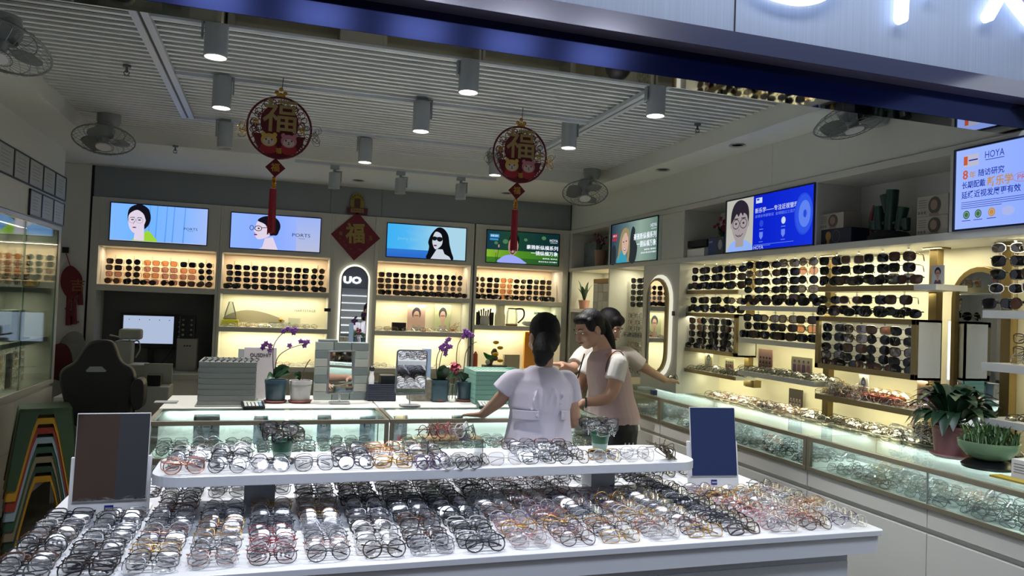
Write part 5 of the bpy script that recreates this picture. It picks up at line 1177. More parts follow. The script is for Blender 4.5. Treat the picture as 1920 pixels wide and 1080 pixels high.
def pot(name, px, Y, z1y, m, label, stems, flowers, leaves, sq=False, rad=None, sauc=saucer, fcol=PURP):
    """px=(left,right,bottom y) of the pot in the photo, Y its distance"""
    x0, x1 = X_(px[0], px[2]-20, Y), X_(px[1], px[2]-20, Y); cx = (x0+x1)/2; r = (x1-x0)/2; z1 = Z_((px[0]+px[1])/2, z1y, Y-r*.3)
    t = empty(name, (cx, Y, CZ), label, 'potted plant', 'potted orchids on the counter')
    b = MB()
    if sq: b.rbox(cx-r, cx+r, Y-r, Y+r, CZ+.006, z1, .015); b.rbox(cx-r-.004, cx+r+.004, Y-r-.004, Y+r+.004, z1-.015, z1, .018)
    else: b.lathe([(r*.82, .008), (r*.86, .012), (r, z1-CZ-.02), (r*1.04, z1-CZ-.02), (r*1.04, z1-CZ), (r*.94, z1-CZ), (r*.92, z1-CZ-.02)], (cx, Y, CZ), 24)
    b.build('pot', m, t, smooth=True)
    MB().lathe([(r*.95, 0), (r*1.1, .012), (r*1.02, .014), (r*.8, .006)], (cx, Y, CZ), 24).build('saucer', sauc, t, smooth=True)
    MB().lathe([(r*.93, z1-CZ-.012), (.0001, z1-CZ-.010)], (cx, Y, CZ), 20).build('soil', mat('bark_soil', '2a2018', .9, noise=.5, nscale=80), t)
    for pts in stems: MB().tube(ospline([(X_(x, y, Y+dy), Y+dy, Z_(x, y, Y+dy)) for x, y, dy in pts], 6), .0028, 5).build('stem', STEM, t, smooth=True)
    for i, (x, y) in enumerate(flowers):
        b = MB(); orchid_flower(b, (X_(x, y, Y-.02), Y-.02, Z_(x, y, Y-.02)), .019, i, (random.Random(i).uniform(-.5, .5), -1, .15)); b.build('flower', fcol, t)
    for (x0_, y0_, x1_, y1_, w) in leaves:
        b = MB(); leaf(b, (X_(x0_, y0_, Y), Y, Z_(x0_, y0_, Y)), (X_(x1_, y1_, Y-.04), Y-.05, Z_(x1_, y1_, Y-.05)), w, .02, up=(0, -1, .3)); b.build('leaf', GREEN, t, smooth='all')
    return t
pot('potted_orchid', (496, 538, 752), 4.62, 712, potb, 'dark blue-grey potted orchid with purple blooms beside the tray stack', [[(514, 708, 0), (512, 680, 0), (513, 650, 0), (523, 632, 0), (534, 622, 0)], [(515, 705, .0), (520, 672, 0), (540, 655, 0), (566, 646, 0)], [(513, 655, 0), (506, 650, 0), (498, 649, 0)]],
    [(531, 621), (540, 616), (547, 619), (554, 618), (551, 624), (494, 648), (499, 644), (493, 652), (507, 648), (506, 657), (543, 648), (564, 640), (572, 642), (571, 648), (577, 641)], [(515, 708, 543, 688, .030), (516, 708, 545, 700, .026), (514, 708, 500, 712, .022), (513, 706, 528, 694, .022)])
pot('potted_orchid', (542, 584, 753), 4.62, 714, mat('white_plastic_pot', 'a9aaa8', .4), 'white plastic pot with dark curled leaves and a bare orchid stem', [[(567, 712, 0), (570, 695, 0), (576, 682, 0), (582, 674, 0)]], [], [(562, 712, 548, 704, .016), (562, 712, 556, 698, .014), (563, 711, 552, 710, .012)])
# grey case wall
cb = [mat('case_box_a', '7c8480', .5), mat('case_box_b', '5f6a68', .5), mat('case_box_c', '8f938c', .5)]
zs_ = np.linspace(CZ, Z_(640, 642, 4.72), 8); xa, xb = X_(590, 700, 4.72), X_(690, 700, 4.72); k = 0
for i in range(7):
    n = 3; xs_ = np.linspace(xa, xb, n+1)
    for j in range(n):
        k += 1
        one(MB().bx(xs_[j]+.0015, xs_[j+1]-.0015, 4.72, 4.82, zs_[i]+.0008, zs_[i+1]-.0008), 'case_box', cb[(i*2+j*j+i*j) % 3], 'grey eyewear case box, %s layer from the counter, %s column behind the square mirror' % (ORD[i], ('left', 'middle', 'right')[j]), 'box', 'grey case boxes stacked on the counter', bevel=.002)
one(MB().bx(X_(597, 640, 4.76), X_(633, 640, 4.76), 4.73, 4.80, zs_[7], zs_[7]+.014), 'case_box', cb[1], 'flat dark case lying on top of the grey box wall', 'box', bevel=.002)
def stand_mirror(pxr, Y, basey, label, rr, frame=M['greyp'], tilt=-.05, yaw=0.):
    x0, x1 = X_(pxr[0], (pxr[1]+pxr[3])/2, Y), X_(pxr[2], (pxr[1]+pxr[3])/2, Y); z0, z1 = Z_((pxr[0]+pxr[2])/2, pxr[3], Y), Z_((pxr[0]+pxr[2])/2, pxr[1], Y)
    cx = (x0+x1)/2; hw = (x1-x0)/2; hh = (z1-z0)/2; t = empty('table_mirror', (cx, Y, CZ), label, 'mirror', 'tilting mirrors on the counter')
    T = Matrix.Translation((cx, Y, (z0+z1)/2)) @ Matrix.Rotation(yaw, 4, 'Z') @ Matrix.Rotation(-tilt, 4, 'X') @ XZ
    MB().prism(rrect(-hw, hw, -hh, hh, rr, 5), -.008, .008, T).build('frame', frame, t, bevel=.002)
    MB().prism(rrect(-hw+.008, hw-.008, -hh+.008, hh-.008, max(.002, rr-.008), 5), .008, .0092, T).build('glass', M['mirror'], t)
    MB().cone((cx, Y+.012, CZ+.01), (cx, Y+.012, z0+.06), .006, .006, 10).build('stem', M['chrome'], t, smooth=True)
    MB().rbox(cx-.06, cx+.06, Y-.04, Y+.06, CZ, CZ+.01, .02).build('base', M['greyp'], t, bevel=.002)
stand_mirror((610, 657, 668, 738), 4.55, 757, 'square silver-framed tilting mirror before the grey box wall', .005, mat('silver_frame', '9a9da0', .25, .8), .0, .46)
stand_mirror((742, 655, 800, 740), 4.43, 768, 'rounded grey tilting mirror on the right counter unit', .02, mat('grey_mirror_frame', '8b9298', .35), -.06)
# dark basket with items, patterned box
bx0, bx1 = X_(690, 730, 4.66), X_(743, 730, 4.66)
t = empty('storage_basket', ((bx0+bx1)/2, 4.72, CZ), 'dark slate woven basket between the grey boxes and the rounded mirror', 'basket')
b = MB(); zb = Z_(716, 721, 4.66)
b.bx(bx0, bx1, 4.66, 4.82, CZ, CZ+.006)
for a, c, d, e in ((bx0, bx1, 4.66, 4.668), (bx0, bx1, 4.812, 4.82), (bx0, bx0+.008, 4.668, 4.812), (bx1-.008, bx1, 4.668, 4.812)): b.bx(a, c, d, e, CZ+.006, zb)
b.build('body', mat('slate_basket', '2e3444', .6), t, bevel=.002)
b = MB()
for q in range(9): b.bx(bx0, bx1, 4.657, 4.66, CZ+.012+q*.011, CZ+.017+q*.011)
b.build('ribs', MATS['slate_basket'], t)
one(MB().bx(X_(713, 710, 4.72), X_(741, 710, 4.72), 4.70, 4.79, CZ+.03, Z_(727, 704, 4.7)), 'black_case', M['black'], 'black glasses case standing in the slate basket', 'case', bevel=.004)
t = empty('figurine', (X_(697, 705, 4.70), 4.70, CZ+.012), 'small white figure with a round black head in the slate basket', 'figurine')
x, z = X_(697, 700, 4.70), Z_(697, 692, 4.70); MB().lathe([(.014, CZ-z+.02), (.018, -.05), (.012, -.03), (.014, -.015), (.004, -.008)], (x, 4.70, z), 14).build('body', M['white'], t, smooth=True); MB().ball((x, 4.70, z+.002), .017, 14, 8).build('head', M['black'], t, smooth=True)
b = MB().bx(X_(768, 735, 4.68), X_(810, 735, 4.68), 4.66, 4.80, CZ, Z_(790, 712, 4.66)); one(b, 'patterned_box', mat('patterned_box', '6f6c60', .6, noise=.9, nscale=40), 'grey-brown patterned box half hidden behind the rounded mirror', 'box', bevel=.002)
b = MB().bx(X_(792, 680, 4.9), X_(807, 680, 4.9), 4.88, 4.93, CZ, Z_(800, 654, 4.9)); one(b, 'blue_box', mat('pale_blue_card', '7f93ad', .5), 'pale blue box standing behind the rounded mirror', 'box')
pot('potted_orchid', (809, 838, 752), 4.66, 712, potb, 'square slate pot with tall orchid of violet blooms, right of the patterned box', [[(820, 712, 0), (818, 685, 0), (820, 668, 0), (825, 656, 0)], [(822, 710, 0), (824, 685, 0), (828, 665, 0), (832, 655, 0)]],
    [(828, 650), (833, 647), (838, 652), (830, 655), (836, 658), (841, 650), (838, 639), (836, 644), (842, 636), (845, 650), (835, 664), (826, 652)], [(826, 712, 832, 684, .035), (828, 712, 842, 690, .030), (822, 712, 828, 696, .02)], sq=True)
pot('potted_orchid', (856, 886, 752), 4.66, 716, potb, 'slate pot with tall orchid stems beside the teal tray stack', [[(862, 714, 0), (856, 680, 0), (858, 650, 0), (864, 636, 0)], [(868, 710, 0), (871, 680, 0), (874, 660, 0), (884, 646, 0), (894, 641, 0)]], [(868, 632), (872, 626), (876, 622), (880, 625), (877, 630), (872, 620), (886, 629)], [(868, 714, 858, 700, .02), (868, 714, 878, 702, .02), (870, 714, 880, 708, .016)])
# red carnation in a glass jar
t = empty('flower_jar', (X_(848, 740, 4.62), 4.62, CZ), 'clear glass jar with a red carnation between the slate pots', 'vase')
x = X_(848, 740, 4.62); MB().lathe([(.026, 0), (.03, .01), (.024, .03), (.030, .07), (.024, .11), (.026, .115)], (x, 4.62, CZ), 20, cap=False).build('jar', M['acryl'], t, smooth=True)
b = MB(); c = onY(853, 690, 4.62)
rs_ = random.Random(2)
for k in range(34):
    d = Vector((rs_.gauss(0, 1), rs_.gauss(0, 1)*.7, rs_.gauss(0, .8))).normalized(); p = Vector(c)+d*.038*rs_.uniform(.5, 1); u = d.orthogonal().normalized(); v = d.cross(u); b.add([tuple(p-u*.016), tuple(p+v*.014+d*.006), tuple(p+u*.016), tuple(p-v*.014+d*.004)], [(0, 1, 2, 3)])
b.build('bloom', mat('carnation', '8a1e3c', .5, noise=.3, nscale=30), t); MB().tube([(x, 4.62, CZ+.02), (c[0], 4.62, c[2]-.02)], .003, 5).build('stem', GREEN, t)
for k in range(4): b = MB(); leaf(b, (c[0], 4.62, c[2]-.03), (c[0]-.05+.035*k, 4.60, c[2]-.07), .014, .01, up=(0, -1, 0)); b.build('leaf', GREEN, t, smooth='all')
# teal trays
teal = mat('teal_tray_plastic', '6f9c90', .4); tx0, tx1 = X_(892, 720, 4.5), X_(990, 720, 4.5)
nT = 7; zt1 = Z_(920, 696, 4.5); hT = (zt1-CZ)/nT
for k in range(nT):
    z = CZ+k*hT; b = MB(); b.bx(tx0+.004*(k == 0), tx1, 4.5, 4.82, z, z+.004).bx(tx0, tx1, 4.5, 4.505, z+.004, z+hT-.001).bx(tx0, tx1, 4.815, 4.82, z+.004, z+hT-.001).bx(tx0, tx0+.005, 4.505, 4.815, z+.004, z+hT-.001).bx(tx1-.005, tx1, 4.505, 4.815, z+.004, z+hT-.001)
    t = empty('display_tray', ((tx0+tx1)/2, 4.66, z), 'teal eyewear tray, %s in the teal stack by the woman in lilac' % ('lowest', 'second from the bottom', 'third from the bottom', 'fourth from the bottom', 'fifth from the bottom', 'just below the topmost', 'topmost')[k], 'tray', 'teal trays stacked on the counter')
    b.build('tray_body', teal, t, bevel=.0012)
    if k == nT-1:
        b = MB()
        for q in range(9): b.add([(tx0+.01+q*.03, 4.51, z+hT-.004), (tx0+.025+q*.03, 4.51, z+hT-.004), (tx0+.012+q*.03, 4.81, z+hT-.004), (tx0-.0+q*.03+.006, 4.81, z+hT-.004)], [(0, 1, 2, 3)])
        b.build('liner_stripe', mat('tray_liner', 'a8b8a8', .5), t)
# cards inside the front glass counter
sil = mat('card_print_dark', '3a3c48', .5); skc = mat('card_print_skin', '9aa4b4', .5); crd = mat('card_blue_grey', '8c9cae', .5); crd2 = mat('card_grey', '70747c', .5); redp = mat('card_print_red', 'b04a60', .5)
def card(O, U, W, H, label, group, bgm=crd, fig='face', N=None, name='portrait_card', mats=None):
    U = Vector(U).normalized(); V = Vector((0, 0, 1)); n = U.cross(V); O = Vector(O)
    t = empty(name, tuple(O), label, 'card', group); b = MB(); vs = []
    for h in (0, .004):
        for v in (0, H):
            for u in (0, W): vs.append(tuple(O+U*u+V*v+n*h))
    b.add(vs, [(0, 2, 3, 1), (4, 5, 7, 6), (0, 1, 5, 4), (2, 6, 7, 3), (0, 4, 6, 2), (1, 3, 7, 5)]); b.build('board', bgm, t)
    b = MB(); a = Art(b, tuple(O+n*.0042), U, V); a.step = .0002
    ms = mats or [sil, skc, redp, M['white']]
    if fig == 'face':
        a.poly(2, [(W*.2, .0), (W*.8, .0), (W*.72, H*.22), (W*.3, H*.22)]) if bgm is not crd else a.poly(1, [(W*.2, .0), (W*.8, .0), (W*.72, H*.22), (W*.3, H*.22)])
        a.ell(0, W*.5, H*.66, W*.25, H*.22); a.ell(1, W*.5, H*.56, W*.17, H*.22); a.poly(1, [(W*.43, H*.15), (W*.57, H*.15), (W*.57, H*.4), (W*.43, H*.4)])
        a.poly(0, spline([(W*.30, H*.60), (W*.34, H*.82), (W*.5, H*.9), (W*.68, H*.82), (W*.70, H*.60), (W*.6, H*.74), (W*.42, H*.74)], 3)); a.line(0, W*.38, H*.58, W*.62, H*.58, H*.03)
    elif fig == 'group':
        for k in range(4):
            u = W*(.16+.225*k); a.poly(2 if k % 2 else 0, [(u-W*.10, 0), (u+W*.10, 0), (u+W*.07, H*.62), (u-W*.07, H*.62)]); a.ell(1, u, H*.72, W*.05, H*.07, 12); a.ell(0, u, H*.78, W*.055, H*.06, 12)
    elif fig == 'crowd':
        for r_ in range(2):
            for k in range(4): u = W*(.16+.225*k); v = H*(.5-.22*r_); a.poly(2, [(u-W*.11, 0), (u+W*.11, 0), (u+W*.08, v), (u-W*.08, v)]); a.ell(1, u, v+H*.07, W*.06, H*.06, 12); a.ell(0, u, v+H*.11, W*.065, H*.05, 12)
    b.build('print', ms, t); return t
GC = 'picture cards inside the front glass counter'
for (x0, y0, x1, y1), lb, bgm in (((362, 772, 413, 815), 'large grey portrait card in the left glass counter', crd2), ((475, 779, 503, 808), 'small portrait card, second from the left inside the counter', crd), ((594, 777, 621, 808), 'blue-grey portrait card below the grey box wall', crd), ((674, 780, 704, 808), 'pale portrait card left of the counter joint', crd), ((738, 778, 764, 810), 'dark-edged portrait card just right of the counter joint', crd2), ((846, 778, 868, 806), 'dark card beside the pink box inside the counter', crd2)):
    Y = 4.365; p = onY(x0, y1, Y); q = onY(x1, y0, Y); card((p[0], Y, .792), (1, 0, 0), q[0]-p[0], min(q[2], .955)-.792, lb, GC, bgm)
p, q = onY(805, 806, 4.25), onY(866, 792, 4.25); one(MB().bx(p[0], q[0], 4.22, 4.30, .791, max(.86, q[2])), 'gift_box', mat('pink_card', 'b98a80', .5), 'pink box inside the right front glass counter', 'box', bevel=.002)
# ---- back wall shelves
def on_shelf(x0, y1, x1, y0, zb, Y): p = onY(x0, y1, Y); q = onY(x1, y0, Y); return p[0], q[0], zb, q[2]
S1, S2, S3 = 1.311, 1.396, .946
x0, x1, z0, z1 = on_shelf(415, 612, 447, 600, S1, 7.62); one(MB().bx(x0, x1, 7.60, 7.70, z0, z1), 'yellow_box', mat('bright_yellow', 'c9c81e', .5), 'bright yellow box under the glass bag ornament', 'box', bevel=.002)
t = empty('glass_bag_ornament', ((x0+x1)/2, 7.65, z1), 'clear bag-shaped glass ornament standing on the yellow box', 'ornament'); c0, z2 = (x0+x1)/2, Z_(430, 566, 7.62)
MB().tube([(c0-.055, 7.65, z1+.006), (c0+.055, 7.65, z1+.006), (c0+.045, 7.65, z1+.06), (c0+.015, 7.65, z2), (c0-.015, 7.65, z2), (c0-.045, 7.65, z1+.06)], .006, 6, True).build('outline', mat('bag_outline', '6a6a66', .3), t, smooth=True)
MB().prism([(c0-.05, z1+.008), (c0+.05, z1+.008), (c0+.04, z1+.06), (c0+.012, z2-.01), (c0-.012, z2-.01), (c0-.04, z1+.06)], -7.66, -7.64, XZ).build('body', M['acryl'], t)
x0, x1, z0, z1 = on_shelf(503, 610, 545, 600, S1, 7.6); one(MB().bx(x0, x1, 7.58, 7.68, z0, z0+.045), 'crystal_block', M['acryl'], 'low clear crystal block on the shelf left of the arched mirror', 'ornament', 'crystal blocks on the back shelf')
one(MB().bx(x1-.02, x1+.09, 7.60, 7.64, z0, z0+.09), 'crystal_block', M['acryl'], 'upright clear crystal block behind the gold ball', 'ornament', 'crystal blocks on the back shelf')
one(MB().ball(((x0+x1)/2+.01, 7.63, z0+.045+.020), .020, 14, 8), 'gold_ball', M['goldf'], 'small gold ball ornament on the crystal block', 'ornament', smooth=True)
xt = X_(553, 580, 7.73); b = MB(); a = Art(b, (X_(553, 580, 7.733), 7.7335, Z_(575, 585, 7.733)), (1, 0, 0), (0, 0, 1)); a.text(0, 'HARTSTAGE', 0, 0, .022, .20, 0); a.poly(1, spline([(-.62, -.05), (-.45, .0), (-.25, -.03), (-.1, -.11), (-.62, -.11)], 4)); one(b, 'shelf_backdrop_print', [mat('print_grey', '8a8678', .6), mat('print_taupe', 'a59c84', .6)], 'faint grey lettering with taupe swoosh printed behind the crystal blocks', 'print')
for k, px in enumerate((419, 434)): one(MB().ball((X_(px, 670, 7.6), 7.6, S3+.032), .032, 16, 10), 'crystal_ball', M['acryl'], 'clear crystal ball, %s of two on the lower shelf' % ('left', 'right')[k], 'ornament', 'crystal balls', smooth=True)
wh = [sil, mat('poster_skin', 'c9a498', .5), mat('poster_grey_cloth', 'a8a2a0', .5), M['white']]
p, q = onY(763, 615, 7.66), onY(798, 572, 7.66); card((p[0], 7.66, S1), (1, 0, 0), q[0]-p[0], q[2]-S1, 'pink poster of a woman with earrings on the middle shelf', 'portrait posters on the back shelf', mat('poster_pink', 'c9a6a0', .5), 'face', mats=wh, name='portrait_poster')
p, q = onY(814, 612, 7.68), onY(846, 572, 7.68); card((p[0], 7.68, S1+.0), (1, 0, 0), q[0]-p[0], q[2]-S1, 'pale poster of a boy with a bowl haircut right of the pink one', 'portrait posters on the back shelf', mat('poster_green', 'b9bf9a', .5), 'face', mats=wh, name='portrait_poster')
x0, x1, z0, z1 = on_shelf(735, 616, 762, 607, S1, 7.5); one(MB().rbox(x0, x1, 7.50, 7.55, z0, z1+.01, .01), 'glasses_case', M['black'], 'black glasses case on the shelf beside the pink poster', 'case', bevel=.004)
b = MB(); c = onY(850, 605, 7.58); rs_ = random.Random(4)
for k in range(14): b.tube(ospline([(c[0], 7.58, S1+.005), (c[0]+rs_.uniform(-.05, .05), 7.58, S1+.03+rs_.random()*.02), (c[0]+rs_.uniform(-.08, .08), 7.58, S1+.05+rs_.random()*.06)], 4), .0016, 4)
b.ball((c[0], 7.58, S1+.02), .018, 12, 8); one(b, 'twig_ornament', mat('twig_copper', 'a8705a', .4, .4), 'copper twig ornament with a round flower centre on the shelf', 'ornament', smooth=True)
for (px0, px1, y0), lb, m_ in (((892, 900, 585), 'dark mug at the left end of the kettle shelf', M['black']), ((899, 917, 592), 'white mug filled with black brushes', M['white']), ((917, 926, 586), 'dark jar left of the glass jug', M['black'])):
    x0, x1, z0, z1 = on_shelf(px0, 608, px1, y0, S2, 7.5); t = empty('mug', ((x0+x1)/2, 7.5, z0), lb, 'mug', 'mugs on the kettle shelf'); r = (x1-x0)/2
    MB().lathe([(r*.9, 0), (r, .004), (r, z1-z0), (r*.9, z1-z0), (r*.88, .01)], ((x0+x1)/2, 7.5, z0), 18).build('cup', m_, t, smooth=True)
    if 'brushes' in lb:
        for k in range(6): xx = x0+.012+k*(x1-x0-.02)/5; MB().cone((xx, 7.5, z0+.02), (xx+.01*(k-2.5), 7.5, z1+.05+.012*(k % 3)), .004, .009, 8).build('brush', M['black'], t)
x0, x1, z0, z1 = on_shelf(927, 608, 948, 574, S2, 7.5)
t = empty('glass_jug', ((x0+x1)/2, 7.5, z0), 'tall clear jug with dark markings beside the kettle', 'jug'); r = (x1-x0)/2
MB().lathe([(r, 0), (r, .10), (r*.8, .14), (r*.85, z1-z0)], ((x0+x1)/2, 7.5, z0), 20, cap=False).build('body', mat('frosted_jug', 'c8c4a8', .3, alpha=.75), t, smooth=True); MB().lathe([(r*.86, z1-z0), (r*.86, z1-z0+.012), (.001, z1-z0+.015)], ((x0+x1)/2, 7.5, z0), 18).build('lid', M['white'], t, smooth=True)
x0, x1, z0, z1 = on_shelf(948, 609, 971, 580, S2, 7.5)
t = empty('kettle', ((x0+x1)/2, 7.5, z0), 'glass kettle with black handle on the upper shelf', 'kettle'); r = (x1-x0)/2; cx = (x0+x1)/2; hk = z1-z0
MB().lathe([(r*.95, .012), (r, .05), (r*.9, hk*.8), (r*.75, hk)], (cx, 7.5, z0), 20, cap=False).build('body', M['acryl'], t, smooth=True); MB().lathe([(r, 0), (r*1.02, .018), (r*.9, .02)], (cx, 7.5, z0), 20).build('base', mat('kettle_amber', 'a87a4a', .3), t, smooth=True)
MB().lathe([(r*.78, hk), (r*.6, hk+.012), (.001, hk+.015)], (cx, 7.5, z0), 20).build('lid', M['black'], t, smooth=True); MB().tube(ospline([(cx+r*.6, 7.5, z0+hk+.004), (cx+r*1.9, 7.5, z0+hk), (cx+r*2.05, 7.5, z0+hk*.55), (cx+r*1.1, 7.5, z0+.03)], 5), .009, 8).build('handle', M['black'], t, smooth=True)
b = MB(); x0, x1, z0, z1 = on_shelf(978, 611, 1008, 597, S2, 7.5)
b.ball(((x0+x1)/2, 7.5, z0+.03), ((x1-x0)/2, .06, .03), 14, 8); one(b, 'plastic_bag', mat('plastic_bag', 'b4bcc2', .25, alpha=.8, bump=.5, bscale=25), 'crumpled pale plastic bag right of the kettle', 'bag', smooth=True)
for (a_, b_, c_, d_), lb, m_ in (((1008, 590, 1030, 574), 'dark green flat box, topmost behind the woman in lilac', '285c46'), ((1017, 597, 1048, 586), 'green box in the middle of the pile by the bay edge', '1f7a52'), ((1032, 617, 1050, 597), 'bright green box, lowest of the pile by the bay edge', '178a60')):
    pass
gx = X_(1010, 600, 7.55); gw = X_(1048, 600, 7.55)
one(MB().bx(gx+.06, gw, 7.52, 7.68, S2, S2+.09), 'green_box', mat('green_box_a', '16805a', .5), 'bright green box, lowest of the green pile at the shelf end', 'box', 'green boxes on the kettle shelf', bevel=.002)
one(MB().bx(gx+.03, gw-.02, 7.54, 7.68, S2+.09, S2+.125), 'green_box', mat('green_box_b', '1d6e4e', .5), 'flat green box lying in the middle of the green pile', 'box', 'green boxes on the kettle shelf', bevel=.002)
one(MB().bx(gx-.01, gx+.11, 7.56, 7.68, S2+.125, S2+.15), 'green_box', mat('green_box_c', '2a5a48', .5), 'dark green flat box, topmost of the green pile', 'box', 'green boxes on the kettle shelf', bevel=.002)
# yellow rock ornament, orange cylinder, orange card on the low shelf
x0, x1, z0, z1 = on_shelf(906, 693, 946, 640, S3, 7.5); cx = (x0+x1)/2
t = empty('rock_ornament', (cx, 7.5, z0), 'carved rock ornament with yellow ingots and green leaves on the low shelf', 'ornament')
MB().rbox(x0, x1+.02, 7.44, 7.58, z0, z0+.035, .01).build('plinth', mat('dark_wood', '3a3430', .5), t, bevel=.003)
b = MB(); rs_ = random.Random(8)
for k in range(10): b.ball((cx-.03+.007*k+rs_.uniform(-.02, .02), 7.5+rs_.uniform(-.02, .02), z0+.05+.019*k*(1 if k < 8 else .6)), (.035-.001*k, .028, .028), 9, 6)
b.build('rock', mat('rock_grey', '5c5a48', .7, noise=.6, nscale=30), t, smooth=True)
for k, (u, v) in enumerate(((912-906, 652-640), (930-906, 642-640), (938-906, 652-640), (929-906, 664-640), (938-906, 676-640))):
    if k == 0: continue
    MB().ball((X_(906+u, 640+v, 7.46), 7.46, Z_(906+u, 640+v, 7.46)), (.034, .024, .020), 12, 7).build('ingot', mat('ingot_yellow', 'd8a81c', .4), t, smooth=True)
b = MB()
for k in range(5): leaf(b, (x0+.03, 7.47, z0+.10), (x0-.02+.03*k, 7.45, z0+.17-.01*k), .016, .01, up=(0, -1, 0))
b.build('leaves', mat('jade_green', '2f8a3a', .4), t); MB().ball((x0+.03, 7.45, z0+.07), .026, 12, 8).build('pearl', mat('jade_white', 'b4c4b4', .3), t, smooth=True)
x0 = X_(891, 680, 7.45); r_ = .024; one(MB().lathe([(r_, 0), (r_, .15), (r_*.5, .165), (r_*.4, .175)], (x0, 7.45, S3), 16), 'spray_bottle', mat('orange_red', 'c05a38', .4), 'orange-red bottle on the low shelf beside the rock ornament', 'bottle', smooth=True)
p, q = onY(982, 690, 7.6), onY(1000, 622, 7.6); one(MB().bx(p[0]-.0, q[0]+.05, 7.60, 7.64, S3, q[2]), 'orange_box', mat('orange_card', 'd8923a', .5), 'orange box on the low shelf behind the woman in lilac', 'box', bevel=.002)
p, q = onY(945, 694, 7.5), onY(975, 665, 7.5); one(MB().bx(p[0], q[0], 7.5, 7.56, S3, q[2]), 'cream_box', mat('cream_card', 'b8ae98', .5), 'cream box with torn edge right of the rock ornament', 'box', bevel=.003)
# ---- fu diamond and golden shrine sign on the pier
C = onY(667, 443, 7.40); T = Matrix.Translation((C[0], 7.402, C[2])) @ Matrix.Rotation(PI/4+.03, 4, 'Y')
t = empty('fortune_diamond', (C[0], 7.40, C[2]), 'large red diamond fortune sign with golden character above the arched mirror', 'sign')
MB().box((0, 0, 0), (.335, .008, .335), T).build('panel', mat('fortune_red', '6e1026', .45, noise=.25, nscale=14), t)
b = MB(); a = Art(b, (C[0]-.095, 7.397, C[2]-.075), (1, 0, .05), (-.05, 0, 1)); a.text(0, '福', 0, 0, .20, .185, .028)
b.build('character', mat('fortune_gold', '9a8a48', .5), t)
b = MB(); a = Art(b, (C[0], 7.3965, C[2]), (1, 0, 0), (0, 0, 1)); rs_ = random.Random(6)
for k in range(46):
    u, v = rs_.uniform(-.19, .19), rs_.uniform(-.2, .0)
    if abs(u)+abs(v) < .20 and v < -.05+abs(u)*.3: a.curve(k % 2, [(u, v), (u+rs_.uniform(-.015, .015), v+.012), (u+rs_.uniform(-.02, .02), v+.02)], .003)
a.text(1, '金', -.165, .0, .04, .04, .01); a.text(1, '玉', .12, -.03, .04, .04, .01)
b.build('ornament_print', [mat('fortune_pink', '9a4a5a', .5), mat('fortune_olive', '8a7a3c', .5)], t)
C2 = onY(670, 378, 7.41)
t = empty('shrine_sign', (C2[0], 7.40, C2[2]-.08), 'golden arch ornament on a red plaque above the fortune diamond', 'sign')
b = MB(); x, z = C2[0], C2[2]
b.prism(spline([(x-.055, z-.06), (x-.062, z+.02), (x-.05, z+.055), (x, z+.085), (x+.05, z+.055), (x+.062, z+.02), (x+.055, z-.06)], 4), -7.415, -7.40, XZ); b.build('arch', mat('shrine_gold', '8a7a30', .5, .2), t)
b = MB(); b.prism([(x-.028, z-.06), (x+.028, z-.06), (x+.028, z+.03), (x-.028, z+.03)], -7.40, -7.396, XZ)
for k in range(7): aa = PI*k/6; b.ball((x+.050*math.cos(aa), 7.398, z+.02+.04*math.sin(aa)), (.006, .003, .006), 8, 4)
b.build('inlay', mat('shrine_brown', '4a3420', .6), t)
b = MB(); b.bx(x-.095, x+.10, 7.398, 7.42, z-.125, z-.062); b.build('plaque', mat('plaque_maroon', '5a2230', .5), t)
b = MB(); a = Art(b, (x-.06, 7.397, z-.108), (1, 0, 0), (0, 0, 1)); a.rect(0, 0, 0, .125, .038); a.text(1, '招财进宝', .008, .006, .026, .108, .01); b.build('lettering', [mat('plaque_gold', '94764a', .5), mat('plaque_ink', '5a2a20', .5)], t)
one(MB().bx(X_(608, 580, 7.40), X_(620, 580, 7.40), 7.392, 7.399, Z_(614, 584, 7.4), Z_(614, 578, 7.4)), 'wall_switch', M['black'], 'small black switch on the edge left of the arched mirror', 'switch')
# ---- corner niche
def onXp(x, y, X=XR): return onX(x, y, X)
MBx = MB().bx(3.0, 3.35, 6.415, 7.33, 1.565, 1.60); one(MBx, 'wall_shelf', M['cab'], 'white corner shelf holding the cartons and the small pink pot', 'shelf', 'shelves on the right wall', bevel=.002)
cs = 1.60
for k in range(12):
    r_, c_ = divmod(k, 4); y1_ = 6.86-.115*c_
    one(MB().bx(3.04, 3.14, y1_-.11, y1_, cs+.085*r_, cs+.083+.085*r_), 'white_carton', mat('carton_white', 'b9bab2', .5) if (k*7) % 3 else mat('carton_pale', '9fa29c', .5), 'small white carton, %s layer, %s from the corner, on the corner shelf' % (('lowest', 'middle', 'upper')[r_], ORD[c_]), 'box', 'white cartons on the corner shelf', bevel=.002)
one(MB().bx(3.03, 3.15, 6.43, 6.84, cs+.256, cs+.30), 'cardboard_tray', mat('kraft_card', 'b08d50', .6), 'long brown cardboard tray on top of the white cartons', 'box', bevel=.002)
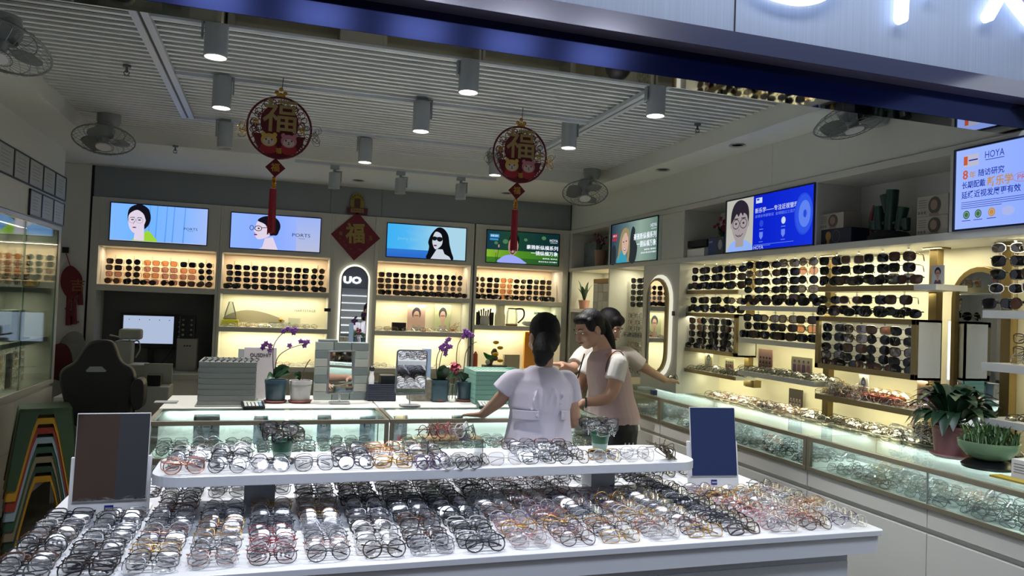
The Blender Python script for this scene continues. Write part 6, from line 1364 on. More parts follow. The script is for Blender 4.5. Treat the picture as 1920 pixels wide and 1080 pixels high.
def small_plant(c, rp, hp, potm, label, nl, ll, spread, flm=None, name='potted_plant', cat='potted plant', lw=.014, sauc=False):
    t = empty(name, tuple(c), label, cat, None); b = MB(); b.lathe([(rp*.75, 0), (rp, hp), (rp*.9, hp), (rp*.86, hp-.01)], tuple(c), 20); b.build('pot', potm, t, smooth=True); rs_ = random.Random(int(c[1]*100))
    for k in range(nl):
        a = 2*PI*k/nl+rs_.random()*.5; d = Vector((math.cos(a), math.sin(a), 0))*spread*rs_.uniform(.4, 1); b = MB(); leaf(b, (c[0], c[1], c[2]+hp-.01), tuple(Vector((c[0], c[1], c[2]+hp))+d+Vector((0, 0, ll*rs_.uniform(.5, 1)))), lw, .02); b.build('leaf', GREEN, t, smooth='all')
    if flm:
        for k in range(18):
            b = MB(); orchid_flower(b, (c[0]+rs_.gauss(0, spread*.4), c[1]+rs_.gauss(0, spread*.4), c[2]+hp+ll*rs_.uniform(.5, 1.3)), .018, k, (-1, -.5, .3)); b.build('flower', flm, t)
    return t
small_plant((3.07, 7.15, cs), .06, .09, mat('pink_pot', 'b98a7c', .5), 'small dark-leaved plant in a salmon pot on the corner shelf', 9, .22, .10, lw=.022)
small_plant((3.10, 6.86, 2.022), .06, .17, mat('pink_vase', '9a7468', .5), 'pink vase with dark red blossoms in the upper corner niche', 5, .12, .08, mat('dark_red_blossom', '6a2436', .6))
card((3.12, 7.30, 2.022), (0, -1, 0), .30, .27, 'blue-grey abstract picture leaning in the upper corner niche', None, mat('picture_blue_grey', '66727a', .6, noise=.6, nscale=10), 'none', name='picture')
one(MB().bx(3.0, 3.03, 6.44, 6.47, 2.023, 2.055), 'trinket', M['black'], 'tiny black block beside the first right wall screen', 'ornament')
# ---- right upper niches
p = onXp(1278, 484, 3.02); t = empty('tape_gun', (3.05, p[1], 2.022), 'black tape dispenser in the niche left of the boy screen', 'dispenser')
ya, yb_ = onXp(1274, 470, 3.0)[1], onXp(1320, 470, 3.0)[1]
MB().bx(3.0, 3.08, ya-.05, ya, 2.023, 2.16).build('handle', M['black'], t, bevel=.004); MB().bx(3.02, 3.08, yb_, ya-.05, 2.10, 2.15).build('arm', M['blackm'], t, bevel=.004)
one(MB().bx(3.01, 3.09, onXp(1320, 480, 3.01)[1], onXp(1288, 480, 3.01)[1], 2.023, 2.085), 'white_box', M['white'], 'small white box under the black tape dispenser', 'box', bevel=.003)
ya, yb_ = onXp(1328, 460, 3.02)[1], onXp(1357, 460, 3.02)[1]
t = empty('gift_box', (3.06, (ya+yb_)/2, 2.022), 'blue and grey lens box under the red flowers', 'box'); MB().bx(3.02, 3.12, yb_, ya, 2.023, 2.15).build('carton', mat('navy_card', '2c3c74', .5), t, bevel=.002)
b = MB(); a = Art(b, (3.0195, ya, 2.025), (0, -1, 0), (0, 0, 1)); w_ = ya-yb_; a.rect(1, w_*.55, 0, w_, .125); a.ell(0, w_*.78, .07, w_*.13, .035); a.text(2, 'HOYA', .01, .09, .012, .05); b.build('print', [skc, sil, M['white']], t)
small_plant((3.12, 4.75, 2.022), .05, .10, M['blackm'], 'pot of deep red flowers beside the boy screen', 8, .14, .09, mat('deep_red_flower', '7e1836', .5), lw=.018)
MATS['photo_paper'] = mat('photo_paper', 'a8a29a', .5)
def lensbox(y_a, y_b, z0, z1, x, label, dark=False):
    t = empty('lens_box', (x+.05, (y_a+y_b)/2, z0), label, 'box', 'lens boxes in the right wall niche'); MB().bx(x, x+.13, y_b, y_a, z0, z1).build('carton', mat('navy_box', '141c34', .5) if dark else mat('ivory_box', 'a09c92', .5), t, bevel=.002)
    b = MB(); W, H = y_a-y_b, z1-z0; a = Art(b, (x-.0006, y_a, z0), (0, -1, 0), (0, 0, 1))
    if dark: a.ell(3, W*.3, H*.55, .022, .026); a.rect(3, W*.26, 0, W*.34, H*.35); a.ring(2, W*.55, H*.5, .03, .036, .003)
    else:
        a.ell(0, W*.58, H*.5, W*.20, H*.42); a.ell(1, W*.56, H*.52, W*.11, H*.26); a.rect(1, W*.42, 0, W*.72, H*.12)
        for q in range(4): a.rect(2, W*.07, H*(.78-.12*q), W*.33, H*(.81-.12*q))
        for q in range(3): a.ell(2, W*(.1+.1*q), H*.18, .006, .008, 8)
    b.build('print', [mat('box_hair', '4a423c', .6), mat('box_face', '8a7466', .5), mat('box_ink', '66665e', .6), mat('box_gold', '9a7a3a', .5)], t)
ya, yb_ = onXp(1534, 430, 3.02)[1], onXp(1581, 430, 3.02)[1]; yc = onXp(1596, 440, 3.02)[1]
lensbox(ya-.01, yc, 2.023, 2.11, 3.02, 'navy lens box with gold emblem, lower of the pair', True); lensbox(ya-.01, yb_, 2.111, 2.20, 3.02, 'ivory lens box with a girl, standing on the navy box')
ya, yb_ = onXp(1719, 400, 3.02)[1], onXp(1781, 400, 3.02)[1]
lensbox(ya, yb_+.01, 2.023, 2.115, 3.02, 'ivory lens box with a girl, lower beside the large pale screen'); lensbox(ya, yb_+.01, 2.116, 2.215, 3.02, 'ivory lens box with a girl, upper beside the large pale screen')
yc = onXp(1668, 420, 3.12)[1]; t = empty('green_sculpture', (3.12, yc, 2.022), 'dark green bamboo-shaped glazed sculpture on a black base in the niche', 'sculpture')
gm = mat('dark_green_glaze', '12382c', .3, noise=.4, nscale=14); b = MB(); q = lambda x, y: onX(x, y, 3.12)
for (x0_, y0_, x1_, y1_, r0, r1) in ((1668, 432, 1674, 356, .03, .032), (1650, 432, 1648, 388, .024, .03), (1664, 400, 1660, 366, .018, .028), (1685, 430, 1694, 388, .022, .03), (1640, 432, 1640, 415, .025, .03), (1700, 432, 1698, 410, .018, .024)):
    b.cone(tuple(q(x0_, y0_)), tuple(q(x1_, y1_)), r0, r1, 12)
b.build('stalks', gm, t, smooth=True)
b = MB().lathe([(.10, 0), (.11, .02), (.09, .045), (.07, .05)], (3.12, yc, 2.023), 24); b.build('base', M['blackm'], t, smooth=True)
b = MB(); 
for k in range(6): p = q(1640+k*10, 418+4*(k % 2)); b.ball(tuple(p), (.018, .02, .014), 8, 5)
b.build('leaves', mat('olive_glaze', '3c5a34', .4), t, smooth=True)
b = MB().tube(ospline([tuple(q(1634, 440)), tuple(q(1633, 410)), tuple(q(1640, 386))], 5), .010, 8); b.build('ribbon', mat('dull_red', '6e2a2c', .5), t, smooth=True)
# ---- cards and pictures on the right wall
RC = 'picture cards on the right wall shelves'
pk = mat('card_pink', 'c09a92', .5); yl = mat('card_cream', 'c4bea0', .5)
def rcard(x0_, y1_, x1_, y0_, X, zb, lb, fig, bgm=crd, ms=None):
    p, q_ = onX(x0_, y1_, X), onX(x1_, y0_, X); card((X, p[1], zb), (0, -1, 0), p[1]-q_[1], q_[2]-zb, lb, RC, bgm, fig, mats=ms)
vm = [sil, mat('pic_skin_print', 'b4948a', .5), mat('print_violet', '7a5a80', .5), M['white']]
rcard(1322, 692, 1337, 662, 3.205, 1.176, 'tall card of a figure in black on the bronze shelf', 'face', yl)
rcard(1360, 698, 1377, 674, 3.205, 1.176, 'small card of a dark-suited group on the bronze shelf', 'group', yl)
rcard(1422, 700, 1450, 656, 3.205, 1.226, 'brown card of a crowd leaning beside the gold post', 'crowd', pk, [sil, MATS['pic_skin_print'], mat('print_brown', '8a6a5c', .5), M['white']])
rcard(1484, 708, 1524, 672, 3.205, 1.226, 'card with four figures in violet dresses on the white shelf', 'group', yl, [vm[2], vm[1], mat('print_rose', 'a8788a', .5), M['white']])
rcard(1479, 776, 1506, 732, 3.33, .979, 'dark card of a huddled crowd behind the counter glasses', 'crowd', mat('card_dark', '3c3834', .5), [sil, MATS['pic_skin_print'], mat('print_ash', '77726c', .5), M['white']])
rcard(1611, 736, 1629, 704, 3.205, 1.161, 'small clear-framed card of a figure in white on the lowest shelf', 'face', M['white'])
rcard(1720, 758, 1742, 714, 3.20, 1.161, 'card of figures in yellow and lilac beside the gold post', 'group', pk, [mat('print_yellow2', 'c8b468', .5), vm[1], mat('print_lilac', 'a888b8', .5), M['white']])
p, q_ = onX(1747, 549, 3.03), onX(1772, 497, 3.03)
t = card((3.03, p[1], 1.785), (0, -1, 0), p[1]-q_[1], q_[2]-1.785+.0, 'picture of a man in sunglasses at the right end of the bronze shelf', RC, mat('card_pale_grey', 'b4b4b0', .5), 'face', mats=[mat('ink_black', '14141a', .5), mat('print_tan', 'b08a80', .5), mat('print_plum', '5a3a4a', .5), M['white']])
t.location.z -= .0
one(MB().bx(3.02, 3.218, 2.80, 2.93, 1.757, 1.785), 'wall_shelf', M['cab'], 'white tongue of the bronze shelf carrying the man\'s picture', 'shelf', 'shelves on the right wall')
b = MB(); ya, yb_ = onX(1622, 742, 3.15)[1], onX(1680, 742, 3.15)[1]; one(MB().bx(3.12, 3.22, yb_, ya, 1.161, 1.195), 'red_tray', mat('bright_red_cloth', 'b02a2a', .6), 'bright red tray of glasses on the lowest bronze shelf', 'tray', bevel=.004)
for k, dy in enumerate((.0, .06, .12, .18)):
    if ya-dy-.03 > yb_: place_pair(rg.choice((1, 2)), 'gold' if k % 2 else 'red', pose(3.16, ya-dy-.03, 1.196, -PI/2+.5, .9), 'gold or red-rimmed eyeglasses resting in the bright red tray, %s from the left' % ORD[k] if False else ('gold' if k % 2 else 'red')+'-rimmed eyeglasses resting in the bright red tray, %s from the left' % ORD[k], 'eyeglasses in the red tray', False)
one(MB().bx(2.976, 2.984, 5.17, 5.20, 1.575, 1.61), 'wall_switch', M['black'], 'small black switch on the pier edge beside the oval mirror', 'switch')
# ---- plants and boxes on the near right counter
c = onZ(1785, 868, .985); c = (3.03, onX(1785, 850, 3.03)[1], .982)
def big_plant():
    t = empty('potted_plant', c, 'big leafy dark green plant in a dusty pink pot on the right counter', 'potted plant')
    r = .085; MB().lathe([(r*.86, .012), (r, .13), (r*1.04, .132), (r*1.04, .145), (r*.95, .145), (r*.93, .12)], c, 28).build('pot', mat('dusty_pink_pot', '9a6a6a', .45), t, smooth=True)
    MB().lathe([(r*.9, 0), (r*1.12, .012), (r*1.1, .018), (r*.85, .008)], c, 28).build('saucer', mat('pink_saucer', 'a88080', .45), t, smooth=True)
    rs_ = random.Random(5); gd = mat('dark_plant_green', '1c3a26', .38, noise=.3, nscale=10)
    for k in range(62):
        a = rs_.uniform(0, 2*PI); el = rs_.uniform(-.5, 1.0); L = rs_.uniform(.14, .23); d = Vector((math.cos(a)*math.cos(el), math.sin(a)*math.cos(el), math.sin(el)))
        b0 = Vector(c)+Vector((0, 0, .15)); s = b0+Vector((d.x, d.y, abs(d.z)+.3))*.06
        b = MB(); leaf(b, tuple(s), tuple(s+d*L*.75+Vector((0, 0, -.02))), .032, .05); b.tube([tuple(b0), tuple(s)], .0025, 4); b.build('leaf', gd, t, smooth='all')
big_plant()
c2 = (2.98, onX(1853, 850, 2.98)[1], .982)
t = empty('bowl_plant', c2, 'pale green glazed bowl of small-leaved plants on a dark stand', 'potted plant')
MB().lathe([(.05, .035), (.085, .05), (.115, .085), (.12, .115), (.112, .115), (.1, .085)], c2, 28).build('bowl', mat('celadon_glaze', '7c9c78', .25), t, smooth=True)
MB().lathe([(.10, 0), (.105, .012), (.075, .034), (.05, .036)], c2, 20).build('stand', M['black'], t, smooth=True)
MB().lathe([(.11, .105), (.0001, .112)], c2, 20).build('soil', MATS['bark_soil'], t)
b = MB(); rs_ = random.Random(15)
for k in range(260):
    a = rs_.uniform(0, 2*PI); rr = rs_.uniform(0, .11); s = Vector(c2)+Vector((rr*math.cos(a), rr*math.sin(a), .11)); e = s+Vector((rs_.uniform(-.05, .05), rs_.uniform(-.05, .05), rs_.uniform(.02, .09))); leaf(b, tuple(s), tuple(e), .0045, .008, 3)
tag(b.build('foliage', mat('light_leaf', '46683c', .4, noise=.4, nscale=30), t, smooth='all'), kind='stuff')
ya = onX(1896, 870, 2.90)[1]; t = empty('lens_box', (2.95, ya-.07, .982), 'white upright lens box at the picture edge beside the bowl', 'box'); MB().bx(2.90, 3.0, ya-.15, ya, .982, 1.06).build('carton', M['white'], t, bevel=.002)
b = MB(); a = Art(b, (2.8995, ya, .985), (0, -1, 0), (0, 0, 1)); [a.rect(0, .012, .055-.011*k, .07, .058-.011*k) for k in range(4)]; b.build('print', [mat('print_slate', '6a7080', .5)], t)
one(MB().bx(2.82, 2.88, ya-.16, ya+.03, .982, .99), 'yellow_card', mat('yellow_card', 'a8943a', .5), 'yellow card lying before the white upright box', 'card')
t = empty('tissue_box', (3.2, ya-.02, .982), 'dark blue and maroon box behind the white upright box', 'box'); MB().bx(3.12, 3.22, ya-.18, ya+.03, .982, 1.135).build('carton', mat('deep_blue_card', '1c2858', .5), t, bevel=.002); MB().bx(3.115, 3.12, ya-.17, ya+.0, 1.0, 1.09).build('print', mat('maroon_print', '5a2438', .5), t)
# jars, papers and phone by the staff end of the right counter
x, y, z = onZ(1173, 722, .983); t = empty('cleaner_bottle', (x, y, z), 'squat blue bottle behind the woman in the pink vest', 'bottle'); MB().lathe([(.03, 0), (.034, .01), (.034, .075), (.02, .085)], (x, y, z), 18).build('body', mat('blue_bottle', '2c4a8c', .3), t, smooth=True); MB().lathe([(.02, .085), (.02, .105), (.001, .106)], (x, y, z), 14).build('cap', M['white'], t, smooth=True)
x, y, z = onZ(1212, 730, .983); one(MB().bx(x-.05, x+.05, y-.06, y+.06, .983, 1.0), 'notebook', mat('pale_paper', 'b4c0b8', .6), 'pale green notebook on the far end of the right counter', 'notebook', bevel=.002)
x, y, z = onZ(1207, 738, .983); one(MB().bx(x+.03, x+.06, y-.10, y-.04, .983, 1.02), 'blue_jar', mat('navy_jar', '1c2c54', .3), 'small navy jar in front of the pale notebook', 'jar', bevel=.004)
# ---- left: hanging ornament, clothes, cabinet contents
YL = 7.38; q = lambda x, y: onY(x, y, YL)
t = empty('hanging_fortune_knot', tuple(q(134, 540)), 'red openwork fortune ornament with tassels on the back-left wall', 'ornament')
b = MB(); w = lambda x, y: (q(x, y)[0], q(x, y)[2])
b.prism(spline([w(118, 510), w(134, 498), (w(152, 515)), w(154, 535), w(142, 556), w(126, 556), w(115, 535)], 4), -YL, -YL+.02, XZ); b.build('panel', mat('knot_red', '6a141c', .55, noise=.4, nscale=25), t)
MB().tube([(q(124, 475)[0], YL, q(124, 475)[2]), (q(128, 488)[0], YL, q(128, 488)[2]), (q(132, 500)[0], YL, q(132, 500)[2])], .004, 5).build('cord', M['red'], t); MB().box(tuple(q(123, 469)), (.05, .02, .05)).build('hook', M['black'], t)
b = MB(); a = Art(b, (q(120, 560)[0], YL-.021, q(120, 552)[2]), (1, 0, 0), (0, 0, 1)); a.text(0, '吉', .05, .03, .11, .11, .01); b.build('character', mat('dull_gold', '8a5a34', .5), t)
for x_, y0_, y1_ in ((151, 540, 572), (128, 556, 610), (139, 556, 608)): MB().cone(tuple(q(x_, y0_)), tuple(q(x_, y1_)), .014, .022, 10).build('tassel', MATS['knot_red'], t)
b = MB(); rs_ = random.Random(12); [b.ball(tuple(q(124+rs_.random()*22, 562+rs_.random()*44)), .012, 6, 4) for k in range(24)]; b.build('bead_strings', MATS['dull_gold'], t)
b = MB(); p = q(135, 660); b.ball((p[0]+.02, 7.30, 1.03), (.12, .07, .20), 16, 10); b.ball((p[0]+.03, 7.29, 1.16), (.08, .05, .08), 12, 8); one(b, 'hanging_jacket', mat('grey_cloth', '8a8d8c', .9, bump=.4, bscale=12), 'pale grey jacket hanging below the red ornament', 'jacket', smooth='all')
b = MB(); p = q(125, 680); b.ball((p[0]-.02, 7.24, .98), (.10, .06, .16), 14, 8); one(b, 'red_bag', mat('maroon_cloth', '54161c', .8), 'maroon bag hanging beside the pale jacket', 'bag', smooth='all')
q = lambda x, y: onX(x, y, -1.74)
for (x0_, y1_, x1_, y0_), lb, m_ in (((14, 640, 30, 563), 'tall grey case box leaning, left of the pair in the cabinet', 'case_box_a'), ((30, 638, 42, 570), 'tall pale case box leaning, right of the pair in the cabinet', 'case_box_c')):
    p0_, p1_ = q(x0_, y1_), q(x1_, y0_); one(MB().bx(-1.80, -1.72, p0_[1], p1_[1], 1.226, 1.226+.21), 'case_box', MATS[m_], lb, 'box', 'case boxes in the left cabinet', bevel=.002)
p0_ = q(10, 620); one(MB().bx(-1.80, -1.72, p0_[1]-.08, p0_[1]+.02, 1.226, 1.34), 'case_box', M['black'], 'dark box at the left edge of the cabinet shelf', 'box', bevel=.002)
p0_, p1_ = q(44, 527), q(60, 540); t = empty('gold_ornament', (-1.72, (p0_[1]+p1_[1])/2, 1.60), 'gold cup-shaped ornament on the upper cabinet shelf', 'ornament'); MB().lathe([(.03, 0), (.055, .01), (.06, .05), (.045, .055)], (-1.72, (p0_[1]+p1_[1])/2, 1.60), 18).build('cup', MATS['shiny_gold'], t, smooth=True)
p0_, p1_ = q(0, 735), q(18, 650); card((-1.72, p0_[1], .897), (0, 1, 0), max(.12, p1_[1]-p0_[1]), .24, 'white info card on the cabinet floor', None, M['white'], 'group')
p0_ = q(50, 620); b = MB().bx(-1.80, -1.68, 5.9, 6.35, 1.226, 1.236); one(b, 'flat_tray', mat('slate_tray', '4a5060', .5), 'flat slate tray on the middle cabinet shelf', 'tray')
# ---- display table: two logo mirrors, green pots, acrylic riser, twigs
def logo_mirror(base_c, pxs, Yb_, label, rz, tilt):
    """panel corners taken at the panel's own distance"""
    (xl, yb), (xr, yt) = pxs
    w_ = onY(xr, (yb+yt)/2, Yb_)[0]-onY(xl, (yb+yt)/2, Yb_)[0]; h_ = onY((xl+xr)/2, yt, Yb_)[2]-TZ; cx = (onY(xr, yb, Yb_)[0]+onY(xl, yb, Yb_)[0])/2
    t = empty('counter_mirror', (cx, Yb_, TZ), label, 'mirror', 'white-based table mirrors', rz=rz)
    T = Matrix.Rotation(-tilt, 4, 'X'); H = h_/math.cos(tilt)
    MB().rbox(-w_/2, w_/2, -.004, .13, 0, .010, .015).build('foot', M['white'], t, local=True)
    MB().bx(-w_/2, w_/2, -.004, .012, .008, H*.58, T).build('support', M['white'], t, local=True, bevel=.003)
    MB().bx(-w_/2+.012, w_/2-.010, -.012, -.004, .055, H, T).build('backing', M['white'], t, local=True, bevel=.001)
    MB().bx(-w_/2+.014, w_/2-.012, -.0135, -.012, .058, H-.003, T).build('glass', M['mirror'], t, local=True)
    b = MB(); b.bx(-.014, .014, -.006, -.0042, .018, .040, T); b.build('logo_square', mat('logo_blue', '1c2478', .4), t, local=True)
    b = MB(); a = Art(b, tuple(T @ Vector((-.0115, -.0064, .025))), (1, 0, 0), tuple((T.to_3x3() @ Vector((0, 0, 1))))); a.text(0, 'ZEISS', 0, 0, .007, .023, .02); b.build('logo_lettering', M['white'], t, local=True)
logo_mirror(None, ((126, 970), (278, 777)), 2.90, 'larger white-based table mirror at the left of the display table', .03, .10)
logo_mirror(None, ((1294, 915), (1382, 767)), 2.93, 'narrower white-based table mirror at the right of the display table', -.12, .16)
def green_pot(px, label, n, pal):
    c = onZ(*px, TI); c = (c[0], c[1], TI); t = empty('glasses_pot', c, label, 'pot', 'green pots of glasses on the raised shelf')
    MB().lathe([(.028, .01), (.040, .085), (.043, .085), (.041, .075)], c, 24).build('pot', mat('green_fade_pot', '2e6a4c', .35), t, smooth=True)
    MB().lathe([(.0285, .0105), (.0345, .045)], c, 24, cap=False).build('pot_foot', mat('pale_green_foot', '9ab4a4', .4), t, smooth=True)
    MB().lathe([(.045, 0), (.05, .012), (.03, .012)], c, 20).build('saucer', M['black'], t, smooth=True)
    rr = random.Random(n); 
    for k in range(n):
        a = 2*PI*k/n; d = Vector((math.cos(a), math.sin(a), 0)); p = Vector(c)+d*(.045+.02*rr.random())+Vector((0, 0, .078+.012*(k % 3)))
        col = pal[k % len(pal)]
        place_pair(rr.choice((0, 3, 5)), col, Matrix.Translation(p) @ Matrix.Rotation(a+PI/2+rr.uniform(-.3, .3), 4, 'Z') @ Matrix.Rotation(rr.uniform(-.3, .3), 4, 'X'), '%s eyeglasses bunched on the %s green pot, %s round the rim' % (col, 'left' if px[0] < 900 else 'right', ORD[k]), 'eyeglasses bunched on the green pots', False)
green_pot((528, 868), 'green pot crowded with black eyeglasses, left on the raised shelf', 7, ['black', 'dark brown', 'black'])
green_pot((1124, 850), 'green pot crowded with silvery eyeglasses, right on the raised shelf', 7, ['silver', 'gunmetal', 'black'])
p0_, p1_ = onZ(806, 878, TI), onZ(911, 874, TI)
t = empty('acrylic_riser', ((p0_[0]+p1_[0])/2, 2.86, TI), 'clear acrylic stand carrying red and tortoise eyeglasses on the raised shelf', 'stand'); xa, xb = p0_[0], p1_[0]; zt = Z_(860, 823, 2.82)
MB().bx(xa, xb, 2.80, 2.92, zt-.004, zt).build('top', M['acryl'], t); MB().bx(xa, xa+.004, 2.80, 2.92, TI, zt-.004).build('side', M['acryl'], t); MB().bx(xb-.004, xb, 2.80, 2.92, TI, zt-.004).build('side', M['acryl'], t)
MB().bx(xa-.0005, xa+.0012, 2.799, 2.802, TI, zt).bx(xb-.0012, xb+.0005, 2.799, 2.802, TI, zt).build('dark_edge', M['black'], t)
for k, col in enumerate(('dark brown', 'tortoise', 'red', 'rose gold', 'clear', 'black')):
    place_pair((1, 5, 5, 1, 5, 3)[k], col, pose(xa+.02+(xb-xa-.04)*k/5, 2.85, zt+.001, .9+.2*(k % 2), .3), col+' eyeglasses on the clear acrylic stand, %s from the left' % ORD[k], 'eyeglasses on the acrylic stand', True)
for k, (dx, col) in enumerate(((.0, 'lilac'), (.05, 'lilac'), (.10, 'clear'), (.15, 'black'), (.20, 'black'))):
    place_pair(5 if k < 2 else 3, col, pose(xa+.01+dx, 2.745, TI+.001, .8, .6), col+' eyeglasses lying before the acrylic stand, %s from the left' % ORD[k], 'eyeglasses before the acrylic stand', True)
b = MB(); rs_ = random.Random(31); c = onZ(1258, 862, TI)
for k in range(22): s = (c[0]+rs_.uniform(-.02, .02), c[1]+rs_.uniform(-.02, .02), TI+.003); b.tube(ospline([s, (s[0]-.02+rs_.uniform(-.05, .03), s[1], TI+.04+rs_.random()*.02), (s[0]-.05+rs_.uniform(-.08, .05), s[1]+rs_.uniform(-.02, .04), TI+.05+rs_.random()*.04)], 4), .0022, 4)
one(b, 'dried_twigs', mat('dry_olive_twig', '5c5440', .7), 'bundle of dry olive twigs at the right end of the raised shelf', 'twigs', smooth=True)
# ================================================================== people
SKIN = mat('skin', 'ad8872', .55, noise=.06, nscale=20); HAIR = mat('black_hair', '0a090b', .62, spec=.25, noise=.3, nscale=90, bump=.3, bscale=120, stretch=(1, 1, .1))
def loft(b, rings, n=22):
    vs = []; fs = []
    for cx, cy, cz, rx, ry, *rot in rings:
        a0 = rot[0] if rot else 0
        for k in range(n):
            t = 2*PI*k/n; x, y = rx*math.cos(t), ry*math.sin(t); vs.append((cx+x*math.cos(a0)-y*math.sin(a0), cy+x*math.sin(a0)+y*math.cos(a0), cz))
    for j in range(len(rings)-1):
        for k in range(n): fs.append((j*n+k, j*n+(k+1) % n, (j+1)*n+(k+1) % n, (j+1)*n+k))
    fs.append(list(range(n))[::-1]); fs.append([(len(rings)-1)*n+k for k in range(n)]); b.add(vs, fs)
def limb(b, pts, rad, n=12, k=5, end=True):
    P = ospline(pts, k); N = len(P); m = len(pts)-1
    R = []
    for i in range(N):
        u = i/(N-1)*m; j = min(int(u), m-1); R.append(rad[j]+(rad[j+1]-rad[j])*(u-j))
    b.tube(P, R, n); b.ball(tuple(P[0]), rad[0], 12, 8)
    if end: b.ball(tuple(P[-1]), rad[-1], 12, 8)
def fuse(b, name, m, parent, vox=.007, sm=4):
    me = bpy.data.meshes.new('tmp'); org = parent.location
    me.from_pydata([(x-org.x, y-org.y, z-org.z) for x, y, z in b.v], [], b.f); o = link(bpy.data.objects.new('tmp', me))
    r = o.modifiers.new('r', 'REMESH'); r.mode = 'VOXEL'; r.voxel_size = vox; r.use_smooth_shade = True
    s = o.modifiers.new('s', 'SMOOTH'); s.iterations = sm; s.factor = .5
    dg = bpy.context.evaluated_depsgraph_get(); out = bpy.data.meshes.new_from_object(o.evaluated_get(dg)); bpy.data.objects.remove(o)
    out.name = name; out.materials.clear(); out.materials.append(m); out.polygons.foreach_set('use_smooth', [True]*len(out.polygons))
    q = link(bpy.data.objects.new(name, out)); q.parent = parent; return q
class Frame:
    def __init__(s, C, fwd, up): s.C = Vector(C); s.f = Vector(fwd).normalized(); u = Vector(up); s.r = s.f.cross(u).normalized(); s.u = s.r.cross(s.f)
    def __call__(s, r, f, u): return tuple(s.C+s.r*r+s.f*f+s.u*u)
    def mat(s): return Matrix.Translation(s.C) @ Matrix((s.r, s.f, s.u)).transposed().to_4x4()
def head(b, F, k=1.):
    T = F.mat()
    b.ball((0, -.012*k, .028*k), (.073*k, .090*k, .088*k), 20, 14, T); b.ball((0, .022*k, -.035*k), (.060*k, .062*k, .075*k), 18, 12, T); b.ball((0, .040*k, -.082*k), (.034*k, .034*k, .030*k), 14, 8, T)
    b.ball((0, .086*k, -.018*k), (.011*k, .017*k, .024*k), 10, 8, T); b.ball((0, .098*k, -.033*k), (.016*k, .014*k, .012*k), 10, 8, T); b.ball((0, .068*k, .022*k), (.050*k, .018*k, .016*k), 12, 8, T)
    for s in (-1, 1): b.ball((s*.040*k, .055*k, -.030*k), (.024*k, .024*k, .024*k), 10, 8, T); b.ball((s*.076*k, -.012*k, -.012*k), (.012*k, .020*k, .032*k), 10, 8, T)
    b.ball((0, .076*k, -.062*k), (.024*k, .014*k, .010*k), 10, 6, T)
def facebits(F, t, k=1.):
    T = F.mat()
    for s in (-1, 1):
        MB().ball((s*.031*k, .074*k, .000), (.014*k, .008*k, .006*k), 10, 6, T).build('eye', M['white'], t, smooth=True); MB().ball((s*.031*k, .0815*k, -.001), (.005*k, .003*k, .005*k), 8, 5, T).build('iris', M['black'], t, smooth=True)
        MB().tube([T @ Vector(p) for p in ((s*.014*k, .088*k, .024*k), (s*.032*k, .086*k, .030*k), (s*.050*k, .074*k, .024*k))], [.002, .003, .0015], 5).build('eyebrow', HAIR, t, smooth=True)
    MB().tube([T @ Vector(p) for p in ((-.022*k, .080*k, -.062*k), (-.008*k, .091*k, -.059*k), (0, .091*k, -.061*k), (.008*k, .091*k, -.059*k), (.022*k, .080*k, -.062*k))], [.002, .004, .004, .004, .002], 6).build('lips', mat('lips', '7a3c38', .4), t, smooth=True)
def hand(b, W, d, pn, spread=.16, curl=.3, side=1, L=.17):
    """W wrist, d direction of the fingers, pn back-of-hand normal; five separate fingers"""
    W = Vector(W); d = Vector(d).normalized(); pn = Vector(pn); s = d.cross(pn).normalized()*side; pn = s.cross(d).normalized()*side
    if pn.dot(Vector((0, 0, 1))) < 0 and False: pn = -pn
    pl = L*.50
    for u in (-.028, -.010, .010, .026): b.tube([W, W+d*pl*.5+s*u, W+d*pl+s*u*1.15], [.018, .014, .011], 10); b.ball(tuple(W+d*pl+s*u*1.15), .011, 8, 6)
    for u, ln in ((-.033, .062), (-.011, .074), (.012, .070), (.032, .054)):
        p0 = W+d*pl*.95+s*u; a = (d+s*u*spread*8).normalized(); p1 = p0+a*ln*.42; a2 = (a-pn*curl).normalized(); p2 = p1+a2*ln*.32; a3 = (a-pn*curl*2.2).normalized(); p3 = p2+a3*ln*.26
        b.tube([p0, p1, p2, p3], [.0095, .009, .0082, .0068], 8); b.ball(tuple(p3), .0070, 8, 6); b.ball(tuple(p0), .0095, 8, 6)
    p0 = W+d*.018-s*.026; p1 = p0+(d*.6-s*.9-pn*.2).normalized()*.036; p2 = p1+(d*.9-s*.35-pn*.3).normalized()*.030
    b.tube([p0, p1, p2], [.014, .0105, .008], 8); b.ball(tuple(p2), .008, 8, 6)
pt = lambda x, y, Y: Vector(onY(x, y, Y))
# ------------------------------------------------------------- woman in the lilac coat, back to us
Y1 = 3.66
hc = pt(1019, 632, Y1+.02); sc_ = pt(1016, 700, Y1)
t1 = empty('person', (sc_.x, Y1, 0), 'woman seen from behind in a short-sleeved lilac uniform coat, hand on the counter', 'person')
F1 = Frame(hc, (-.12, 1, -.25), (0, 0, 1)); b = MB(); head(b, F1, .98)
shz = pt(1016, 694, Y1).z
nk = (hc.x, Y1-.005, shz+.015)
limb(b, [tuple(hc+Vector((0, -.02, -.05))), nk, (sc_.x, Y1, shz-.06)], [.050, .046, .06])
wx = pt(1012, 785, Y1).x; wz = pt(1012, 780, Y1).z
loft(b, [(wx, Y1, .66, .14, .11), (wx, Y1, .80, .155, .115), (wx, Y1, wz, .125, .095), (sc_.x, Y1, shz-.14, .13, .10), (sc_.x, Y1, shz-.05, .10, .065), (sc_.x, Y1, shz-.01, .05, .045)])
SLp, ELp, WLp = pt(957, 703, Y1), pt(938, 748, Y1+.07), pt(905, 778, Y1+.26); WLp.z = max(WLp.z, 1.01)
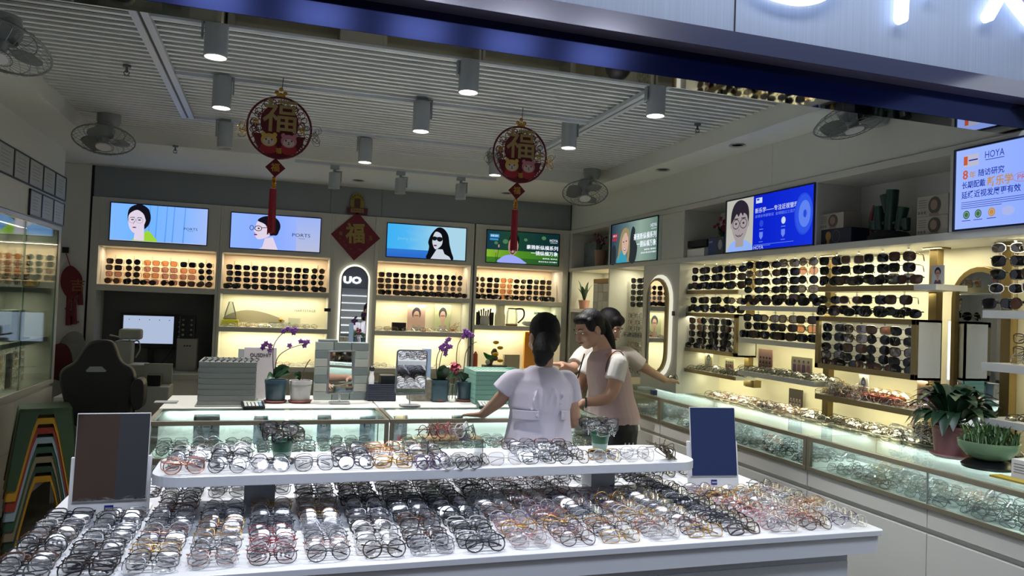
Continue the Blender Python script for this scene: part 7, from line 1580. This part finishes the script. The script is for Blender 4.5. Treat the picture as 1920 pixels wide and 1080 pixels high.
SRp, ERp, WRp = pt(1071, 705, Y1), pt(1076, 788, Y1+.02), pt(1052, 790, Y1+.24); WRp.z = 1.005
limb(b, [SLp+Vector((.02, 0, -.03)), ELp, WLp], [.034, .038, .024]); limb(b, [SRp+Vector((-.02, 0, -.03)), ERp, WRp], [.034, .038, .025])
hd = (pt(886, 778, Y1+.33)-WLp); hand(b, WLp, (hd.x, hd.y, -.01), (0, 0, 1), curl=.15, side=-1)
hand(b, WRp, (-.5, 1, -.02), (0, 0, 1), curl=.2, side=1)
for s in (-1, 1): limb(b, [(wx+s*.075, Y1, .78), (wx+s*.07, Y1+.01, .44), (wx+s*.068, Y1-.01, .08)], [.075, .052, .034]); b.ball((wx+s*.068, Y1+.05, .04), (.04, .11, .035), 12, 8)
fuse(b, 'body', SKIN, t1, .006, 3)
coat = mat('lilac_coat', 'c3bfcf', .75, bump=.12, bscale=18, noise=.04, nscale=5)
b = MB(); hx = pt(1003, 838, Y1).x
loft(b, [(wx-.01, Y1, .56, .215, .15), (wx-.01, Y1, .72, .208, .15), (wx-.005, Y1, .86, .192, .142), (wx, Y1, wz-.02, .165, .122), (wx, Y1, wz+.05, .160, .118), (sc_.x-.005, Y1, shz-.19, .168, .122), (sc_.x, Y1, shz-.11, .170, .115), (sc_.x, Y1, shz-.05, .155, .092), (sc_.x, Y1-.002, shz-.005, .105, .065), (sc_.x, Y1-.004, shz+.022, .064, .056)], 28)
eL = SLp+(ELp-SLp)*.98; eR = SRp+(ERp-SRp)*.55
eL = pt(941, 733, Y1+.02)
limb(b, [tuple(Vector((sc_.x-.09, Y1, shz-.050))), tuple(SLp+Vector((.012, 0, -.018))), tuple(eL)], [.048, .046, .058], end=False); limb(b, [tuple(Vector((sc_.x+.09, Y1, shz-.050))), tuple(SRp+Vector((-.010, 0, -.020))), tuple(eR)], [.048, .044, .054], end=False)
rs_ = random.Random(3)
for k in range(9):      # cloth folds fanning from the waist and shoulders
    x0 = sc_.x+rs_.uniform(-.12, .12); b.tube(ospline([(x0, Y1-.112, shz-.08), (x0+rs_.uniform(-.03, .03)-.01, Y1-.121, shz-.16), (wx+(x0-sc_.x)*.7, Y1-.113, wz+.03)], 5), .0035, 6)
for k in range(7): x0 = wx-.14+.045*k; b.tube([(x0, Y1-.108+abs(k-3)*.012, wz-.03), (x0*1.0+(k-3)*.004, Y1-.150+abs(k-3)*.014, .80), (x0+(k-3)*.008, Y1-.155+abs(k-3)*.016, .60)], [.002, .006, .008], 6)
fuse(b, 'coat', coat, t1, .007, 3)
# belt tabs with buttons, vent seam
b = MB(); zt_ = pt(990, 771, Y1-.12).z; zb_ = pt(990, 788, Y1-.12).z
x0, x1 = pt(968, 780, Y1-.12).x, pt(1010, 780, Y1-.12).x; b.tube([], .001) if False else None
def tab(xa, xb):
    b = MB(); N = 10; vs = []
    for i in range(N+1):
        x = xa+(xb-xa)*i/N; yy = Y1-.127*math.sqrt(max(.02, 1-((x-wx)/.185)**2))-.005
        vs += [(x, yy, zt_), (x, yy, zb_), (x, yy+.01, zt_), (x, yy+.01, zb_)]
    fs = []
    for i in range(N): a = i*4; fs += [(a, a+1, a+5, a+4), (a+2, a+6, a+7, a+3), (a, a+4, a+6, a+2), (a+1, a+3, a+7, a+5)]
    b.add(vs, fs+[(0, 2, 3, 1), (N*4, N*4+1, N*4+3, N*4+2)]); return b.build('belt_tab', coat, t1, bevel=.002)
tab(x0, x1); x2, x3 = pt(1049, 780, Y1-.1).x, pt(1057, 780, Y1-.1).x; tab(x2, min(x3+.01, wx+.165))
for xx in (x1-.008, x2+.008):
    yy = Y1-.127*math.sqrt(max(.02, 1-((xx-wx)/.185)**2))-.008; MB().cone((xx, yy, (zt_+zb_)/2), (xx, yy-.003, (zt_+zb_)/2), .009, .008, 14).build('button', mat('coat_button', 'd0ccd8', .3), t1, smooth=True)
b = MB(); T = F1.mat(); b.ball((0, -.022, .036), (.080, .092, .092), 20, 14, T); b.ball((0, -.048, -.02), (.068, .055, .062), 18, 12, T)
nb = pt(1018, 648, Y1-.09); limb(b, [tuple(hc+Vector((0, -.065, -.01))), tuple(nb), tuple(pt(1018, 662, Y1-.105)), tuple(pt(1015, 674, Y1-.11))], [.062, .048, .058, .038], 14)
b.ball(tuple(hc+Vector((0, -.03, -.035))), (.070, .06, .06), 16, 10)
fuse(b, 'hair', HAIR, t1, .006, 3)
MB().tube([(nb.x+.036*math.cos(a), nb.y+.036*math.sin(a), nb.z+.012) for a in np.linspace(0, 2*PI, 16, endpoint=False)], .006, 6, True).build('hair_tie', M['black'], t1, smooth=True)
for s in (-1, 1):
    b = MB(); b.ball((wx+s*.068, Y1+.045, .045), (.046, .12, .045), 14, 8); b.build('shoe', M['white'], t1, smooth=True)
b = MB()
for s in (-1, 1): limb(b, [(wx+s*.075, Y1, .74), (wx+s*.07, Y1+.01, .44), (wx+s*.068, Y1-.005, .12)], [.095, .075, .060])
fuse(b, 'trousers', mat('white_trousers', 'b4b0b8', .8), t1, .009, 2)
facebits(F1, t1, .98)
# ------------------------------------------------------------- woman in the pink vest, facing left
Y2 = 4.28
hc = pt(1104, 618, Y2); sh = pt(1136, 664, Y2); hip = pt(1152, 790, Y2)
t2 = empty('person', (hip.x, Y2, 0), 'woman in pale pink vest and striped black trousers, looking down at the counter', 'person')
F2 = Frame(hc, (-1, -.22, -.36), (-.25, 0, 1)); b = MB(); head(b, F2, 1.0)
limb(b, [tuple(hc+Vector((.025, .005, -.04))), tuple(hc*.45+sh*.55+Vector((.0, 0, .02))), tuple(sh+Vector((0, 0, -.03)))], [.052, .048, .07])
def leanloft(b, A, B, rings, rot=0): # A hip, B shoulder
    loft(b, [(A.x+(B.x-A.x)*u, Y, A.z+(B.z-A.z)*u, rx, ry, rot) for u, rx, ry, Y in rings], 26)
leanloft(b, hip, sh, [(-.35, .12, .14, Y2), (0, .125, .15, Y2), (.35, .105, .125, Y2), (.75, .105, .14, Y2), (1.0, .08, .13, Y2), (1.08, .05, .06, Y2)])
SN_ = Vector((sh.x+.015, Y2-.155, sh.z-.045)); EN = pt(1143, 742, Y2-.19); WN = pt(1094, 755, Y2-.16)
SF_ = Vector((sh.x-.01, Y2+.15, sh.z-.045)); EF = Vector((EN.x-.06, Y2+.17, EN.z+.0)); WF = pt(1080, 742, Y2+.06)
limb(b, [SN_, EN, WN], [.048, .040, .026]); limb(b, [SF_, EF, WF], [.048, .040, .026])
hand(b, WN, (-1, .25, .25), (.2, -.6, 1), curl=.55, side=1); hand(b, WF, (-1, -.2, .1), (0, 0, 1), curl=.5, side=-1)
for s in (-1, 1): limb(b, [(hip.x, Y2+s*.08, hip.z-.08), (hip.x-.01, Y2+s*.08, .46), (hip.x+.02, Y2+s*.08, .08)], [.085, .055, .036]); b.ball((hip.x-.04, Y2+s*.08, .04), (.11, .04, .035), 12, 8)
fuse(b, 'body', SKIN, t2, .006, 3)
tee = mat('white_tee', 'd0cfca', .85, bump=.1, bscale=16)
b = MB(); leanloft(b, hip, sh, [(-.10, .150, .178, Y2), (.0, .148, .176, Y2), (.4, .122, .148, Y2), (.75, .105, .138, Y2), (.95, .075, .115, Y2), (1.03, .055, .06, Y2)])
for S_, E_ in ((SN_, EN), (SF_, EF)): limb(b, [tuple(Vector(S_)+Vector((0, (.05 if S_ is SN_ else -.05), .0))), tuple(S_), tuple(Vector(S_)+(Vector(E_)-Vector(S_))*.52)], [.050, .055, .062], end=False)
fuse(b, 'tee_shirt', tee, t2, .007, 2)
vest = mat('pale_pink_vest', 'b39d9c', .75, bump=.1, bscale=14)
b = MB(); leanloft(b, hip, sh, [(.0, .158, .186, Y2), (.12, .158, .186, Y2), (.4, .136, .162, Y2), (.72, .134, .160, Y2), (.90, .118, .140, Y2), (1.0, .092, .118, Y2), (1.08, .064, .070, Y2)])
fuse(b, 'vest', vest, t2, .007, 2)
# vest armhole piping, button band, watch, trousers with stripes
cA = Vector((SN_.x-.005, SN_.y+.02, SN_.z-.03)); b = MB(); b.tube([(cA.x+.066*math.cos(a), cA.y-.02*abs(math.sin(a))+.01, cA.z+.115*math.sin(a)-.01) for a in np.linspace(-.2*PI, 1.05*PI, 18)], .0035, 5); b.build('piping', mat('piping_brown', '5a3c3a', .6), t2, smooth=True)
b = MB(); b.tube(ospline([tuple(pt(1096, 663, Y2-.09)), tuple(pt(1088, 690, Y2-.08)), tuple(pt(1082, 715, Y2-.08))], 5), .004, 6); b.build('lanyard', M['black'], t2, smooth=True)
b = MB().tube([WN+Vector((.012, 0, .0))+Vector((0.006*math.cos(a), .028*math.cos(a), .028*math.sin(a))) for a in np.linspace(0, 2*PI, 16, endpoint=False)], .006, 6, True); b.build('watch', mat('dark_watch', '26302c', .3), t2, smooth=True)
blk = mat('black_trousers', '0c0d10', .7); b = MB()
for s in (-1, 1): limb(b, [(hip.x, Y2+s*.08, hip.z-.03), (hip.x-.01, Y2+s*.085, .46), (hip.x+.01, Y2+s*.085, .12)], [.115, .085, .070])
fuse(b, 'trousers', blk, t2, .009, 2)
for k in (-1, 0, 1): MB().tube([(hip.x+k*.026+.012, Y2-.08-.108, hip.z-.10), (hip.x+k*.022, Y2-.085-.098, .62), (hip.x+k*.020-.005, Y2-.085-.084, .40)], .0045, 6).build('stripe', M['white'], t2, smooth=True)
for s in (-1, 1): MB().ball((hip.x-.03, Y2+s*.08, .045), (.12, .046, .045), 14, 8).build('shoe', M['white'], t2, smooth=True)
b = MB(); T = F2.mat(); b.ball((0, -.026, .038), (.081, .092, .090), 20, 14, T); b.ball((0, -.055, -.012), (.066, .050, .060), 18, 12, T); b.ball((0, .035, .075), (.062, .045, .034), 14, 8, T)
for s in (-1, 1): b.ball((s*.062, .012, .035), (.020, .04, .045), 10, 8, T)
limb(b, [F2(0, -.085, .035), F2(0, -.125, -.01), tuple(pt(1143, 640, Y2)), tuple(pt(1152, 672, Y2-.01))], [.040, .036, .036, .015], 14)
fuse(b, 'hair', HAIR, t2, .006, 3); MB().ball(F2(-.079, -.018, -.048), .006, 10, 6).build('earring', M['chrome'], t2, smooth=True) 
MB().ball(F2(.079, -.018, -.048), .006, 10, 6).build('earring', M['chrome'], t2, smooth=True)
facebits(F2, t2)
# ------------------------------------------------------------- third woman behind, reaching to the right counter
Y3 = 4.86
hc = pt(1143, 612, Y3); sh = pt(1140, 655, Y3); hip = Vector((sh.x+.02, Y3, .88))
t3 = empty('person', (hip.x, Y3, 0), 'woman with black bobbed hair behind the pink vest, reaching over the right counter', 'person')
F3 = Frame(hc, (.55, -.75, -.45), (0, 0, 1)); b = MB(); head(b, F3, .98)
limb(b, [tuple(hc+Vector((0, .01, -.04))), tuple(hc*.4+sh*.6), tuple(sh+Vector((0, 0, -.05)))], [.052, .046, .06])
loft(b, [(hip.x, Y3, .74, .15, .11), (hip.x, Y3, .9, .155, .115), (hip.x, Y3, 1.05, .125, .095), (sh.x, Y3, sh.z-.12, .14, .10), (sh.x, Y3, sh.z-.03, .12, .07), (sh.x, Y3, sh.z+.01, .055, .05)])
SA = pt(1176, 664, Y3); EA = pt(1206, 688, Y3+.0); WA = pt(1246, 712, Y3+.10); WA.z = max(WA.z, 1.03)
SB = pt(1096, 662, Y3-.02); EB = pt(1074, 690, Y3-.12); WB = pt(1052, 684, Y3-.30)
limb(b, [SA, EA, WA], [.048, .038, .025]); limb(b, [SB, EB, WB], [.048, .038, .025])
hand(b, WA, (1, .35, -.12), (0, 0, 1), curl=.35, side=1); hand(b, WB, (-.9, -.4, .1), (0, 0, 1), curl=.4, side=1)
for s in (-1, 1): limb(b, [(hip.x+s*.075, Y3, .80), (hip.x+s*.07, Y3, .44), (hip.x+s*.068, Y3, .08)], [.08, .054, .035]); b.ball((hip.x+s*.068, Y3-.05, .04), (.04, .11, .035), 12, 8)
fuse(b, 'body', SKIN, t3, .007, 3)
b = MB(); loft(b, [(hip.x, Y3, .80, .185, .135), (hip.x, Y3, .95, .175, .13), (hip.x, Y3, 1.07, .150, .115), (sh.x, Y3, sh.z-.14, .160, .118), (sh.x, Y3, sh.z-.05, .145, .09), (sh.x, Y3, sh.z, .085, .06)], 24)
for S_, E_, u in ((SA, EA, .85), (SB, EB, .8)): limb(b, [tuple(Vector(S_)*.6+Vector((sh.x, Y3, sh.z-.06))*.4), tuple(S_), tuple(S_+(E_-S_)*u)], [.052, .056, .058], end=False)
fuse(b, 'tee_shirt', mat('cream_tee', 'bcb5ae', .85, bump=.12, bscale=14), t3, .008, 2)
b = MB(); T = F3.mat(); b.ball((0, -.022, .036), (.086, .096, .095), 20, 14, T); b.ball((0, -.045, -.03), (.078, .062, .075), 18, 12, T); b.ball((0, .04, .07), (.065, .045, .04), 14, 8, T)
for s in (-1, 1): b.ball((s*.070, .0, -.01), (.018, .035, .06), 10, 8, T)
fuse(b, 'hair', HAIR, t3, .007, 3); facebits(F3, t3, .98)
b = MB()
for s in (-1, 1): limb(b, [(hip.x+s*.075, Y3, .78), (hip.x+s*.07, Y3, .44), (hip.x+s*.068, Y3, .12)], [.105, .08, .065])
fuse(b, 'trousers', blk, t3, .01, 2)
for s in (-1, 1): MB().ball((hip.x+s*.068, Y3-.045, .045), (.046, .12, .045), 14, 8).build('shoe', M['black'], t3, smooth=True)
# glasses held over the counter by the third woman
place_pair(0, 'grey', Matrix.Translation(WA+Vector((.13, .06, -.01))) @ Matrix.Rotation(.6, 4, 'Z') @ Matrix.Rotation(-.4, 4, 'X'), 'grey eyeglasses in the outstretched hand over the right counter', None, True)
# ================================================================== the mall opposite (seen only in mirrors and polished metal)
b = MB(); b.bx(-7, -1.3, -5.1, -5.0, 0, 4.2); struct(b, 'wall_opposite_brown', mat('brown_wall_panel', '5a4438', .5, noise=.15, nscale=2))
b = MB(); b.bx(-1.3, 3.0, -5.1, -5.0, 0, 4.2); struct(b, 'wall_opposite_grey', mat('grey_mall_panel', '4c4c52', .5))
b = MB(); b.bx(-7, 5.4, -5.1, -5.0, 4.2, 8); struct(b, 'wall_opposite_fascia', mat('dusk_blue_fascia', '3c4056', .6))
b = MB(); b.bx(3.0, 16, -5.1, -5.0, 0, 4.2).bx(5.4, 16, -5.1, -5.0, 4.2, 8); struct(b, 'wall_opposite_blue', mat('glowing_blue_wall', '1a2850', .4, emit='182650', es=.3))  # wall given a glow and extra height for navy reflections
t = empty('opposite_shop_shelves', (2.2, -4.95, 0), 'lit white shelves of the shop across the corridor, seen in the arched mirror', 'shelves')
MB().bx(1.5, 3.0, -5.0, -4.97, .6, 1.9).build('back_panel', mat('shop_back', '6a6a68', .6), t)
for k in range(6): MB().bx(1.5, 2.9, -4.97, -4.75, .75+.19*k, .775+.19*k).build('shelf', mat('glowing_shelf_white', 'e8e8e4', .5, emit='e8eaf0', es=.5), t)  # boards glow by themselves in place of shop lighting
t = empty('opposite_sign', (2.1, -4.98, 2.3), 'glowing white letters on the shop across the corridor', 'sign')
b = MB(); a = Art(b, (2.20, -4.99, 2.02), (-1, 0, 0), (0, 0, 1)); a.text(0, 'OU', 0, 0, .19, .46, .05); b.build('lettering', glow('opposite_letters', 'eef4ff', 2.5), t)
for k in range(6):
    tag(MB().bx(-2.4+k*1.25, -1.75+k*1.25, -4.99, -4.96, 5.0, 5.3).build('reflection_glow_box', glow('reflection_glow_box', 'e6ecfa', 9)), 'glowing box added across the corridor for header reflections, %s from left end' % ORD[k], 'sign', 'glowing boxes added across the corridor')  # glow boxes added to make white blurs in the header metal
struct(MB().bx(-7, 9, -5.0, .2, -.05, 0), 'floor_mall', M['floor'])
b = MB(); b.ball((-1.85, -4.9, 1.75), (.14, .04, .17), 14, 10); b.cone((-1.85, -4.9, 1.9), (-1.85, -4.9, 2.3), .01, .01, 6); b.cone((-1.85, -4.9, 1.6), (-1.85, -4.9, 1.35), .03, .04, 8)
one(b, 'red_charm', M['red'], 'red hanging charm on the brown wall across the corridor', 'ornament', smooth=True)
